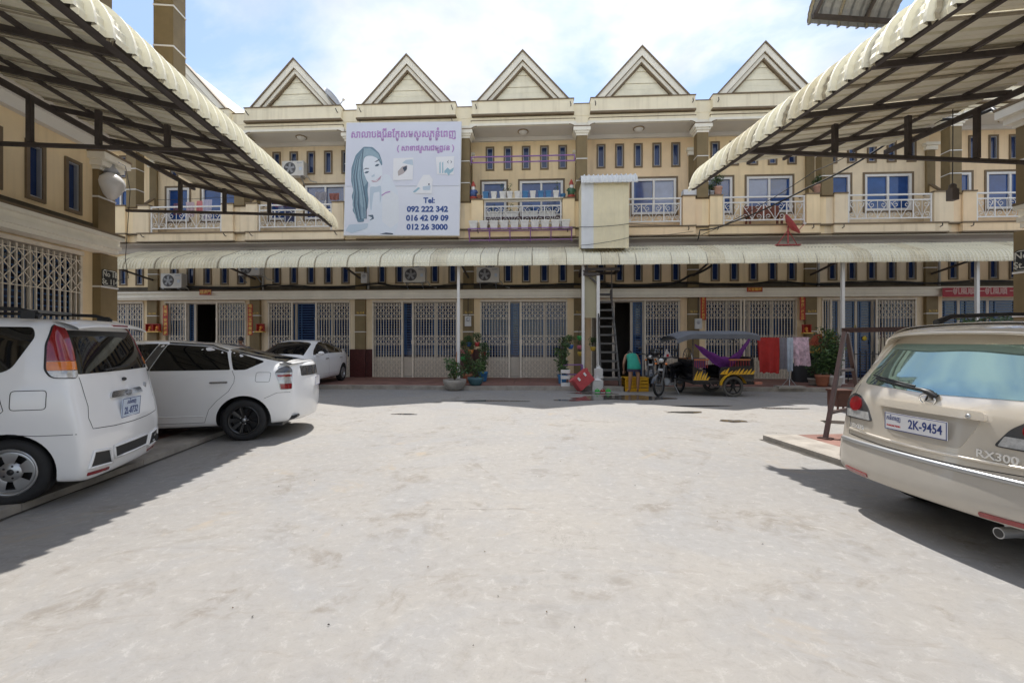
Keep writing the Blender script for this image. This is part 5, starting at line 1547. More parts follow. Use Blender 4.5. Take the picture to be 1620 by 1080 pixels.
# ---- lamps
OPAL = mat('opal_glass', (.74, .73, .70), .25, var=.03, coat=.6)
p = P(176, 292, 8.55)
LM = thing('globe_lamp', 'white fluted glass globe lamp hung at the corner of the left row', 'lamp', T(*p))
m = MB(); m.lathe([(.03, .22), (.10, .20), (.19, .10), (.215, .02), (.20, -.06), (.12, -.20), (.05, -.28), (0, -.29)], 24); part('glass', m, OPAL, LM)
m = MB(); m.lathe([(0, .42), (.05, .42), (.06, .33), (.10, .28), (.13, .215), (.03, .20)], 18); m.tube([(0, 0, .40), (0, 0, .56), (-.45, .15, .62)], .022, 8); part('holder', m, GREYAL, LM)
m = MB(); m.tube([(.0, .02, .5), (.25, .02, .35), (.33, .03, -.1), (.24, .03, -1.4), (.3, .03, -1.75), (.1, .03, -1.8)], .006, 4); part('wire', m, BLACK, LM)
p = P(1507, 306, 6.6)
LM = thing('hanging_lamp', 'black cased hanging lamp on a long thin wire under the right canopy', 'lamp', T(*p))
m = MB(); m.box(-.05, .05, -.05, .05, -.10, .06); m.lathe([(.02, .14), (.045, .12), (.05, .06)], 12); part('case', m, mat('lamp_grey', (.12, .10, .09), .5), LM)
m = MB(); m.tube([(0, 0, .12), (.005, 0, .9), (0, 0, 1.62)], .006, 4); part('wire', m, BLACK, LM)

# ---- satellite dishes
def dish(name, M, label, mt, az, el, rad):
    r = thing('satellite_dish', label, 'satellite dish', M)
    H = Matrix.Translation((0, 0, .62)) @ Matrix.Rotation(az, 4, 'Z') @ Matrix.Rotation(el, 4, 'X')
    m = MB(); m.M = H; m.lathe([(0, 0), (rad * .5, .035), (rad * .85, .11), (rad, .155), (rad, .165), (rad * .85, .12), (rad * .5, .045), (0, .012)], 28); part('reflector', m, mt, r)
    m = MB(); m.M = H; m.tube([(0, -rad * .8, .10), (0, -rad * .55, rad * 1.05)], .014, 6); m.m = 1; m.cyl((0, -rad * .56, rad * .98), (0, -rad * .5, rad * 1.16), .035, .05, 10); part('feed_arm', m, [mt, WHITE], r)
    m = MB(); m.tube([(0, 0, 0.05), (0, 0, .58), tuple(H @ Vector((0, 0, -.02)))], .025, 7); m.tube([(0, 0, .5), (.35, .10, 0.02)], .016, 6); m.tube([(0, 0, .5), (-.30, .15, 0.02)], .016, 6); m.box(-.4, .42, -.02, .22, -.01, .02); part('mast', m, mt, r)
s, z = FP(523, 183, 1.1)
dish('d', fac(s, .95, z - .05), 'grey satellite dish seen edge on, on the parapet left of the billboard', ZINC, R(78), R(62), .45)
s, z = FP(1247, 386, 1.4)
dish('d', fac(s + .1, 1.35, z - .02), 'faded red satellite dish standing on the long awning', PINKRED, R(62), R(58), .40)

# ---- cables
def cable(name, label, pts, r, M=MF, group=None, sag=0.0, mt=BLACK):
    q = []
    for a, b in zip(pts, pts[1:]):
        a, b = Vector(a), Vector(b)
        for i in range(8):
            t = i / 8; v = a.lerp(b, t); v.z -= sag * 4 * t * (1 - t); q.append(v)
    q.append(Vector(pts[-1])); m = MB(); m.tube(q, r, 6)
    return solo('cable', m, mt, label, 'cable', M, group)
def fpt(px, py, d):
    s, z = FP(px, py, d); return (s, -d, z)
GC = 'cables strung over the yard'
r0 = MF.inverted()
def wpt(px, py, Y): return tuple(r0 @ P(px, py, Y))
cable('c', 'thick black cable bundle climbing from the awning to the right canopy', [fpt(1106, 380, 1.0), fpt(1110, 364, 1.1), fpt(1160, 352, 1.2), wpt(1280, 296, 12.5), wpt(1405, 226, 9.5), wpt(1455, 184, 8.3)], .022, group=GC, sag=.06)
cable('c', 'black cable looping under the balcony ceiling of the right row', [wpt(1410, 184, 8.6), wpt(1500, 188, 7.9), wpt(1570, 172, 7.3), wpt(1605, 180, 6.9), wpt(1660, 215, 6.6)], .03, group=GC, sag=.05)
cable('c', 'thin black wire beside the thick bundle under the right canopy', [fpt(1112, 372, 1.1), wpt(1290, 270, 12.0), wpt(1440, 178, 8.6)], .010, group=GC, sag=.12)
cable('c', 'thin wire crossing the front of the stair box', [fpt(885, 362, 1.25), fpt(925, 359, 2.06), fpt(1000, 354, 2.06), fpt(1105, 356, 1.2)], .009, group=GC, sag=.03)
cable('c', 'lower thin wire sagging across the stair box', [fpt(925, 388, 2.07), fpt(1000, 376, 2.07), fpt(1100, 366, 1.2)], .008, group=GC, sag=.03)
wall_pts = []
for i in range(60):
    s = -13.8 + i * .54; wall_pts.append((s, -.16 + .02 * math.sin(i * 1.3), 3.62 + .045 * math.sin(i * .9) + (.05 if i % 8 == 0 else 0)))
m = MB(); m.tube(wall_pts, .026, 5); m.tube([(a, b - .03, c + .05 * math.sin(a * 2.1)) for a, b, c in wall_pts], .014, 5)
solo('cable', m, BLACK, 'dusty black cables running along the wall above the gates', 'cable', MF, GC)
cable('c', 'black loop of cable rising beside the stair to the awning', [fpt(960, 452, .2), fpt(1060, 449, .2), fpt(1092, 436, .6), fpt(1130, 420, 1.6)], .04, group=GC, sag=.05)

MTR = mat('meter_box_white', (.60, .60, .58), .5, var=.06)
for px, py, lab in ((741, 508, 'pale electricity meter box on the pillar under the billboard'), (577, 440, 'pale electricity meter box high on the pillar left of the billboard'), (1105, 512, 'pale electricity meter box on the pillar behind the tuk-tuk canopy')):
    s, z = FP(px, py, .2); t = thing('meter_box', lab, 'meter', fac(s, .145, z), 'electricity meter boxes')
    m = MB(); m.box(-.12, .12, -.10, 0, -.19, .19); part('case', m, MTR, t)
    m = MB(); m.lathe([(0, -.108), (.07, -.106), (.075, -.10)], 16, axis='y', c=(0, 0, .06)); part('dial', m, GREYAL, t)
    m = MB(); m.tube([(0, -.05, .19), (0, -.05, .8), (.02, -.02, 1.0)], .014, 6); part('conduit', m, BLACK, t)
PIPE = mat('grey_drainpipe', (.42, .41, .39), .5, var=.1)
for k in (1, 2, 4, 6, 7):
    m = MB(); x = S0 + W * k + .30
    m.tube([(x, -.06, 3.5), (x, -.06, 5.15)], .04, 8)
    for z in (3.7, 4.6): m.tube([(x, -.06, z), (x, -.06, z + .05)], .05, 8)
    solo('drainpipe', m, PIPE, 'grey drainpipe on the mezzanine wall beside the ' + ['second', 'third', 'fourth', 'fifth', 'sixth', 'seventh', 'eighth'][k - 1] + ' olive pillar from the left', 'drainpipe', MF, 'drainpipes on the terrace wall')

# ------------------------------------------------------------------ plants and pots
LEAFM = [mat('leaf_dark', (.030, .065, .020), .45, var=.3, scale=14), mat('leaf_mid', (.055, .115, .030), .45, var=.3, scale=14), mat('leaf_light', (.10, .17, .045), .45, var=.3, scale=14)]
BARK = mat('plant_stem', (.10, .075, .045), .8, var=.2)
TERRA = mat('terracotta', (.38, .15, .085), .75, var=.15, scale=8)
PINKPOT = mat('pale_terracotta', (.52, .30, .22), .75, var=.1, scale=8)
POTW = mat('white_plastic_pot', (.66, .65, .62), .5, var=.10, scale=9)
POTB = mat('blue_plastic_pot', (.04, .17, .36), .45, var=.12, scale=9)
SOIL = mat('potting_soil', (.05, .038, .028), .95, var=.3)
def leaves(m, c, rx, ry, rz, n, ls, r, shell=.35, droop=0.0):
    for i in range(n):
        while True:
            p = Vector((r.uniform(-1, 1), r.uniform(-1, 1), r.uniform(-1, 1)))
            if shell < p.length < 1: break
        q = Vector((c[0] + p.x * rx, c[1] + p.y * ry, c[2] + p.z * rz))
        a = Vector((r.gauss(0, 1), r.gauss(0, 1), r.gauss(0, .6) - droop)).normalized(); b = a.cross(Vector((r.gauss(0, 1), r.gauss(0, 1), r.gauss(0, 1)))).normalized()
        l = ls * r.uniform(.6, 1.3); w = l * .42
        m.m = r.choice((0, 0, 1, 1, 2)) if p.z < .3 else r.choice((0, 1, 1, 2))
        nn = a.cross(b) * l * .12
        m.add([q - a * l * .5, q + b * w * .5 + nn, q + a * l * .5, q - b * w * .5 + nn], [(0, 1, 2), (0, 2, 3)])
def foliage_mesh(kind, seed):
    r = random.Random(seed); m = MB()
    if kind == 'bush':
        for i in range(7): leaves(m, (r.uniform(-.14, .14), r.uniform(-.14, .14), .22 + r.uniform(-.1, .16)), .15, .15, .13, 46, .075, r, .2)
    elif kind == 'tuft':
        for i in range(60):
            a = r.uniform(0, 2 * PI); l = r.uniform(.12, .30); t = r.uniform(.15, .9); m.m = r.choice((0, 1, 1, 2))
            d = Vector((math.cos(a), math.sin(a), 0)); n = Vector((-d.y, d.x, 0)) * .012
            p0 = d * .03; p1 = d * l * t * .6 + Vector((0, 0, l * .8)); p2 = d * l * t * 1.2 + Vector((0, 0, l * (.95 - .4 * t)))
            m.add([p0 - n, p0 + n, p1 + n, p1 - n, p2], [(0, 1, 2, 3), (3, 2, 4)])
    elif kind == 'tall':
        for i in range(6):
            a = r.uniform(0, 2 * PI); k = r.uniform(.05, .25); h = r.uniform(.6, 1.25)
            for j in range(5): leaves(m, (k * math.cos(a) * (j + 1) / 4, k * math.sin(a) * (j + 1) / 4, h * (j + 1) / 5), .15, .15, .12, 26, .11, r, .1, .25)
    elif kind == 'spare':
        for i in range(4): leaves(m, (r.uniform(-.05, .05), r.uniform(-.05, .05), .1 + .07 * i), .07, .07, .06, 9, .07, r, .1)
    return m.mesh('foliage', LEAFM, fix=False)
def stems_mesh(kind, seed):
    r = random.Random(seed); m = MB()
    for i in range({'tall': 6, 'bush': 5}.get(kind, 3)):
        a = r.uniform(0, 2 * PI); k = r.uniform(.04, .2); h = {'tall': 1.2, 'bush': .3}.get(kind, .16)
        m.tube([(0, 0, 0), (k * .4 * math.cos(a), k * .4 * math.sin(a), h * .5), (k * math.cos(a), k * math.sin(a), h)], [.014, .01, .006], 5)
    return m.mesh('stem', BARK)
def pot_mesh(kind, mt):
    m = MB()
    if kind == 'round': m.lathe([(.0, 0), (.62, 0), (.80, .25), (.93, .78), (1.0, .80), (1.0, 1.0), (.9, 1.0), (.86, .86), (0, .86)], 20)
    elif kind == 'bowl': m.lathe([(0, 0), (.5, 0), (.75, .2), (.98, .7), (1.0, 1.0), (.92, 1.0), (.88, .86), (0, .86)], 22)
    else:
        a, b = .72, .92
        for (q0, q1, z0, z1) in ((a, b, 0, .80), (1.0, 1.0, .80, 1.0)):
            m.add([(-q0, -q0, z0), (q0, -q0, z0), (q0, q0, z0), (-q0, q0, z0), (-q1, -q1, z1), (q1, -q1, z1), (q1, q1, z1), (-q1, q1, z1)], [(0, 3, 2, 1), (4, 5, 6, 7), (0, 1, 5, 4), (1, 2, 6, 5), (2, 3, 7, 6), (3, 0, 4, 7)])
    return m.mesh('pot', mt)
def potted(M, label, pot, mt, r, h, fol=None, fs=1.0, seed=1, group=None, name='potted_plant', cat='plant', soil=True):
    t = thing(name, label, cat, M, group)
    obj('pot', cached(('pot', pot, mt.name), lambda: pot_mesh(pot, mt)), t, Matrix.Diagonal((r, r, h, 1)))
    if soil:
        def sm_():
            m = MB(); m.lathe([(0, .02), (.85, 0)], 14) if pot != 'square' else m.box(-.88, .88, -.88, .88, -.01, .012); return m.mesh('soil', SOIL)
        obj('soil', cached(('soil', pot == 'square'), sm_), t, Matrix.Translation((0, 0, h * (.90 if pot != 'square' else 1.0))) @ Matrix.Diagonal((r * .95, r * .95, .5, 1)))
    if fol:
        obj('foliage', cached(('fol', fol, seed), lambda: foliage_mesh(fol, seed)), t, Matrix.Translation((0, 0, h * .9)) @ Matrix.Diagonal((fs, fs, fs, 1)))
        obj('stem', cached(('stm', fol, seed), lambda: stems_mesh(fol, seed)), t, Matrix.Translation((0, 0, h * .9)) @ Matrix.Diagonal((fs, fs, fs, 1)))
    return t
ORD = ['first', 'second', 'third', 'fourth', 'fifth', 'sixth', 'seventh', 'eighth', 'ninth', 'tenth', 'eleventh', 'twelfth']

# flower balcony of the house right of the billboard
PURPLE = mat('purple_painted_steel', (.27, .12, .36), .5, var=.12)
G = 'pots standing on the flower balcony rail'
SH = MB(); SH.box(0, 2.86, -.13, .13, -.02, 0)
hx = S0 + W * 3
solo('pot_shelf', SH, TRIM, 'cream shelf carrying a row of white and blue pots on the flower balcony', 'shelf', fac(hx + .68, 1.02, 6.60))
colr = 'bwwwwbwbbw'
for i, (c, px) in enumerate(zip(colr, (771, 784, 797.5, 809, 821, 833.5, 845.5, 858, 870, 882))):
    s, z = FP(px, 315, 1.02)
    potted(fac(s, 1.02, 6.605), '%s square pot, %s from the left on the flower balcony rail' % ('blue' if c == 'b' else 'white', ORD[i]), 'square', POTB if c == 'b' else POTW, .105, .25, 'spare' if i in (2, 3, 9) else None, .9, i, G)
G = 'white pots in the purple rack'
for i in range(10):
    s, z = FP(746 + 6.5 + i * 16.15, 360, 1.28)
    potted(fac(s, 1.26, 5.475), 'white square pot, %s from the left in the purple rack' % ORD[i], 'square', POTW, .155, .27, None, 1, i, G)
s0_, _ = FP(745, 360, 1.28); s1_, _ = FP(908, 360, 1.28)
RK = thing('plant_rack', 'purple steel plant rack hung on the balcony front under white pots', 'rack', fac(s0_, 1.09, 0))
Lr = s1_ - s0_
for (y, z) in ((-.02, 5.45), (-.36, 5.45), (-.02, 5.12)):
    m = MB(); m.bar((0, y, z), (Lr, y, z), .03); part('rail', m, PURPLE, RK)
for i in range(6):
    x = Lr * i / 5; m = MB(); m.bar((x, -.02, 5.06), (x, -.02, 5.47), .03); m.bar((x, -.02, 5.44), (x, -.36, 5.44), .025); m.bar((x, -.02, 5.10), (x, -.34, 5.43), .02); part('bracket', m, PURPLE, RK)
G = 'long planter troughs behind the balcony railing'
for i, px in enumerate((783, 810, 840, 868)):
    s, z = FP(px, 336, .8); m = MB()
    m.box(-.28, .28, -.09, .09, 0, .17); m.box(-.30, .30, -.11, .11, .17, .22)
    t = thing('planter_trough', 'white planter trough, %s from the left behind the flower balcony railing' % ORD[i], 'planter', fac(s, .80, 5.98), G)
    part('trough', m, POTW, t); obj('foliage', cached(('fol', 'spare', i), lambda: foliage_mesh('spare', i)), t, Matrix.Translation((0, 0, .15)))
TBL = MB(); TBL.box(0, 2.75, -.15, .15, -.03, 0)
for x in (.1, 2.6): TBL.box(x, x + .05, -.1, .1, -.42, -.03)
solo('planter_bench', TBL, mat('dark_violet_bench', (.07, .03, .06), .6), 'dark bench holding planter troughs behind the flower balcony railing', 'bench', fac(hx + .70, .80, 5.98))
RD = MB(); sa, za = FP(747, 249, .95); sb_, zb_ = FP(912, 240, .95)
for z in (za, za - .20): RD.bar((0, 0, z), (sb_ - sa, 0, z), .035)
for x in (0.02, sb_ - sa - .02): RD.bar((x, 0, za - .2), (x, 0, za), .035)
solo('purple_bars', RD, PURPLE, 'thin purple steel frame spanning the flower balcony below its ceiling', 'frame', fac(sa, .95, 0))
def gnome(px, seed, label):
    s, z = FP(px, 308, .9)
    t = thing('garden_figurine', label, 'figurine', fac(s, .90, 6.63, .2 * seed), 'painted figurines on the flower balcony')
    m = MB(); m.lathe([(0, 0), (.13, 0), (.15, .05), (.13, .10), (0, .11)], 14); part('base', m, mat('fig_red', (.40, .06, .04), .5), t)
    m = MB(); m.lathe([(0, .09), (.12, .12), (.13, .22), (.10, .34), (.05, .40), (0, .40)], 14); m.tube([(.10, 0, .34), (.16, -.04, .26), (.08, -.11, .22)], .03, 7); m.tube([(-.10, 0, .34), (-.16, -.04, .26), (-.08, -.11, .22)], .03, 7); part('coat', m, mat('fig_green', (.07, .16, .09), .5) if seed else mat('fig_blue', (.07, .12, .30), .5), t)
    m = MB(); m.ball((0, -.01, .45), .075); m.ball((0, -.085, .45), .018); part('head', m, mat('fig_skin', (.55, .34, .25), .5), t)
    m = MB(); m.lathe([(.085, .48), (.08, .52), (.04, .62), (.0, .70)], 14); part('hat', m, MATS['fig_red'], t)
    m = MB(); m.lathe([(.0, .27), (.05, .33), (.07, .40), (.06, .44)], 12, c=(0, -.05, 0)); part('beard', m, WHITE, t)
gnome(751, 0, 'painted figurine in a red hat at the left end of the flower balcony')
gnome(906, 1, 'painted figurine in a green coat at the right end of the flower balcony')
for px, mt, lab in ((761, TERRA, 'small red round pot beside the left figurine of the flower balcony'), (893, POTB, 'small blue round pot beside the right figurine of the flower balcony')):
    s, z = FP(px, 312, .95); potted(fac(s, .95, 6.625), lab, 'round', mt, .10, .14)
for px, py, lab, sd in ((1137, 308, 'green bushy plant in a terracotta pot on the pier by the right canopy tip', 3), (1298, 305, 'green bushy plant in a terracotta pot on the balcony pier under the tie beam', 4)):
    s, z = FP(px, py, .85); potted(fac(s, .84, 6.625), lab, 'round', PINKPOT, .17, .32, 'bush', 1.0, sd)
s, z = FP(1127, 308, .85); potted(fac(s, .90, 6.625), 'small bushy plant in a blue grey pot left of the terracotta pot', 'round', GREYAL, .10, .16, 'bush', .8, 9)
s, z = FP(1158, 308, .9); m = MB(); m.lathe([(0, 0), (.16, 0), (.19, .26), (.20, .27), (.18, .27), (.16, .05), (0, .05)], 18)
solo('washing_bowl', MB().box(-.22, .22, -.14, .14, 0, .22), mat('white_styrofoam', (.72, .73, .74), .7, var=.05), 'white foam box on the balcony pier beside the stair box house', 'box', fac(FP(1092, 300, .85)[0], .84, 6.625))

# laundry
def cloth(M, w, h, mt, label, seed=0, group=None, cat='cloth', fold=.035, skew=0.0, name='laundry_cloth', over=0.0):
    r = random.Random(seed); ph = r.uniform(0, 6); k = r.uniform(9, 14); nx = 16; ny = 10; vs = []
    hem = [r.uniform(-.05, .05) for _ in range(nx + 1)]
    def f(u, v):
        a = v ** .7; x = (u - .5) * w * (1 - .10 * v) + skew * v
        y = fold * a * math.sin(k * u + ph + 1.3 * v) + fold * .5 * math.sin(2.3 * k * u + ph) * a
        return (x, y, -h * v + hem[int(u * nx)] * v * .6)
    m = MB(); m.grid(nx, ny, f); n = len(m.v)
    if over:
        def g(u, v):
            p = f(u, v * over / h); return (p[0], p[1] + .05 + .01 * math.sin(9 * u), p[2])
        m.grid(nx, ny, g); m.grid(nx, 1, lambda u, v: (f(u, 0)[0], .05 * v, .012))
    return solo(name, m, mt, label, cat, M, group)
def cm(n, c): return mat('cloth_' + n, c, .85, var=.15, scale=7, bump=.1)
LG = 'laundry drying on the balconies'
for px, py, w, h, c, lab in ((283, 322, .30, .45, ('dark_print', (.13, .06, .10)), 'dark printed shirt hanging at the left of the balcony laundry'), (303, 320, .34, .55, ('pale_pink', (.50, .38, .42)), 'pale patterned cloth in the middle of the left balcony laundry'),
                             (318, 318, .22, .42, ('coral', (.62, .22, .22)), 'coral pink cloth on the left balcony laundry line'), (331, 316, .34, .75, ('lilac', (.45, .43, .55)), 'long lilac white shirt at the right of the left balcony laundry'),
                             (446, 318, .55, .22, ('plum', (.16, .03, .10)), 'plum cloth over the railing left of the canopy tip'), (460, 322, .5, .7, ('navy', (.06, .07, .14)), 'navy clothes hanging behind the railing left of the billboard'),
                             (510, 304, .46, .32, ('stripe', (.28, .27, .30)), 'grey striped cloth under the window left of the billboard'), (531, 306, .38, .25, ('rust', (.30, .12, .10)), 'rust red cloth beside the billboard edge')):
    s, z = FP(px, py, .7); cloth(fac(s, .72, z), w, h, cm(*c), lab, int(px), LG)
cable('l', 'thin clothes line strung across the left balcony', [fpt(250, 316, .7), fpt(345, 312, .7), fpt(376, 312, .7)], .008, sag=.03)
s, z = FP(966, 323, .9); cloth(fac(s, 1.03, z), .42, .50, cm('offwhite', (.62, .57, .50)), 'off white towel over the railing right of the stair box', 55, LG)
m = MB(); m.tube([(.30 * math.cos(a), .30 * math.sin(a), .12) for a in [2 * PI * i / 24 for i in range(24)]], .03, 6, True)
solo('basket', MB().lathe([(.18, 0), (.27, .2), (.29, .2), (.2, 0)], 20), PURPLE, 'purple plastic basket on the balcony floor behind the railing', 'basket', fac(FP(975, 350, .7)[0], .6, 5.56))
m = MB()
s, z = FP(1212, 338, .6); t = thing('balcony_bench', 'reddish wooden bench behind the balcony railing under the wide window', 'bench', fac(s, .5, 5.56))
m = MB(); m.box(-.62, .62, -.2, .2, .40, .45); part('seat', m, mat('red_brown_wood', (.20, .06, .035), .5, var=.2), t)
m = MB(); m.box(-.62, .62, .17, .21, .5, .85); part('backrest', m, MATS['red_brown_wood'], t)
for x in (-.55, .55):
    for y in (-.15, .15): m = MB(); m.box(x - .03, x + .03, y - .03, y + .03, 0, .4); part('leg', m, MATS['red_brown_wood'], t)

# ------------------------------------------------------------------ people
SKIN = mat('brown_skin', (.33, .18, .11), .5, var=.06, scale=12)
HAIR = mat('black_hair', (.012, .010, .010), .45, var=.2, scale=30)
def skin_body(name, nodes, edges, mt, parent, level=2):
    me = bpy.data.meshes.new(name); keys = list(nodes)
    me.from_pydata([nodes[k][0] for k in keys], [(keys.index(a), keys.index(b)) for a, b in edges], [])
    o = bpy.data.objects.new('tmp', me); COL.objects.link(o)
    md = o.modifiers.new('s', 'SKIN'); md.use_smooth_shade = True
    for i, k in enumerate(keys):
        r = nodes[k][1]; me.skin_vertices[0].data[i].radius = r if isinstance(r, tuple) else (r, r)
    me.skin_vertices[0].data[0].use_root = True
    o.modifiers.new('u', 'SUBSURF').levels = level
    dg = bpy.context.evaluated_depsgraph_get(); dg.update()
    m2 = bpy.data.meshes.new_from_object(o.evaluated_get(dg)); bpy.data.objects.remove(o)
    m2.materials.clear(); m2.materials.append(mt); m2.name = name
    for p_ in m2.polygons: p_.use_smooth = True
    return obj(name, m2, parent)
def hand(m, w, fwd, side, up, s=1.0):
    """palm and five bent fingers, thumb from the side of the palm"""
    w, fwd, side, up = (Vector(v) for v in (w, fwd, side, up))
    m.tube([w, w + fwd * .045 * s, w + fwd * .085 * s], [.021 * s, .032 * s, .028 * s], 8)
    for i, l in enumerate((.062, .072, .068, .052)):
        b = w + fwd * .082 * s + side * (.026 - .0175 * i) * s
        m.tube([b, b + fwd * l * .45 * s, b + fwd * l * .8 * s - up * l * .3 * s, b + fwd * l * .9 * s - up * l * .6 * s], [.0085 * s, .008 * s, .0075 * s, .006 * s], 6)
    b = w + fwd * .03 * s + side * .028 * s
    m.tube([b, b + side * .026 * s + fwd * .022 * s, b + side * .03 * s + fwd * .05 * s - up * .012 * s], [.011 * s, .010 * s, .007 * s], 6)
def head_parts(t, c, yaw, tilt, s=1.0, hair='short'):
    H = Matrix.Translation(c) @ Matrix.Rotation(yaw, 4, 'Z') @ Matrix.Rotation(tilt, 4, 'X') @ Matrix.Diagonal((s, s, s, 1))
    m = MB(); m.M = H
    m.ball((0, 0, 0), .074, .092, .112, 18, 12); m.ball((0, -.030, -.055), .054, .055, .058); m.tube([(0, -.086, .022), (0, -.106, -.018), (0, -.092, -.026)], [.008, .014, .009], 7)
    for sg in (-1, 1): m.ball((sg * .075, .008, -.005), .012, .022, .03, 8, 6)
    part('head', m, SKIN, t)
    m = MB(); m.M = H
    for sg in (-1, 1): m.ball((sg * .030, -.084, .012), .011, .006, .006, 8, 6)
    m.box(-.022, .022, -.088, -.084, -.052, -.047); part('eyes_and_mouth', m, HAIR, t)
    m = MB(); m.M = H; k = 18
    def f(u, v):
        a = 2 * PI * u; b = PI * (.02 + (.50 + .24 * (.5 + .5 * math.sin(a))) * v)
        return (.083 * math.sin(b) * math.cos(a), .005 + .101 * math.sin(b) * math.sin(a), .004 + .120 * math.cos(b))
    m.grid(22, 8, f)
    if hair == 'bun': m.ball((0, .10, .03), .045)
    part('hair', m, HAIR, t)

# woman stooping over the yellow crate, seen from behind
WY = 13.35; wx = P(1003, 620, WY).x
WM = thing('person', 'person in a green top and dark shorts stooping over a yellow crate, seen from behind', 'person', T(wx, WY, 0, 0))
nodes = dict(pelvis=((0, 0, .80), (.125, .10)), waist=((0, .10, .93), (.105, .08)), chest=((0, .27, 1.06), (.125, .09)), neck=((0, .39, 1.12), .05), nk2=((0, .45, 1.13), .048),
             hl=((-.09, .0, .77), .085), kl=((-.115, -.03, .44), .055), cl=((-.115, -.0, .30), .052), al=((-.12, .03, .08), .032), fl=((-.13, -.05, .045), (.036, .025)), tl=((-.14, -.13, .028), (.03, .018)),
             hr=((.09, .0, .77), .085), kr=((.115, -.03, .44), .055), cr=((.115, -.0, .30), .052), ar=((.12, .03, .08), .032), fr=((.13, -.05, .045), (.036, .025)), tr=((.14, -.13, .028), (.03, .018)),
             sl=((-.16, .31, 1.09), .055), el=((-.24, .26, .84), .038), wl=((-.21, .36, .63), .026), sr=((.16, .31, 1.09), .055), er=((.24, .26, .84), .038), wr=((.21, .36, .63), .026))
edges = [('pelvis', 'waist'), ('waist', 'chest'), ('chest', 'neck'), ('neck', 'nk2'), ('pelvis', 'hl'), ('hl', 'kl'), ('kl', 'cl'), ('cl', 'al'), ('al', 'fl'), ('fl', 'tl'), ('pelvis', 'hr'), ('hr', 'kr'), ('kr', 'cr'), ('cr', 'ar'), ('ar', 'fr'), ('fr', 'tr'), ('chest', 'sl'), ('sl', 'el'), ('el', 'wl'), ('chest', 'sr'), ('sr', 'er'), ('er', 'wr')]
# she faces away, so the feet point away too
for k in ('fl', 'tl', 'fr', 'tr'): q, r_ = nodes[k]; nodes[k] = ((q[0], .06 - q[1], q[2]), r_)
skin_body('body', nodes, edges, SKIN, WM)
m = MB()
for sg in (-1, 1): hand(m, (sg * .21, .36, .63), (0, .35, -.94), (-sg, 0, 0), (0, -.9, -.3))
part('hands', m, SKIN, WM)
head_parts(WM, (0, .53, 1.12), PI, R(-48), 1.0, 'bun')
def loft(m, secs, n=20):
    vs = []; fs = []
    for (c, ax, ay, az, rx, ry) in secs:
        ax = Vector(ax); ay = Vector(ay)
        for j in range(n):
            a = 2 * PI * j / n; vs.append(Vector(c) + ax * rx * math.cos(a) + ay * ry * math.sin(a))
    for i in range(len(secs) - 1):
        for j in range(n): fs.append((i * n + j, i * n + (j + 1) % n, (i + 1) * n + (j + 1) % n, (i + 1) * n + j))
    m.add(vs, fs, True); return m
GREENC = mat('green_cloth', (.02, .27, .19), .8, var=.12, scale=9, bump=.1)
X = (1, 0, 0)
m = loft(MB(), [((0, -.01, .70), X, (0, 1, 0), 0, .20, .145), ((0, .01, .80), X, (0, 1, 0), 0, .195, .145), ((0, .09, .92), X, (0, .8, -.5), 0, .165, .125), ((0, .19, 1.0), X, (0, .65, -.75), 0, .165, .125), ((0, .285, 1.065), X, (0, .6, -.8), 0, .168, .118)])
part('top', m, GREENC, WM)
m = loft(MB(), [((0, 0, .62), X, (0, 1, 0), 0, .205, .13), ((0, 0, .70), X, (0, 1, 0), 0, .198, .14), ((0, .0, .78), X, (0, 1, 0), 0, .19, .135)])
part('shorts', m, mat('dark_print_cloth', (.05, .04, .07), .85, var=.5, scale=30), WM)

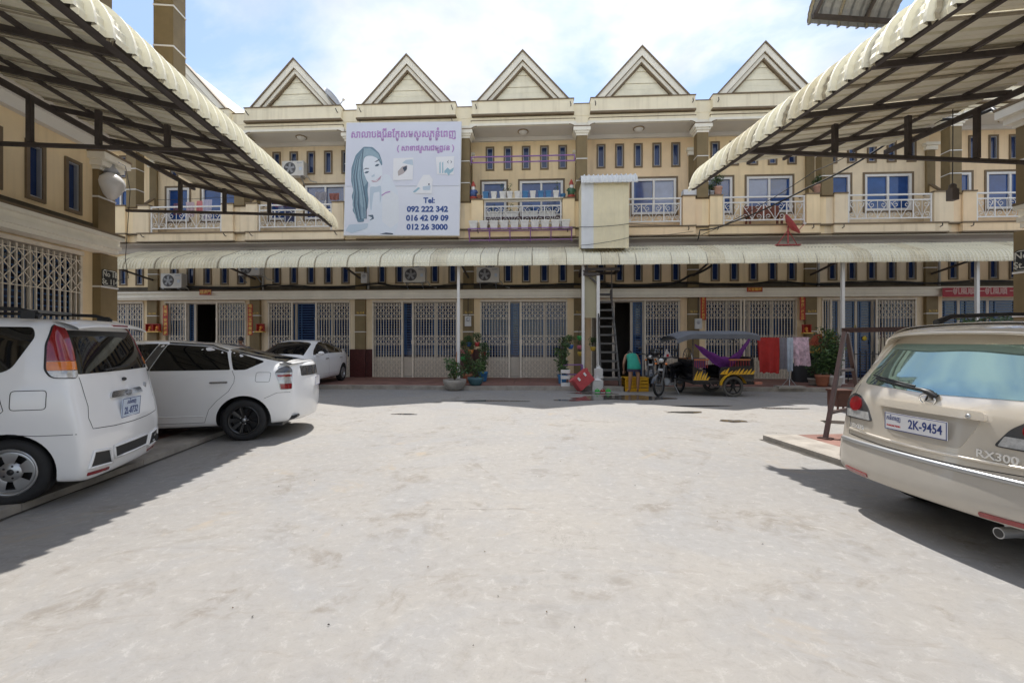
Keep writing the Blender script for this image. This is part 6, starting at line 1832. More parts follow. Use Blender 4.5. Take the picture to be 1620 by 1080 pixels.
# a man sitting astride behind the wedge hatchback: only the head shows over its roof
def seated_person(M, label, shirt, hairk='short'):
    t = thing('person', label, 'person', M)
    nd = dict(pelvis=((0, 0, .80), (.13, .11)), waist=((0, -.02, .95), (.12, .09)), chest=((0, -.05, 1.18), (.15, .10)), neck=((0, -.07, 1.33), .052), nk2=((0, -.08, 1.39), .05),
              hl=((-.10, -.05, .78), .085), kl=((-.20, -.40, .72), .06), al=((-.20, -.33, .32), .036), fl=((-.20, -.46, .27), .03), hr=((.10, -.05, .78), .085), kr=((.20, -.40, .72), .06), ar=((.20, -.33, .32), .036), fr=((.20, -.46, .27), .03),
              sl=((-.17, -.05, 1.24), .055), el=((-.27, -.18, 1.02), .04), wl=((-.22, -.40, .95), .028), sr=((.17, -.05, 1.24), .055), er=((.27, -.18, 1.02), .04), wr=((.22, -.40, .95), .028))
    ed = [('pelvis', 'waist'), ('waist', 'chest'), ('chest', 'neck'), ('neck', 'nk2'), ('pelvis', 'hl'), ('hl', 'kl'), ('kl', 'al'), ('al', 'fl'), ('pelvis', 'hr'), ('hr', 'kr'), ('kr', 'ar'), ('ar', 'fr'), ('chest', 'sl'), ('sl', 'el'), ('el', 'wl'), ('chest', 'sr'), ('sr', 'er'), ('er', 'wr')]
    skin_body('body', nd, ed, SKIN, t)
    m = MB()
    for sg in (-1, 1): hand(m, (sg * .22, -.40, .95), (0, -.98, -.1), (-sg, 0, 0), (0, .1, 1))
    part('hands', m, SKIN, t)
    head_parts(t, (0, -.10, 1.49), 0, R(6), 1.0)
    m = loft(MB(), [((0, 0, .78), X, (0, 1, 0), 0, .19, .15), ((0, -.02, .95), X, (0, 1, 0), 0, .165, .13), ((0, -.05, 1.15), X, (0, 1, 0), 0, .195, .135), ((0, -.06, 1.27), X, (0, 1, 0), 0, .18, .115), ((0, -.07, 1.33), X, (0, 1, 0), 0, .08, .07)])
    part('shirt', m, shirt, t)
    m = MB()
    for sg in (-1, 1):
        m.tube([(sg * .08, -.02, .80), (sg * .11, -.12, .78), (sg * .20, -.40, .73), (sg * .20, -.38, .55)], [.11, .10, .08, .065], 10)
    part('shorts', m, mat('grey_cloth', (.10, .10, .11), .85), t)
    return t

# ------------------------------------------------------------------ motorcycles
BIKEBLK = mat('black_bike_paint', (.012, .012, .014), .25, var=.1, coat=.8)
def make_bike(M, label, scale=1.0):
    b = thing('motorcycle', label, 'motorcycle', M @ Matrix.Diagonal((scale, scale, scale, 1)), 'black motorcycles')
    def whl(x):
        m = MB(); m.tube([(x + .255 * math.cos(a), 0, .28 + .255 * math.sin(a)) for a in [2 * PI * i / 32 for i in range(32)]], .034, 8, True)
        wl = part('wheel', m, RUBBER, b)
        m = MB(); m.tube([(x + .222 * math.cos(a), 0, .28 + .222 * math.sin(a)) for a in [2 * PI * i / 32 for i in range(32)]], .013, 6, True); m.cyl((x, -.06, .28), (x, .06, .28), .04)
        for i in range(18):
            a = 2 * PI * i / 18; m.bar((x, .03 * (1 if i % 2 else -1), .28), (x + .22 * math.cos(a), 0, .28 + .22 * math.sin(a)), .006)
        part('rim', m, mat('dull_bike_rim', (.13, .13, .13), .45, metal=.4), wl)
    whl(.62); whl(-.58)
    m = MB()
    for sg in (-1, 1): m.tube([(.62, sg * .075, .28), (.50, sg * .075, .62), (.42, sg * .06, .82)], .024, 8)
    part('fork', m, mat('dull_bike_rim', (.13, .13, .13), .45, metal=.4), b)
    m = MB()
    def fd(x0):
        return lambda u, v: (x0 + (.30 + .0 * v) * math.cos(.2 + 2.3 * u), .055 * math.sin((v - .5) * PI), .28 + (.30 + .02 * math.cos((v - .5) * PI)) * math.sin(.2 + 2.3 * u))
    m.grid(12, 6, fd(.62)); part('front_mudguard', m, BIKEBLK, b)
    m = MB(); m.grid(12, 6, fd(-.60)); part('rear_mudguard', m, BIKEBLK, b)
    m = loft(MB(), [((.50, 0, .80), (0, 1, 0), (0, 0, 1), 0, .03, .08), ((.42, 0, .80), (0, 1, 0), (0, 0, 1), 0, .10, .13), ((.36, 0, .72), (0, 1, 0), (0, 0, 1), 0, .12, .16), ((.25, 0, .56), (0, 1, 0), (0, 0, 1), 0, .10, .12), ((.0, 0, .55), (0, 1, 0), (0, 0, 1), 0, .07, .07), ((-.3, 0, .62), (0, 1, 0), (0, 0, 1), 0, .11, .10), ((-.72, 0, .74), (0, 1, 0), (0, 0, 1), 0, .07, .05), ((-.82, 0, .76), (0, 1, 0), (0, 0, 1), 0, .02, .02)], 14)
    part('fairing', m, BIKEBLK, b)
    for sg in (-1, 1): m = MB(); m.prism([(.40, .80), (.28, .34), (.16, .34), (.10, .62), (.26, .80)], 'y', sg * .17, sg * .19); part('leg_shield', m, BIKEBLK, b)
    m = loft(MB(), [((.08, 0, .70), (0, 1, 0), (0, 0, 1), 0, .06, .03), ((-.05, 0, .74), (0, 1, 0), (0, 0, 1), 0, .12, .045), ((-.45, 0, .79), (0, 1, 0), (0, 0, 1), 0, .12, .045), ((-.70, 0, .82), (0, 1, 0), (0, 0, 1), 0, .09, .03)], 14); part('seat', m, BLACK, b)
    m = MB(); m.cyl((.18, 0, .36), (-.08, 0, .36), .085, n=14); m.box(-.12, .12, -.11, .11, .25, .40); m.cyl((0, -.13, .33), (0, .13, .33), .09, n=16); part('engine', m, ZINC, b)
    m = MB(); m.tube([(.15, -.10, .30), (-.1, -.13, .22), (-.5, -.14, .30), (-.85, -.14, .40)], [.022, .024, .045, .045], 10); part('exhaust', m, CHROME, b)
    m = MB(); m.tube([(.33, -.36, .98), (.36, -.2, .99), (.42, 0, .94), (.36, .2, .99), (.33, .36, .98)], .016, 7); m.box(.38, .46, -.10, .10, .90, .99)
    for sg in (-1, 1): m.tube([(.33, sg * .24, .99), (.33, sg * .36, .98)], .022, 8)
    part('handlebar', m, BLACK, b)
    for sg in (-1, 1):
        m = MB(); m.tube([(.36, sg * .22, .99), (.34, sg * .30, 1.13)], .007, 5); m.ball((.335, sg * .31, 1.17), .03, .065, .045); part('mirror', m, BLACK, b)
    m = MB(); m.ball((.49, 0, .90), .045, .075, .06); part('headlight', m, CLEARLENS, b)
    for sg in (-1, 1): m = MB(); m.ball((.50, sg * .14, .82), .035, .035, .03); part('indicator', m, AMBERLENS, b)
    m = MB(); m.box(.515, .525, -.06, .06, .64, .70); part('number_plate', m, GREYAL, b)
    m = MB(); m.ball((-.80, 0, .70), .03, .07, .04); part('tail_light', m, REDLENS, b)
    m = MB(); m.tube([(.0, .10, .3), (-.06, .22, .02)], .014, 6); part('side_stand', m, ZINC, b)
    m = MB()
    m.box(.30, .56, .10, .36, .50, .72) if False else m.tube([(.44, -.12, .64), (.62, -.11, .60)], .012, 6)
    part('basket_stay', m, ZINC, b)
    return b
fx, rx = P(1041, 622, 12.55), P(1072, 620, 13.35)
bike_h = math.atan2(-.80, -.80)
make_bike(T(P(1060, 600, 12.95).x, 12.95, 0, bike_h), 'black motorcycle with its front wheel turned to us, hitched to the tuk-tuk', 1.08)
make_bike(T(P(1030, 610, 14.3).x, 14.4, .12, R(-105)), 'second black motorcycle parked behind, a black helmet on its mirror')
bk3 = make_bike(T(P(372, 560, 15.2).x + .1, 15.6, .12, R(-90)), 'black motorcycle behind the wedge hatchback, a person astride')
seated_person(T(P(380, 537, 15.6).x, 15.72, .06, 0), 'person with short black hair astride a motorcycle behind the white hatchback', cm('brown_shirt', (.16, .08, .06)))
m = MB(); pz = P(1036, 592, 14.0); m.ball((0, 0, 0), .14, .15, .14, 16, 10); m.m = 1; m.ball((.0, -.06, -.01), .105, .10, .075)
solo('helmet', m, [BIKEBLK, SMOKELENS], 'black helmet hung on the mirror of the rear motorcycle', 'helmet', T(pz.x, 14.0, 1.05 + .12))

# ------------------------------------------------------------------ tuk-tuk trailer
YEL = mat('yellow_flame_paint', (.70, .40, .02), .4, var=.08, coat=.5)
TK0 = P(1157, 612, 12.45).x
TK = thing('tuktuk_trailer', 'black tuk-tuk trailer with yellow flame panels, grey canopy and spoked wheels', 'tuk-tuk', T(TK0, 12.42, 0, R(180)) @ Matrix.Diagonal((1, 1, 1, 1)))
# local: +x points to the hitch (left in the photo), -y is the far side
hw_ = .62
for y in (.06, -1.26):
    m = MB(); m.tube([(.245 * math.cos(a), y, .275 + .245 * math.sin(a)) for a in [2 * PI * i / 36 for i in range(36)]], .04, 8, True); wl = part('wheel', m, mat('grey_dusty_tyre', (.11, .105, .095), .85, var=.2), TK)
    m = MB(); m.tube([(.20 * math.cos(a), y, .275 + .20 * math.sin(a)) for a in [2 * PI * i / 30 for i in range(30)]], .018, 6, True); m.cyl((0, y - .06, .275), (0, y + .06, .275), .045)
    for i in range(6):
        a = 2 * PI * i / 6; m.bar((0, y, .275), (.20 * math.cos(a), y, .275 + .20 * math.sin(a)), .035, .02, up=(0, 1, 0))
    part('rim', m, BLACK, wl)
    m = MB(); yo = .10 if y > 0 else -.10
    m.grid(16, 3, lambda u, v: ((.34 + .012 * math.sin(PI * v)) * math.cos(.12 + 2.75 * u), y - .09 + .18 * v, .275 + (.34 + .012 * math.sin(PI * v)) * math.sin(.12 + 2.75 * u))); part('mudguard', m, YEL, TK)
m = MB()
for y in (-.05, -1.15): m.bar((-.62, y, .36), (1.05, y, .36), .05, .07)
for x in (-.6, .1, .62, 1.0): m.bar((x, -1.15, .36), (x, -.05, .36), .05, .05)
m.bar((1.0, -.6, .37), (1.75, -.6, .55), .05, .05); m.bar((1.0, -1.1, .37), (1.5, -.6, .50), .04, .04); m.bar((1.0, -.1, .37), (1.5, -.6, .50), .04, .04)
part('chassis', m, BLACK, TK)
m = MB(); m.box(-.55, 1.0, -1.15, -.05, .395, .415); part('floor', m, STEEL, TK)
# side panels: rear seat box, front seat box
for y in (-.05, -1.17):
    m = MB(); m.prism([(-.62, .42), (-.62, .82), (-.50, .84), (.28, .80), (.34, .62), (.34, .42)], 'y', y, y + .025); part('side_panel', m, BIKEBLK, TK)
    m = MB(); m.prism([(.62, .42), (.62, .56), (.72, .60), (.98, .80), (1.06, .82), (1.06, .42)], 'y', y, y + .025); part('side_panel', m, BIKEBLK, TK)
    yy = y + .028 if y > -.5 else y - .003
    r = random.Random(3)
    for (x0, x1, zb0, zt0) in ((-.60, .32, .60, .80), (.64, 1.04, .44, .76)):
        m = MB(); n = 9 if x0 < 0 else 6
        for i in range(n):
            a = x0 + (x1 - x0) * i / n; b_ = x0 + (x1 - x0) * (i + 1) / n; h = r.uniform(.55, 1.0) * min(1, .35 + (1.0 if x0 < 0 else (i + 1) / n))
            lean = -.06
            m.prism([(a, zb0), (b_ - .004, zb0), ((a + b_) / 2 + lean * .3, zb0 + (zt0 - zb0) * h * .55), (a + lean, zb0 + (zt0 - zb0) * h)], 'y', yy - .002, yy)
        part('flame_panel', m, YEL, TK)
m = MB(); m.box(-.62, -.58, -1.15, -.03, .42, 1.02); part('rear_panel', m, BIKEBLK, TK)
m = MB(); m.box(1.02, 1.06, -1.15, -.03, .42, 1.0); part('front_panel', m, BIKEBLK, TK)
SEATV = mat('dark_vinyl_seat', (.03, .022, .03), .45, var=.15)
for (a, b_) in ((-.57, -.12), (.68, 1.01)):
    m = MB(); m.box(a, b_, -1.12, -.06, .60, .72); part('seat', m, SEATV, TK)
m = MB(); m.box(-.58, -.50, -1.1, -.08, .72, 1.08); part('backrest', m, SEATV, TK)
ORW = mat('orange_brown_wood', (.40, .15, .055), .45, var=.15)
for y in (-.05, -1.16):
    for (a, b_) in ((-.52, .05), (.62, 1.02)):
        m = MB(); m.box(a, b_, y - .03, y + .035, .98, 1.02); part('armrest', m, ORW, TK)
        m = MB()
        for i in range(8): x = a + .03 + (b_ - a - .06) * i / 7; m.bar((x, y, .78), (x, y, .98), .012)
        part('rail_bars', m, PINKRED, TK)
for x in (-.60, 1.04):
    for y in (-.06, -1.14):
        m = MB(); m.tube([(x, y, .4), (x, y, 1.72)], .018, 7); part('post', m, STEEL, TK)
m = MB()
def cnp(u, v):
    x = -.72 + 2.25 * u; y = .10 - 1.40 * v; e = abs(2 * v - 1)
    return (x, y, 1.80 - .10 * e ** 3 - (.14 * max(0, (u - .80) / .2) ** 1.5) - .05 * max(0, (.12 - u) / .12))
m.grid(20, 10, cnp); m.grid(20, 10, lambda u, v: (cnp(u, v)[0], cnp(u, v)[1], cnp(u, v)[2] - .03))
m.grid(20, 1, lambda u, v: (cnp(u, 0)[0], cnp(u, 0)[1] + .002, cnp(u, 0)[2] - .13 * v)); m.grid(20, 1, lambda u, v: (cnp(u, 1)[0], cnp(u, 1)[1] - .002, cnp(u, 1)[2] - .13 * v))
part('canopy', m, mat('grey_blue_canvas', (.12, .13, .15), .8, var=.15, scale=5, bump=.1), TK)
m = MB(); m.tube([(.98 + .0 * a, -.6 + .34 * math.cos(a), 1.0 + .30 * math.sin(a)) for a in [PI * i / 14 for i in range(15)]], .012, 6)
for i in range(1, 6): a = PI * i / 6; m.bar((.98, -.6, 1.0), (.98, -.6 + .34 * math.cos(a), 1.0 + .30 * math.sin(a)), .010)
part('front_grille', m, CHROME, TK)
m = MB(); m.box(.36, .60, .0, .10, .26, .29); m.bar((.38, .05, .28), (.38, .0, .38), .02); m.bar((.58, .05, .28), (.58, .0, .38), .02); part('step', m, STEEL, TK)
m = MB(); m.box(-.82, -.62, -.10, .02, .33, .40); part('tail_lamp', m, mat('faded_orange_lens', (.5, .2, .14), .3), TK)
# hammock slung inside
m = MB(); hp = [(.92, 1.40), (.70, 1.24), (.45, 1.06), (.22, .93), (0, .90), (-.2, 1.02), (-.38, 1.22), (-.56, 1.50), (-.64, 1.66)]
def hm(u, v):
    k = u * (len(hp) - 1); i = min(int(k), len(hp) - 2); t = k - i
    x = hp[i][0] + (hp[i + 1][0] - hp[i][0]) * t; z = hp[i][1] + (hp[i + 1][1] - hp[i][1]) * t
    w = .05 + .17 * math.sin(PI * min(1, u * 1.02)) ** .8
    return (x + .06 * (v - .5), -.22 + .5 * w * math.sin((v - .5) * PI), z + w * (v - .5) * 1.5 + .012 * math.sin(40 * u + 9 * v))
m.grid(32, 10, hm)
solo('hammock', m, mat('purple_hammock_cloth', (.17, .035, .25), .8, var=.25, scale=14), 'purple hammock slung between the tuk-tuk canopy posts', 'hammock', T(TK0, 12.42, 0, PI))
m = MB(); m.prism([(-.16, 0), (.16, .02), (-.05, .30)], 'y', 0, .01); m.m = 1; m.box(-.05, .02, -.003, 0, .07, .15)
pz = P(1057, 560, 13.4); solo('pennant', m, [cm('white_flag', (.62, .58, .58)), INKRED], 'small white pennant with a red mark above the motorcycle', 'flag', T(pz.x, 13.4, pz.z - .15))
pz = P(1102, 567, 13.4); cloth(T(pz.x, 13.25, pz.z + .02), .42, .30, cm('blue', (.06, .10, .30)), 'blue cloth draped over the tuk-tuk front rail', 77)
pz = P(1075, 575, 13.7)
m = MB(); m.box(-.35, .35, -.2, .2, 0, .55); m.box(-.37, .37, -.22, .22, .55, .58); solo('cardboard_box', m, mat('brown_cardboard', (.24, .16, .09), .85, var=.15), 'brown cardboard box standing behind the motorcycle', 'box', T(pz.x, 14.5, .12))

# ------------------------------------------------------------------ washing corner by the stair
YC = mat('yellow_plastic', (.72, .38, .015), .4, var=.08)
yp = P(1003, 608, 13.95)
t = thing('plastic_crate', 'yellow plastic crate on the kerb in front of the stooping person', 'crate', T(yp.x, 13.85, 0.0))
m = MB(); w_, d_, h_ = .35, .22, .42
for i in range(4):
    z = .03 + i * .10; ring_z = (z, z + .075)
    m.box(-w_, w_, -d_, -d_ + .02, *ring_z); m.box(-w_, w_, d_ - .02, d_, *ring_z); m.box(-w_, -w_ + .02, -d_ + .02, d_ - .02, *ring_z); m.box(w_ - .02, w_, -d_ + .02, d_ - .02, *ring_z)
for x in (-w_, -.12, .10, w_ - .02): m.box(x, x + .02, -d_ - .004, d_ + .004, 0, h_)
m.box(-w_, w_, -d_, d_, .0, .025); m.box(-w_ - .01, w_ + .01, -d_ - .01, d_ + .01, h_ - .02, h_); part('crate_shell', m, YC, t)
rp = P(921, 604, 13.75)
t = thing('cool_box', 'faded red plastic cool box tipped on its edge against the white post', 'box', T(rp.x, 13.75, .33) @ Matrix.Rotation(R(-38), 4, 'Y') @ Matrix.Rotation(R(14), 4, 'Z'))
REDPL = mat('red_plastic', (.50, .07, .075), .45, var=.12, scale=6)
m = MB(); m.prism(rounded([(-.29, -.17), (.29, -.17), (.29, .17), (-.29, .17)], .05), 'z', -.20, .14); part('tub', m, REDPL, t)
m = MB(); m.prism(rounded([(-.31, -.19), (.31, -.19), (.31, .19), (-.31, .19)], .05), 'z', .145, .22); part('lid', m, REDPL, t)
m = MB()
for x in (-.12, .12): m.box(x - .03, x + .03, -.20, -.18, .06, .17)
part('latch', m, WHITE, t)
JUG = mat('white_hdpe', (.62, .61, .58), .5, var=.1)
for px, Y, z0, s, lab in ((945, 13.8, 0.0, 1.15, 'larger white plastic jerrycan on the wet ground beside the red box'), (947, 14.15, .42, .85, 'smaller white plastic jerrycan on top of a bucket beside the red box')):
    q = P(px, 600, Y); t = thing('jerrycan', lab, 'jerrycan', T(q.x, Y, z0) @ Matrix.Diagonal((s, s, s, 1)), 'white jerrycans')
    m = MB(); m.prism(rounded([(-.15, -.10), (.15, -.10), (.15, .10), (-.15, .10)], .05), 'z', 0, .28); m.lathe([(.12, .28), (.08, .33), (.04, .345), (.04, .37), (0, .37)], 14); part('body', m, JUG, t)
    m = MB(); m.tube([(-.08, 0, .30), (-.09, 0, .38), (.0, 0, .40), (.05, 0, .36)], .016, 6); part('handle', m, JUG, t)
q = P(947, 600, 14.15); potted(T(q.x, 14.15, .12), 'white plastic bucket under the smaller jerrycan', 'round', POTW, .16, .30, name='bucket', cat='bucket')
for px, py, Y, c, lab in ((893, 603, 14.4, POTW, 'white drainer rack pot on the kerb left of the red box'),):
    q = P(px, py, Y); t = thing('plastic_rack', 'white plastic storage rack of two tiers left of the red cool box', 'rack', T(q.x, 14.15, .12))
    for z in (0, .22, .40):
        m = MB(); m.prism(rounded([(-.14, -.10), (.14, -.10), (.14, .10), (-.14, .10)], .04), 'z', z, z + .10); part('tray', m, POTW, t)
    for x in (-.12, .12): m = MB(); m.bar((x, .08, 0), (x, .08, .5), .02); part('upright', m, POTW, t)
q = P(890, 592, 14.9); potted(T(q.x, 15.0, .12), 'blue plastic pot with a tall plant right of the gate', 'square', POTB, .15, .30, 'tall', 1.05, 21)
t = thing('plant_stand', 'purple painted plant stand behind the red cool box', 'stand', T(P(907, 585, 14.9).x, 15.1, .12))
for z in (.30, .62): m = MB(); m.box(-.32, .32, -.15, .15, z - .02, z); part('shelf', m, PURPLE, t)
for x in (-.31, .31):
    for y in (-.14, .14): m = MB(); m.bar((x, y, 0), (x, y, .62), .03); part('leg', m, PURPLE, t)
HP = 'coloured hanging pots on the pillars'
cols = {'green': (.06, .34, .08), 'pink': (.60, .16, .20), 'yellow': (.62, .42, .06), 'red': (.45, .05, .05), 'blue': (.05, .14, .40), 'orange': (.60, .22, .05)}
def hang(px, py, Y, c, lab, r_=.10, fol=None, sd=0):
    q = P(px, py, Y); tt = potted(T(q.x, Y, q.z), lab, 'bowl', mat('pot_' + c, cols[c], .45, var=.1), r_, .15, fol, .75, sd, HP, 'hanging_pot', 'pot')
    m = MB()
    for a in (0, 2.1, 4.2): m.tube([(r_ * .95 * math.cos(a), r_ * .95 * math.sin(a), .14), (0, 0, .48)], .004, 4)
    part('hanger', m, BLACK, tt)
for px, py, c, lab, fol in ((917, 538, 'green', 'bright green hanging pot beside the white post', None), (917, 553, 'pink', 'pink hanging pot below the green one by the post', 'spare'), (918, 563, 'yellow', 'yellow hanging pot lowest by the white post', 'spare'),
                       (938, 555, 'yellow', 'yellow hanging pot between the two white posts', 'bush'), (903, 552, 'blue', 'blue hanging pot with trailing leaves right of the gate', 'bush'),
                       (733, 560, 'pink', 'pink hanging pot right of the post under the billboard', 'bush'), (733, 571, 'green', 'green hanging pot under the pink one by the post', 'spare'), (745, 560, 'orange', 'orange hanging pot among leaves on the pillar', 'bush'),
                       (755, 548, 'red', 'red hanging pot high among leaves on the pillar', 'bush'), (765, 563, 'red', 'dark red hanging pot at the gate edge', 'bush'), (742, 548, 'blue', 'blue hanging pot high beside the post', 'bush')):
    hang(px, py, 15.9, c, lab, .10, fol, px % 5 + 30)
# plants at the pillar left of the centre gate
q = P(720, 612, 14.1)
potted(T(q.x, 14.0, .0), 'wide grey stone bowl of bushy green plants on the kerb by the post', 'bowl', SLABC, .36, .34, 'bush', 1.5, 41)
q = P(752, 608, 14.2); potted(T(q.x, 14.3, .12), 'bushy green plant in a teal pot right of the grey bowl', 'bowl', mat('teal_pot', (.05, .12, .14), .5), .26, .26, 'bush', 1.25, 42)
q = P(740, 600, 15.3); potted(T(q.x, 15.2, .12), 'tall leafy plant behind the bowls at the pillar', 'round', TERRA, .18, .3, 'tall', .64, 43)
q = P(764, 600, 15.6); potted(T(q.x, 15.7, .12), 'tall plant in a blue bucket at the left end of the centre gate', 'round', POTB, .17, .34, 'tall', .68, 44)
q = P(722, 580, 14.9); m = MB(); m.tube([(0, 0, .12), (-.03, .3, 1.15)], .016, 6); m.m = 1; m.tube([(-.10, .02, .12), (-.10, .25, .95)], .010, 5)
solo('broom_stick', m, [ORW, BLACK], 'wooden stick leaning beside the post under the billboard', 'stick', T(q.x, 14.9, 0))
for px, py, Y, c, lab in ((947, 616, 13.35, 'green', 'bright green dustpan left on the wet ground at the stair foot'),):
    q = P(px, py, Y); t = thing('scrubbing_brush', 'green and red scrubbing brushes on the wet ground at the stair foot', 'brush', T(q.x + .12, Y, 0))
    for x, k in ((-.16, 'green'), (0, 'red'), (.16, 'green')):
        m = MB(); m.box(x - .07, x + .07, -.05, .05, .03, .07); m.tube([(x - .05, 0, .07), (x, 0, .12), (x + .05, 0, .07)], .012, 6); part('brush_back', m, mat('brush_' + k, (.03, .55, .06) if k == 'green' else (.35, .03, .03), .4), t)
        m = MB(); m.box(x - .06, x + .06, -.04, .04, 0, .03); part('bristles', m, POTW, t)

# ------------------------------------------------------------------ drying rack and cloths
q = P(1249, 614, 13.65)
t = thing('drying_rack', 'grey metal drying rack on a slab, cloths hung over it', 'rack', T(q.x, 13.65, 0.0))
m = MB(); m.box(-.40, .40, -.15, .15, .10, .17); part('base_slab', m, SLABC, t)
m = MB(); m.tube([(0, 0, .17), (0, 0, 1.58)], .016, 7)
for a in (0.3, 2.4, 4.4): m.tube([(0, 0, .42), (.24 * math.cos(a), .12 * math.sin(a), .17)], .010, 5)
part('pole', m, ZINC, t)
for (a, b_) in (((-.95, .0, 1.60), (.62, 0, 1.60)), ((-.9, .12, 1.60), (.6, .12, 1.60)), ((-.95, 0, 1.60), (-.9, .12, 1.60)), ((.62, 0, 1.60), (.6, .12, 1.60)), ((0, 0, 1.60), (0, .12, 1.60))):
    m = MB(); m.tube([a, b_], .009, 5); part('arm', m, ZINC, t)
CG = 'cloths hung on the drying rack'
cloth(T(P(1217, 540, 13.6).x, 13.62, 1.62), .66, 1.06, cm('red_towel', (.38, .022, .018)), 'bright red towel hung on the left of the drying rack', 5, CG, over=.7)
cloth(T(P(1241, 540, 13.6).x - .02, 13.62, 1.62), .26, .95, cm('grey_towel', (.20, .19, .22)), 'dark grey towel between the red towel and the pale cloth', 6, CG, over=.6)
cloth(T(P(1250, 540, 13.6).x, 13.60, 1.62), .18, 1.0, cm('pale_blue_towel', (.42, .48, .56)), 'narrow pale blue cloth at the rack pole', 7, CG)
cloth(T(P(1266, 540, 13.6).x, 13.62, 1.63), .52, .85, mat('cloth_pink_flowers', (.56, .40, .47), .85, var=.5, scale=9), 'pale pink flowered cloth on the right of the drying rack', 8, CG, skew=.10, over=.6)

# ------------------------------------------------------------------ right hand plants, spirit house, swing
q = P(1310, 552, 15.0)
t = thing('spirit_house', 'small red and orange spirit house with gilt roofs on a post', 'shrine', T(q.x, 15.2, .12))
SR = mat('spirit_red', (.38, .09, .05), .5, var=.2, scale=20); SG = mat('spirit_gilt', (.62, .34, .06), .45, var=.2, scale=20)
m = MB(); m.box(-.07, .07, -.07, .07, 0, 1.0); m.box(-.16, .16, -.16, .16, 0, .06); part('pillar', m, SLABC, t)
m = MB(); m.box(-.40, .40, -.24, .24, 1.0, 1.06); part('platform', m, SG, t)
for x, mt in ((-.20, SR), (.18, SG)):
    m = MB(); m.box(x - .13, x + .13, -.13, .13, 1.06, 1.28); part('chamber', m, SG, t)
    for k, (w_, z0, z1) in enumerate(((.24, 1.26, 1.48), (.20, 1.36, 1.62))):
        m = MB(); m.prism([(x - w_, z0), (x + w_, z0), (x + .02, z1), (x - .02, z1)], 'y', -.17 + .03 * k, .17 - .03 * k); part('roof', m, mt, t)
    for yy in (-.16, .16):
        m = MB(); m.tube([(x, yy, 1.55), (x + .01, yy * 1.1, 1.66), (x - .02, yy * 1.2, 1.74)], [.022, .014, .004], 6); part('finial', m, SG, t)
    for sg in (-1, 1):
        for i in range(5):
            m = MB(); m.tube([(x + sg * (.22 - .04 * i), -.18, 1.28 + .06 * i), (x + sg * (.26 - .04 * i), -.21, 1.34 + .06 * i)], [.016, .004], 5); part('ornament', m, mt, t)
for px, Y, z, lab, mt, rr, hh, fol, fs, sd in ((1301, 14.0, .12, 'leafy shrub in a red brown pot left of the swing frame', TERRA, .20, .36, 'tall', .95, 51), (1321, 13.9, .12, 'leafy shrub in a white and blue bucket beside the swing frame', POTW, .22, .34, 'tall', 1.0, 52),
                            (1290, 14.3, .12, 'low dark plant in a grey tub at the foot of the pillar', SLABC, .22, .22, 'bush', 1.2, 53), (1312, 14.9, .12, 'tall dark green shrub behind the potted shrubs', TERRA, .2, .3, 'tall', 1.3, 54),
                            (1552, 12.4, .12, 'tall light green shrub behind the gold car roof', TERRA, .25, .45, 'tall', 1.35, 55), (1590, 12.3, .12, 'leafy green shrub beside the right corner pillar', TERRA, .25, .45, 'tall', 1.25, 56), (1523, 12.6, .12, 'slender green shrub at the left of those behind the gold car', TERRA, .2, .4, 'tall', 1.15, 57)):
    q = P(px, 600, Y); potted(T(q.x, Y, z), lab, 'round', mt, rr, hh, fol, fs, sd)
m = MB(); m.tube([(0, 0, 0)] + [(0, 0, .001)], .1, 6)
q = P(1275, 575, 15.6); m = MB()
loft(m, [((0, 0, .0), X, (0, 1, 0), 0, .48, .3), ((0, 0, .5), X, (0, 1, 0), 0, .46, .28), ((.05, 0, .95), X, (0, 1, 0), 0, .32, .2), ((.06, 0, 1.02), X, (0, 1, 0), 0, .02, .02)])
solo('covered_heap', m, mat('black_tarpaulin', (.014, .014, .016), .6, var=.3, bump=.2), 'black covered heap standing behind the pink cloth', 'heap', T(q.x, 15.6, .12))
FN = thing('low_fence', 'low black iron fence with thin bars behind the swing frame', 'fence', fac(FP(1345, 580, 1.2)[0], 1.2, .12))
for z in (.15, .95): m = MB(); m.bar((0, 0, z), (2.6, 0, z), .03); part('rail', m, BLACK, FN)
for i in range(14): m = MB(); m.bar((i * .2, 0, 0), (i * .2, 0, 1.05), .022); part('bar', m, BLACK, FN)

SWB = mat('dark_maroon_steel', (.055, .024, .020), .45, var=.2, scale=7)
A_ = Vector((5.28, 7.20, 0)); dx = Vector((.59, -.81, 0)); dn = Vector((.81, .59, 0))
SW = thing('swing_frame', 'dark maroon A-frame garden swing stand with its bar behind the gold car', 'swing', T(A_.x, A_.y, .068, math.atan2(-.81, .59)))
H = 1.58
for x in (0.0, 1.75):
    for sg in (-1, 1):
        m = MB(); m.bar((x, sg * .05, H), (x, sg * .80, 0.0), .055, .055); m.box(x - .09, x + .09, sg * .80 - .06, sg * .80 + .06, 0, .012); part('leg', m, SWB, SW)
    for z in (.36, .98):
        yy = .80 * (1 - z / H) + .05 * z / H
        m = MB(); m.bar((x, -yy, z), (x, yy, z), .04, .04); part('cross_bar', m, SWB, SW)
m = MB(); m.bar((-.05, 0, H + .03), (1.8, 0, H + .03), .055, .07); part('top_bar', m, SWB, SW)
WD = mat('red_brown_slats', (.085, .032, .022), .5, var=.2)
m = MB(); m.box(.45, 1.30, -.24, .20, .42, .46); part('seat', m, WD, SW)
for i in range(5): m = MB(); m.box(.45, 1.30, .205 + .02 * i, .235 + .02 * i, .50 + i * .10, .58 + i * .10); part('back_slat', m, WD, SW)
for x in (.47, 1.28):
    for y in (-.2, .18): m = MB(); m.tube([(x, y, .45), (x, y * .3, H)], .008, 5); part('hanger', m, SWB, SW)
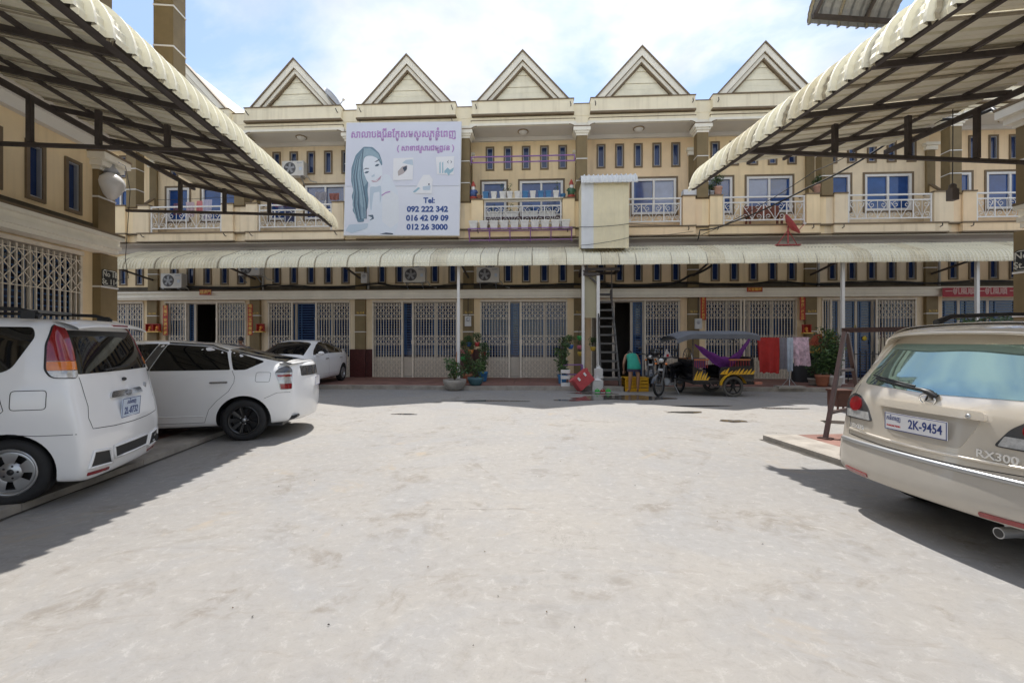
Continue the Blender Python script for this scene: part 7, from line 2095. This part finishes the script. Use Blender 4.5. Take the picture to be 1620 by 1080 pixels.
q = P(1346, 612, 9.6)
t = thing('wooden_cabinet', 'small reddish brown wooden cabinet standing behind the swing leg', 'cabinet', T(q.x, 9.9, 0))
m = MB(); m.box(-.18, .18, -.16, .16, .1, .42); m.box(-.2, .2, -.18, .18, .42, .46); part('case', m, WD, t)
m = MB(); m.box(-.17, .17, -.175, -.162, .28, .40); part('drawer', m, WD, t)
for x in (-.16, .16):
    for y in (-.14, .14): m = MB(); m.bar((x, y, 0), (x, y, .1), .03); part('leg', m, WD, t)
q = P(1304, 610, 12.0)
# stickers on the glass doors, wall ornament
for px, py, lab, c in ((1371, 535, 'round yellow disc stuck on the blue glass door behind the swing', (.65, .48, .04)), (1356, 516, 'pale yellow flower sticker high on the blue glass door', (.6, .52, .2))):
    s, z = FP(px, py, 0); m = MB(); m.lathe([(0, 0), (.085 if py > 520 else .05, 0), (.085 if py > 520 else .05, .006), (0, .006)], 18, axis='y')
    solo('door_sticker', m, mat('sticker_%d' % px, c, .5), lab, 'sticker', fac(s, -.10, z))

# ------------------------------------------------------------------ wet ground and small litter
WET = mat('wet_concrete_film', (.10, .092, .082), .09, var=.35, scale=2.5, spec=.5, rvar=.05)
def blob(cx, cy, rx_, ry_, seed, n=40, z=.004, amp=.28):
    r = random.Random(seed); ph = [r.uniform(0, 6.3) for _ in range(5)]; m = MB(); vs = [(cx, cy, z)]
    for i in range(n):
        a = 2 * PI * i / n; k = 1 + amp * (math.sin(2 * a + ph[0]) * .5 + math.sin(3 * a + ph[1]) * .4 + math.sin(5 * a + ph[2]) * .3 + math.sin(9 * a + ph[3]) * .15)
        vs.append((cx + rx_ * k * math.cos(a), cy + ry_ * k * math.sin(a), z))
    m.add(vs, [(0, 1 + i, 1 + (i + 1) % n) for i in range(n)]); return m
for k, (px, py, rx_, ry_) in enumerate(((985, 629, 1.15, .62), (905, 633, .45, .18), (940, 622, .7, .3), (1085, 652, .42, .12), (1160, 666, .22, .16), (1110, 642, .6, .10), (1240, 646, .5, .10), (1330, 668, .35, .18), (780, 634, .9, .14), (640, 655, .25, .08))):
    Y = 1.5 * 720 / (py - 540); q = P(px, py, Y)
    obj('puddle', blob(q.x, Y, rx_, ry_, k + 3).mesh('puddle', WET), kind='structure')
LIT = [mat('litter_dry_leaf', (.16, .09, .04), .8), mat('litter_paper', (.6, .58, .54), .8), mat('litter_dark', (.05, .045, .04), .8)]
r = random.Random(11); m = MB()
for i in range(80):
    Y = 1.9 + 11 * r.random() ** 1.3; x = r.uniform(-.62, .68) * Y
    s = r.uniform(.003, .010); a = r.uniform(0, 6.3); m.m = r.choice((0, 0, 2, 2, 1))
    c, s_ = math.cos(a) * s, math.sin(a) * s
    m.add([(x - c, Y - s_, .005), (x + s_ * .5, Y - c * .5, .012), (x + c, Y + s_, .005), (x - s_ * .5, Y + c * .5, .008)], [(0, 1, 2), (0, 2, 3)])
obj('ground_litter', m.mesh('ground_litter', LIT, fix=False), kind='stuff')['label'] = 'tiny leaves and scraps scattered over the concrete yard'
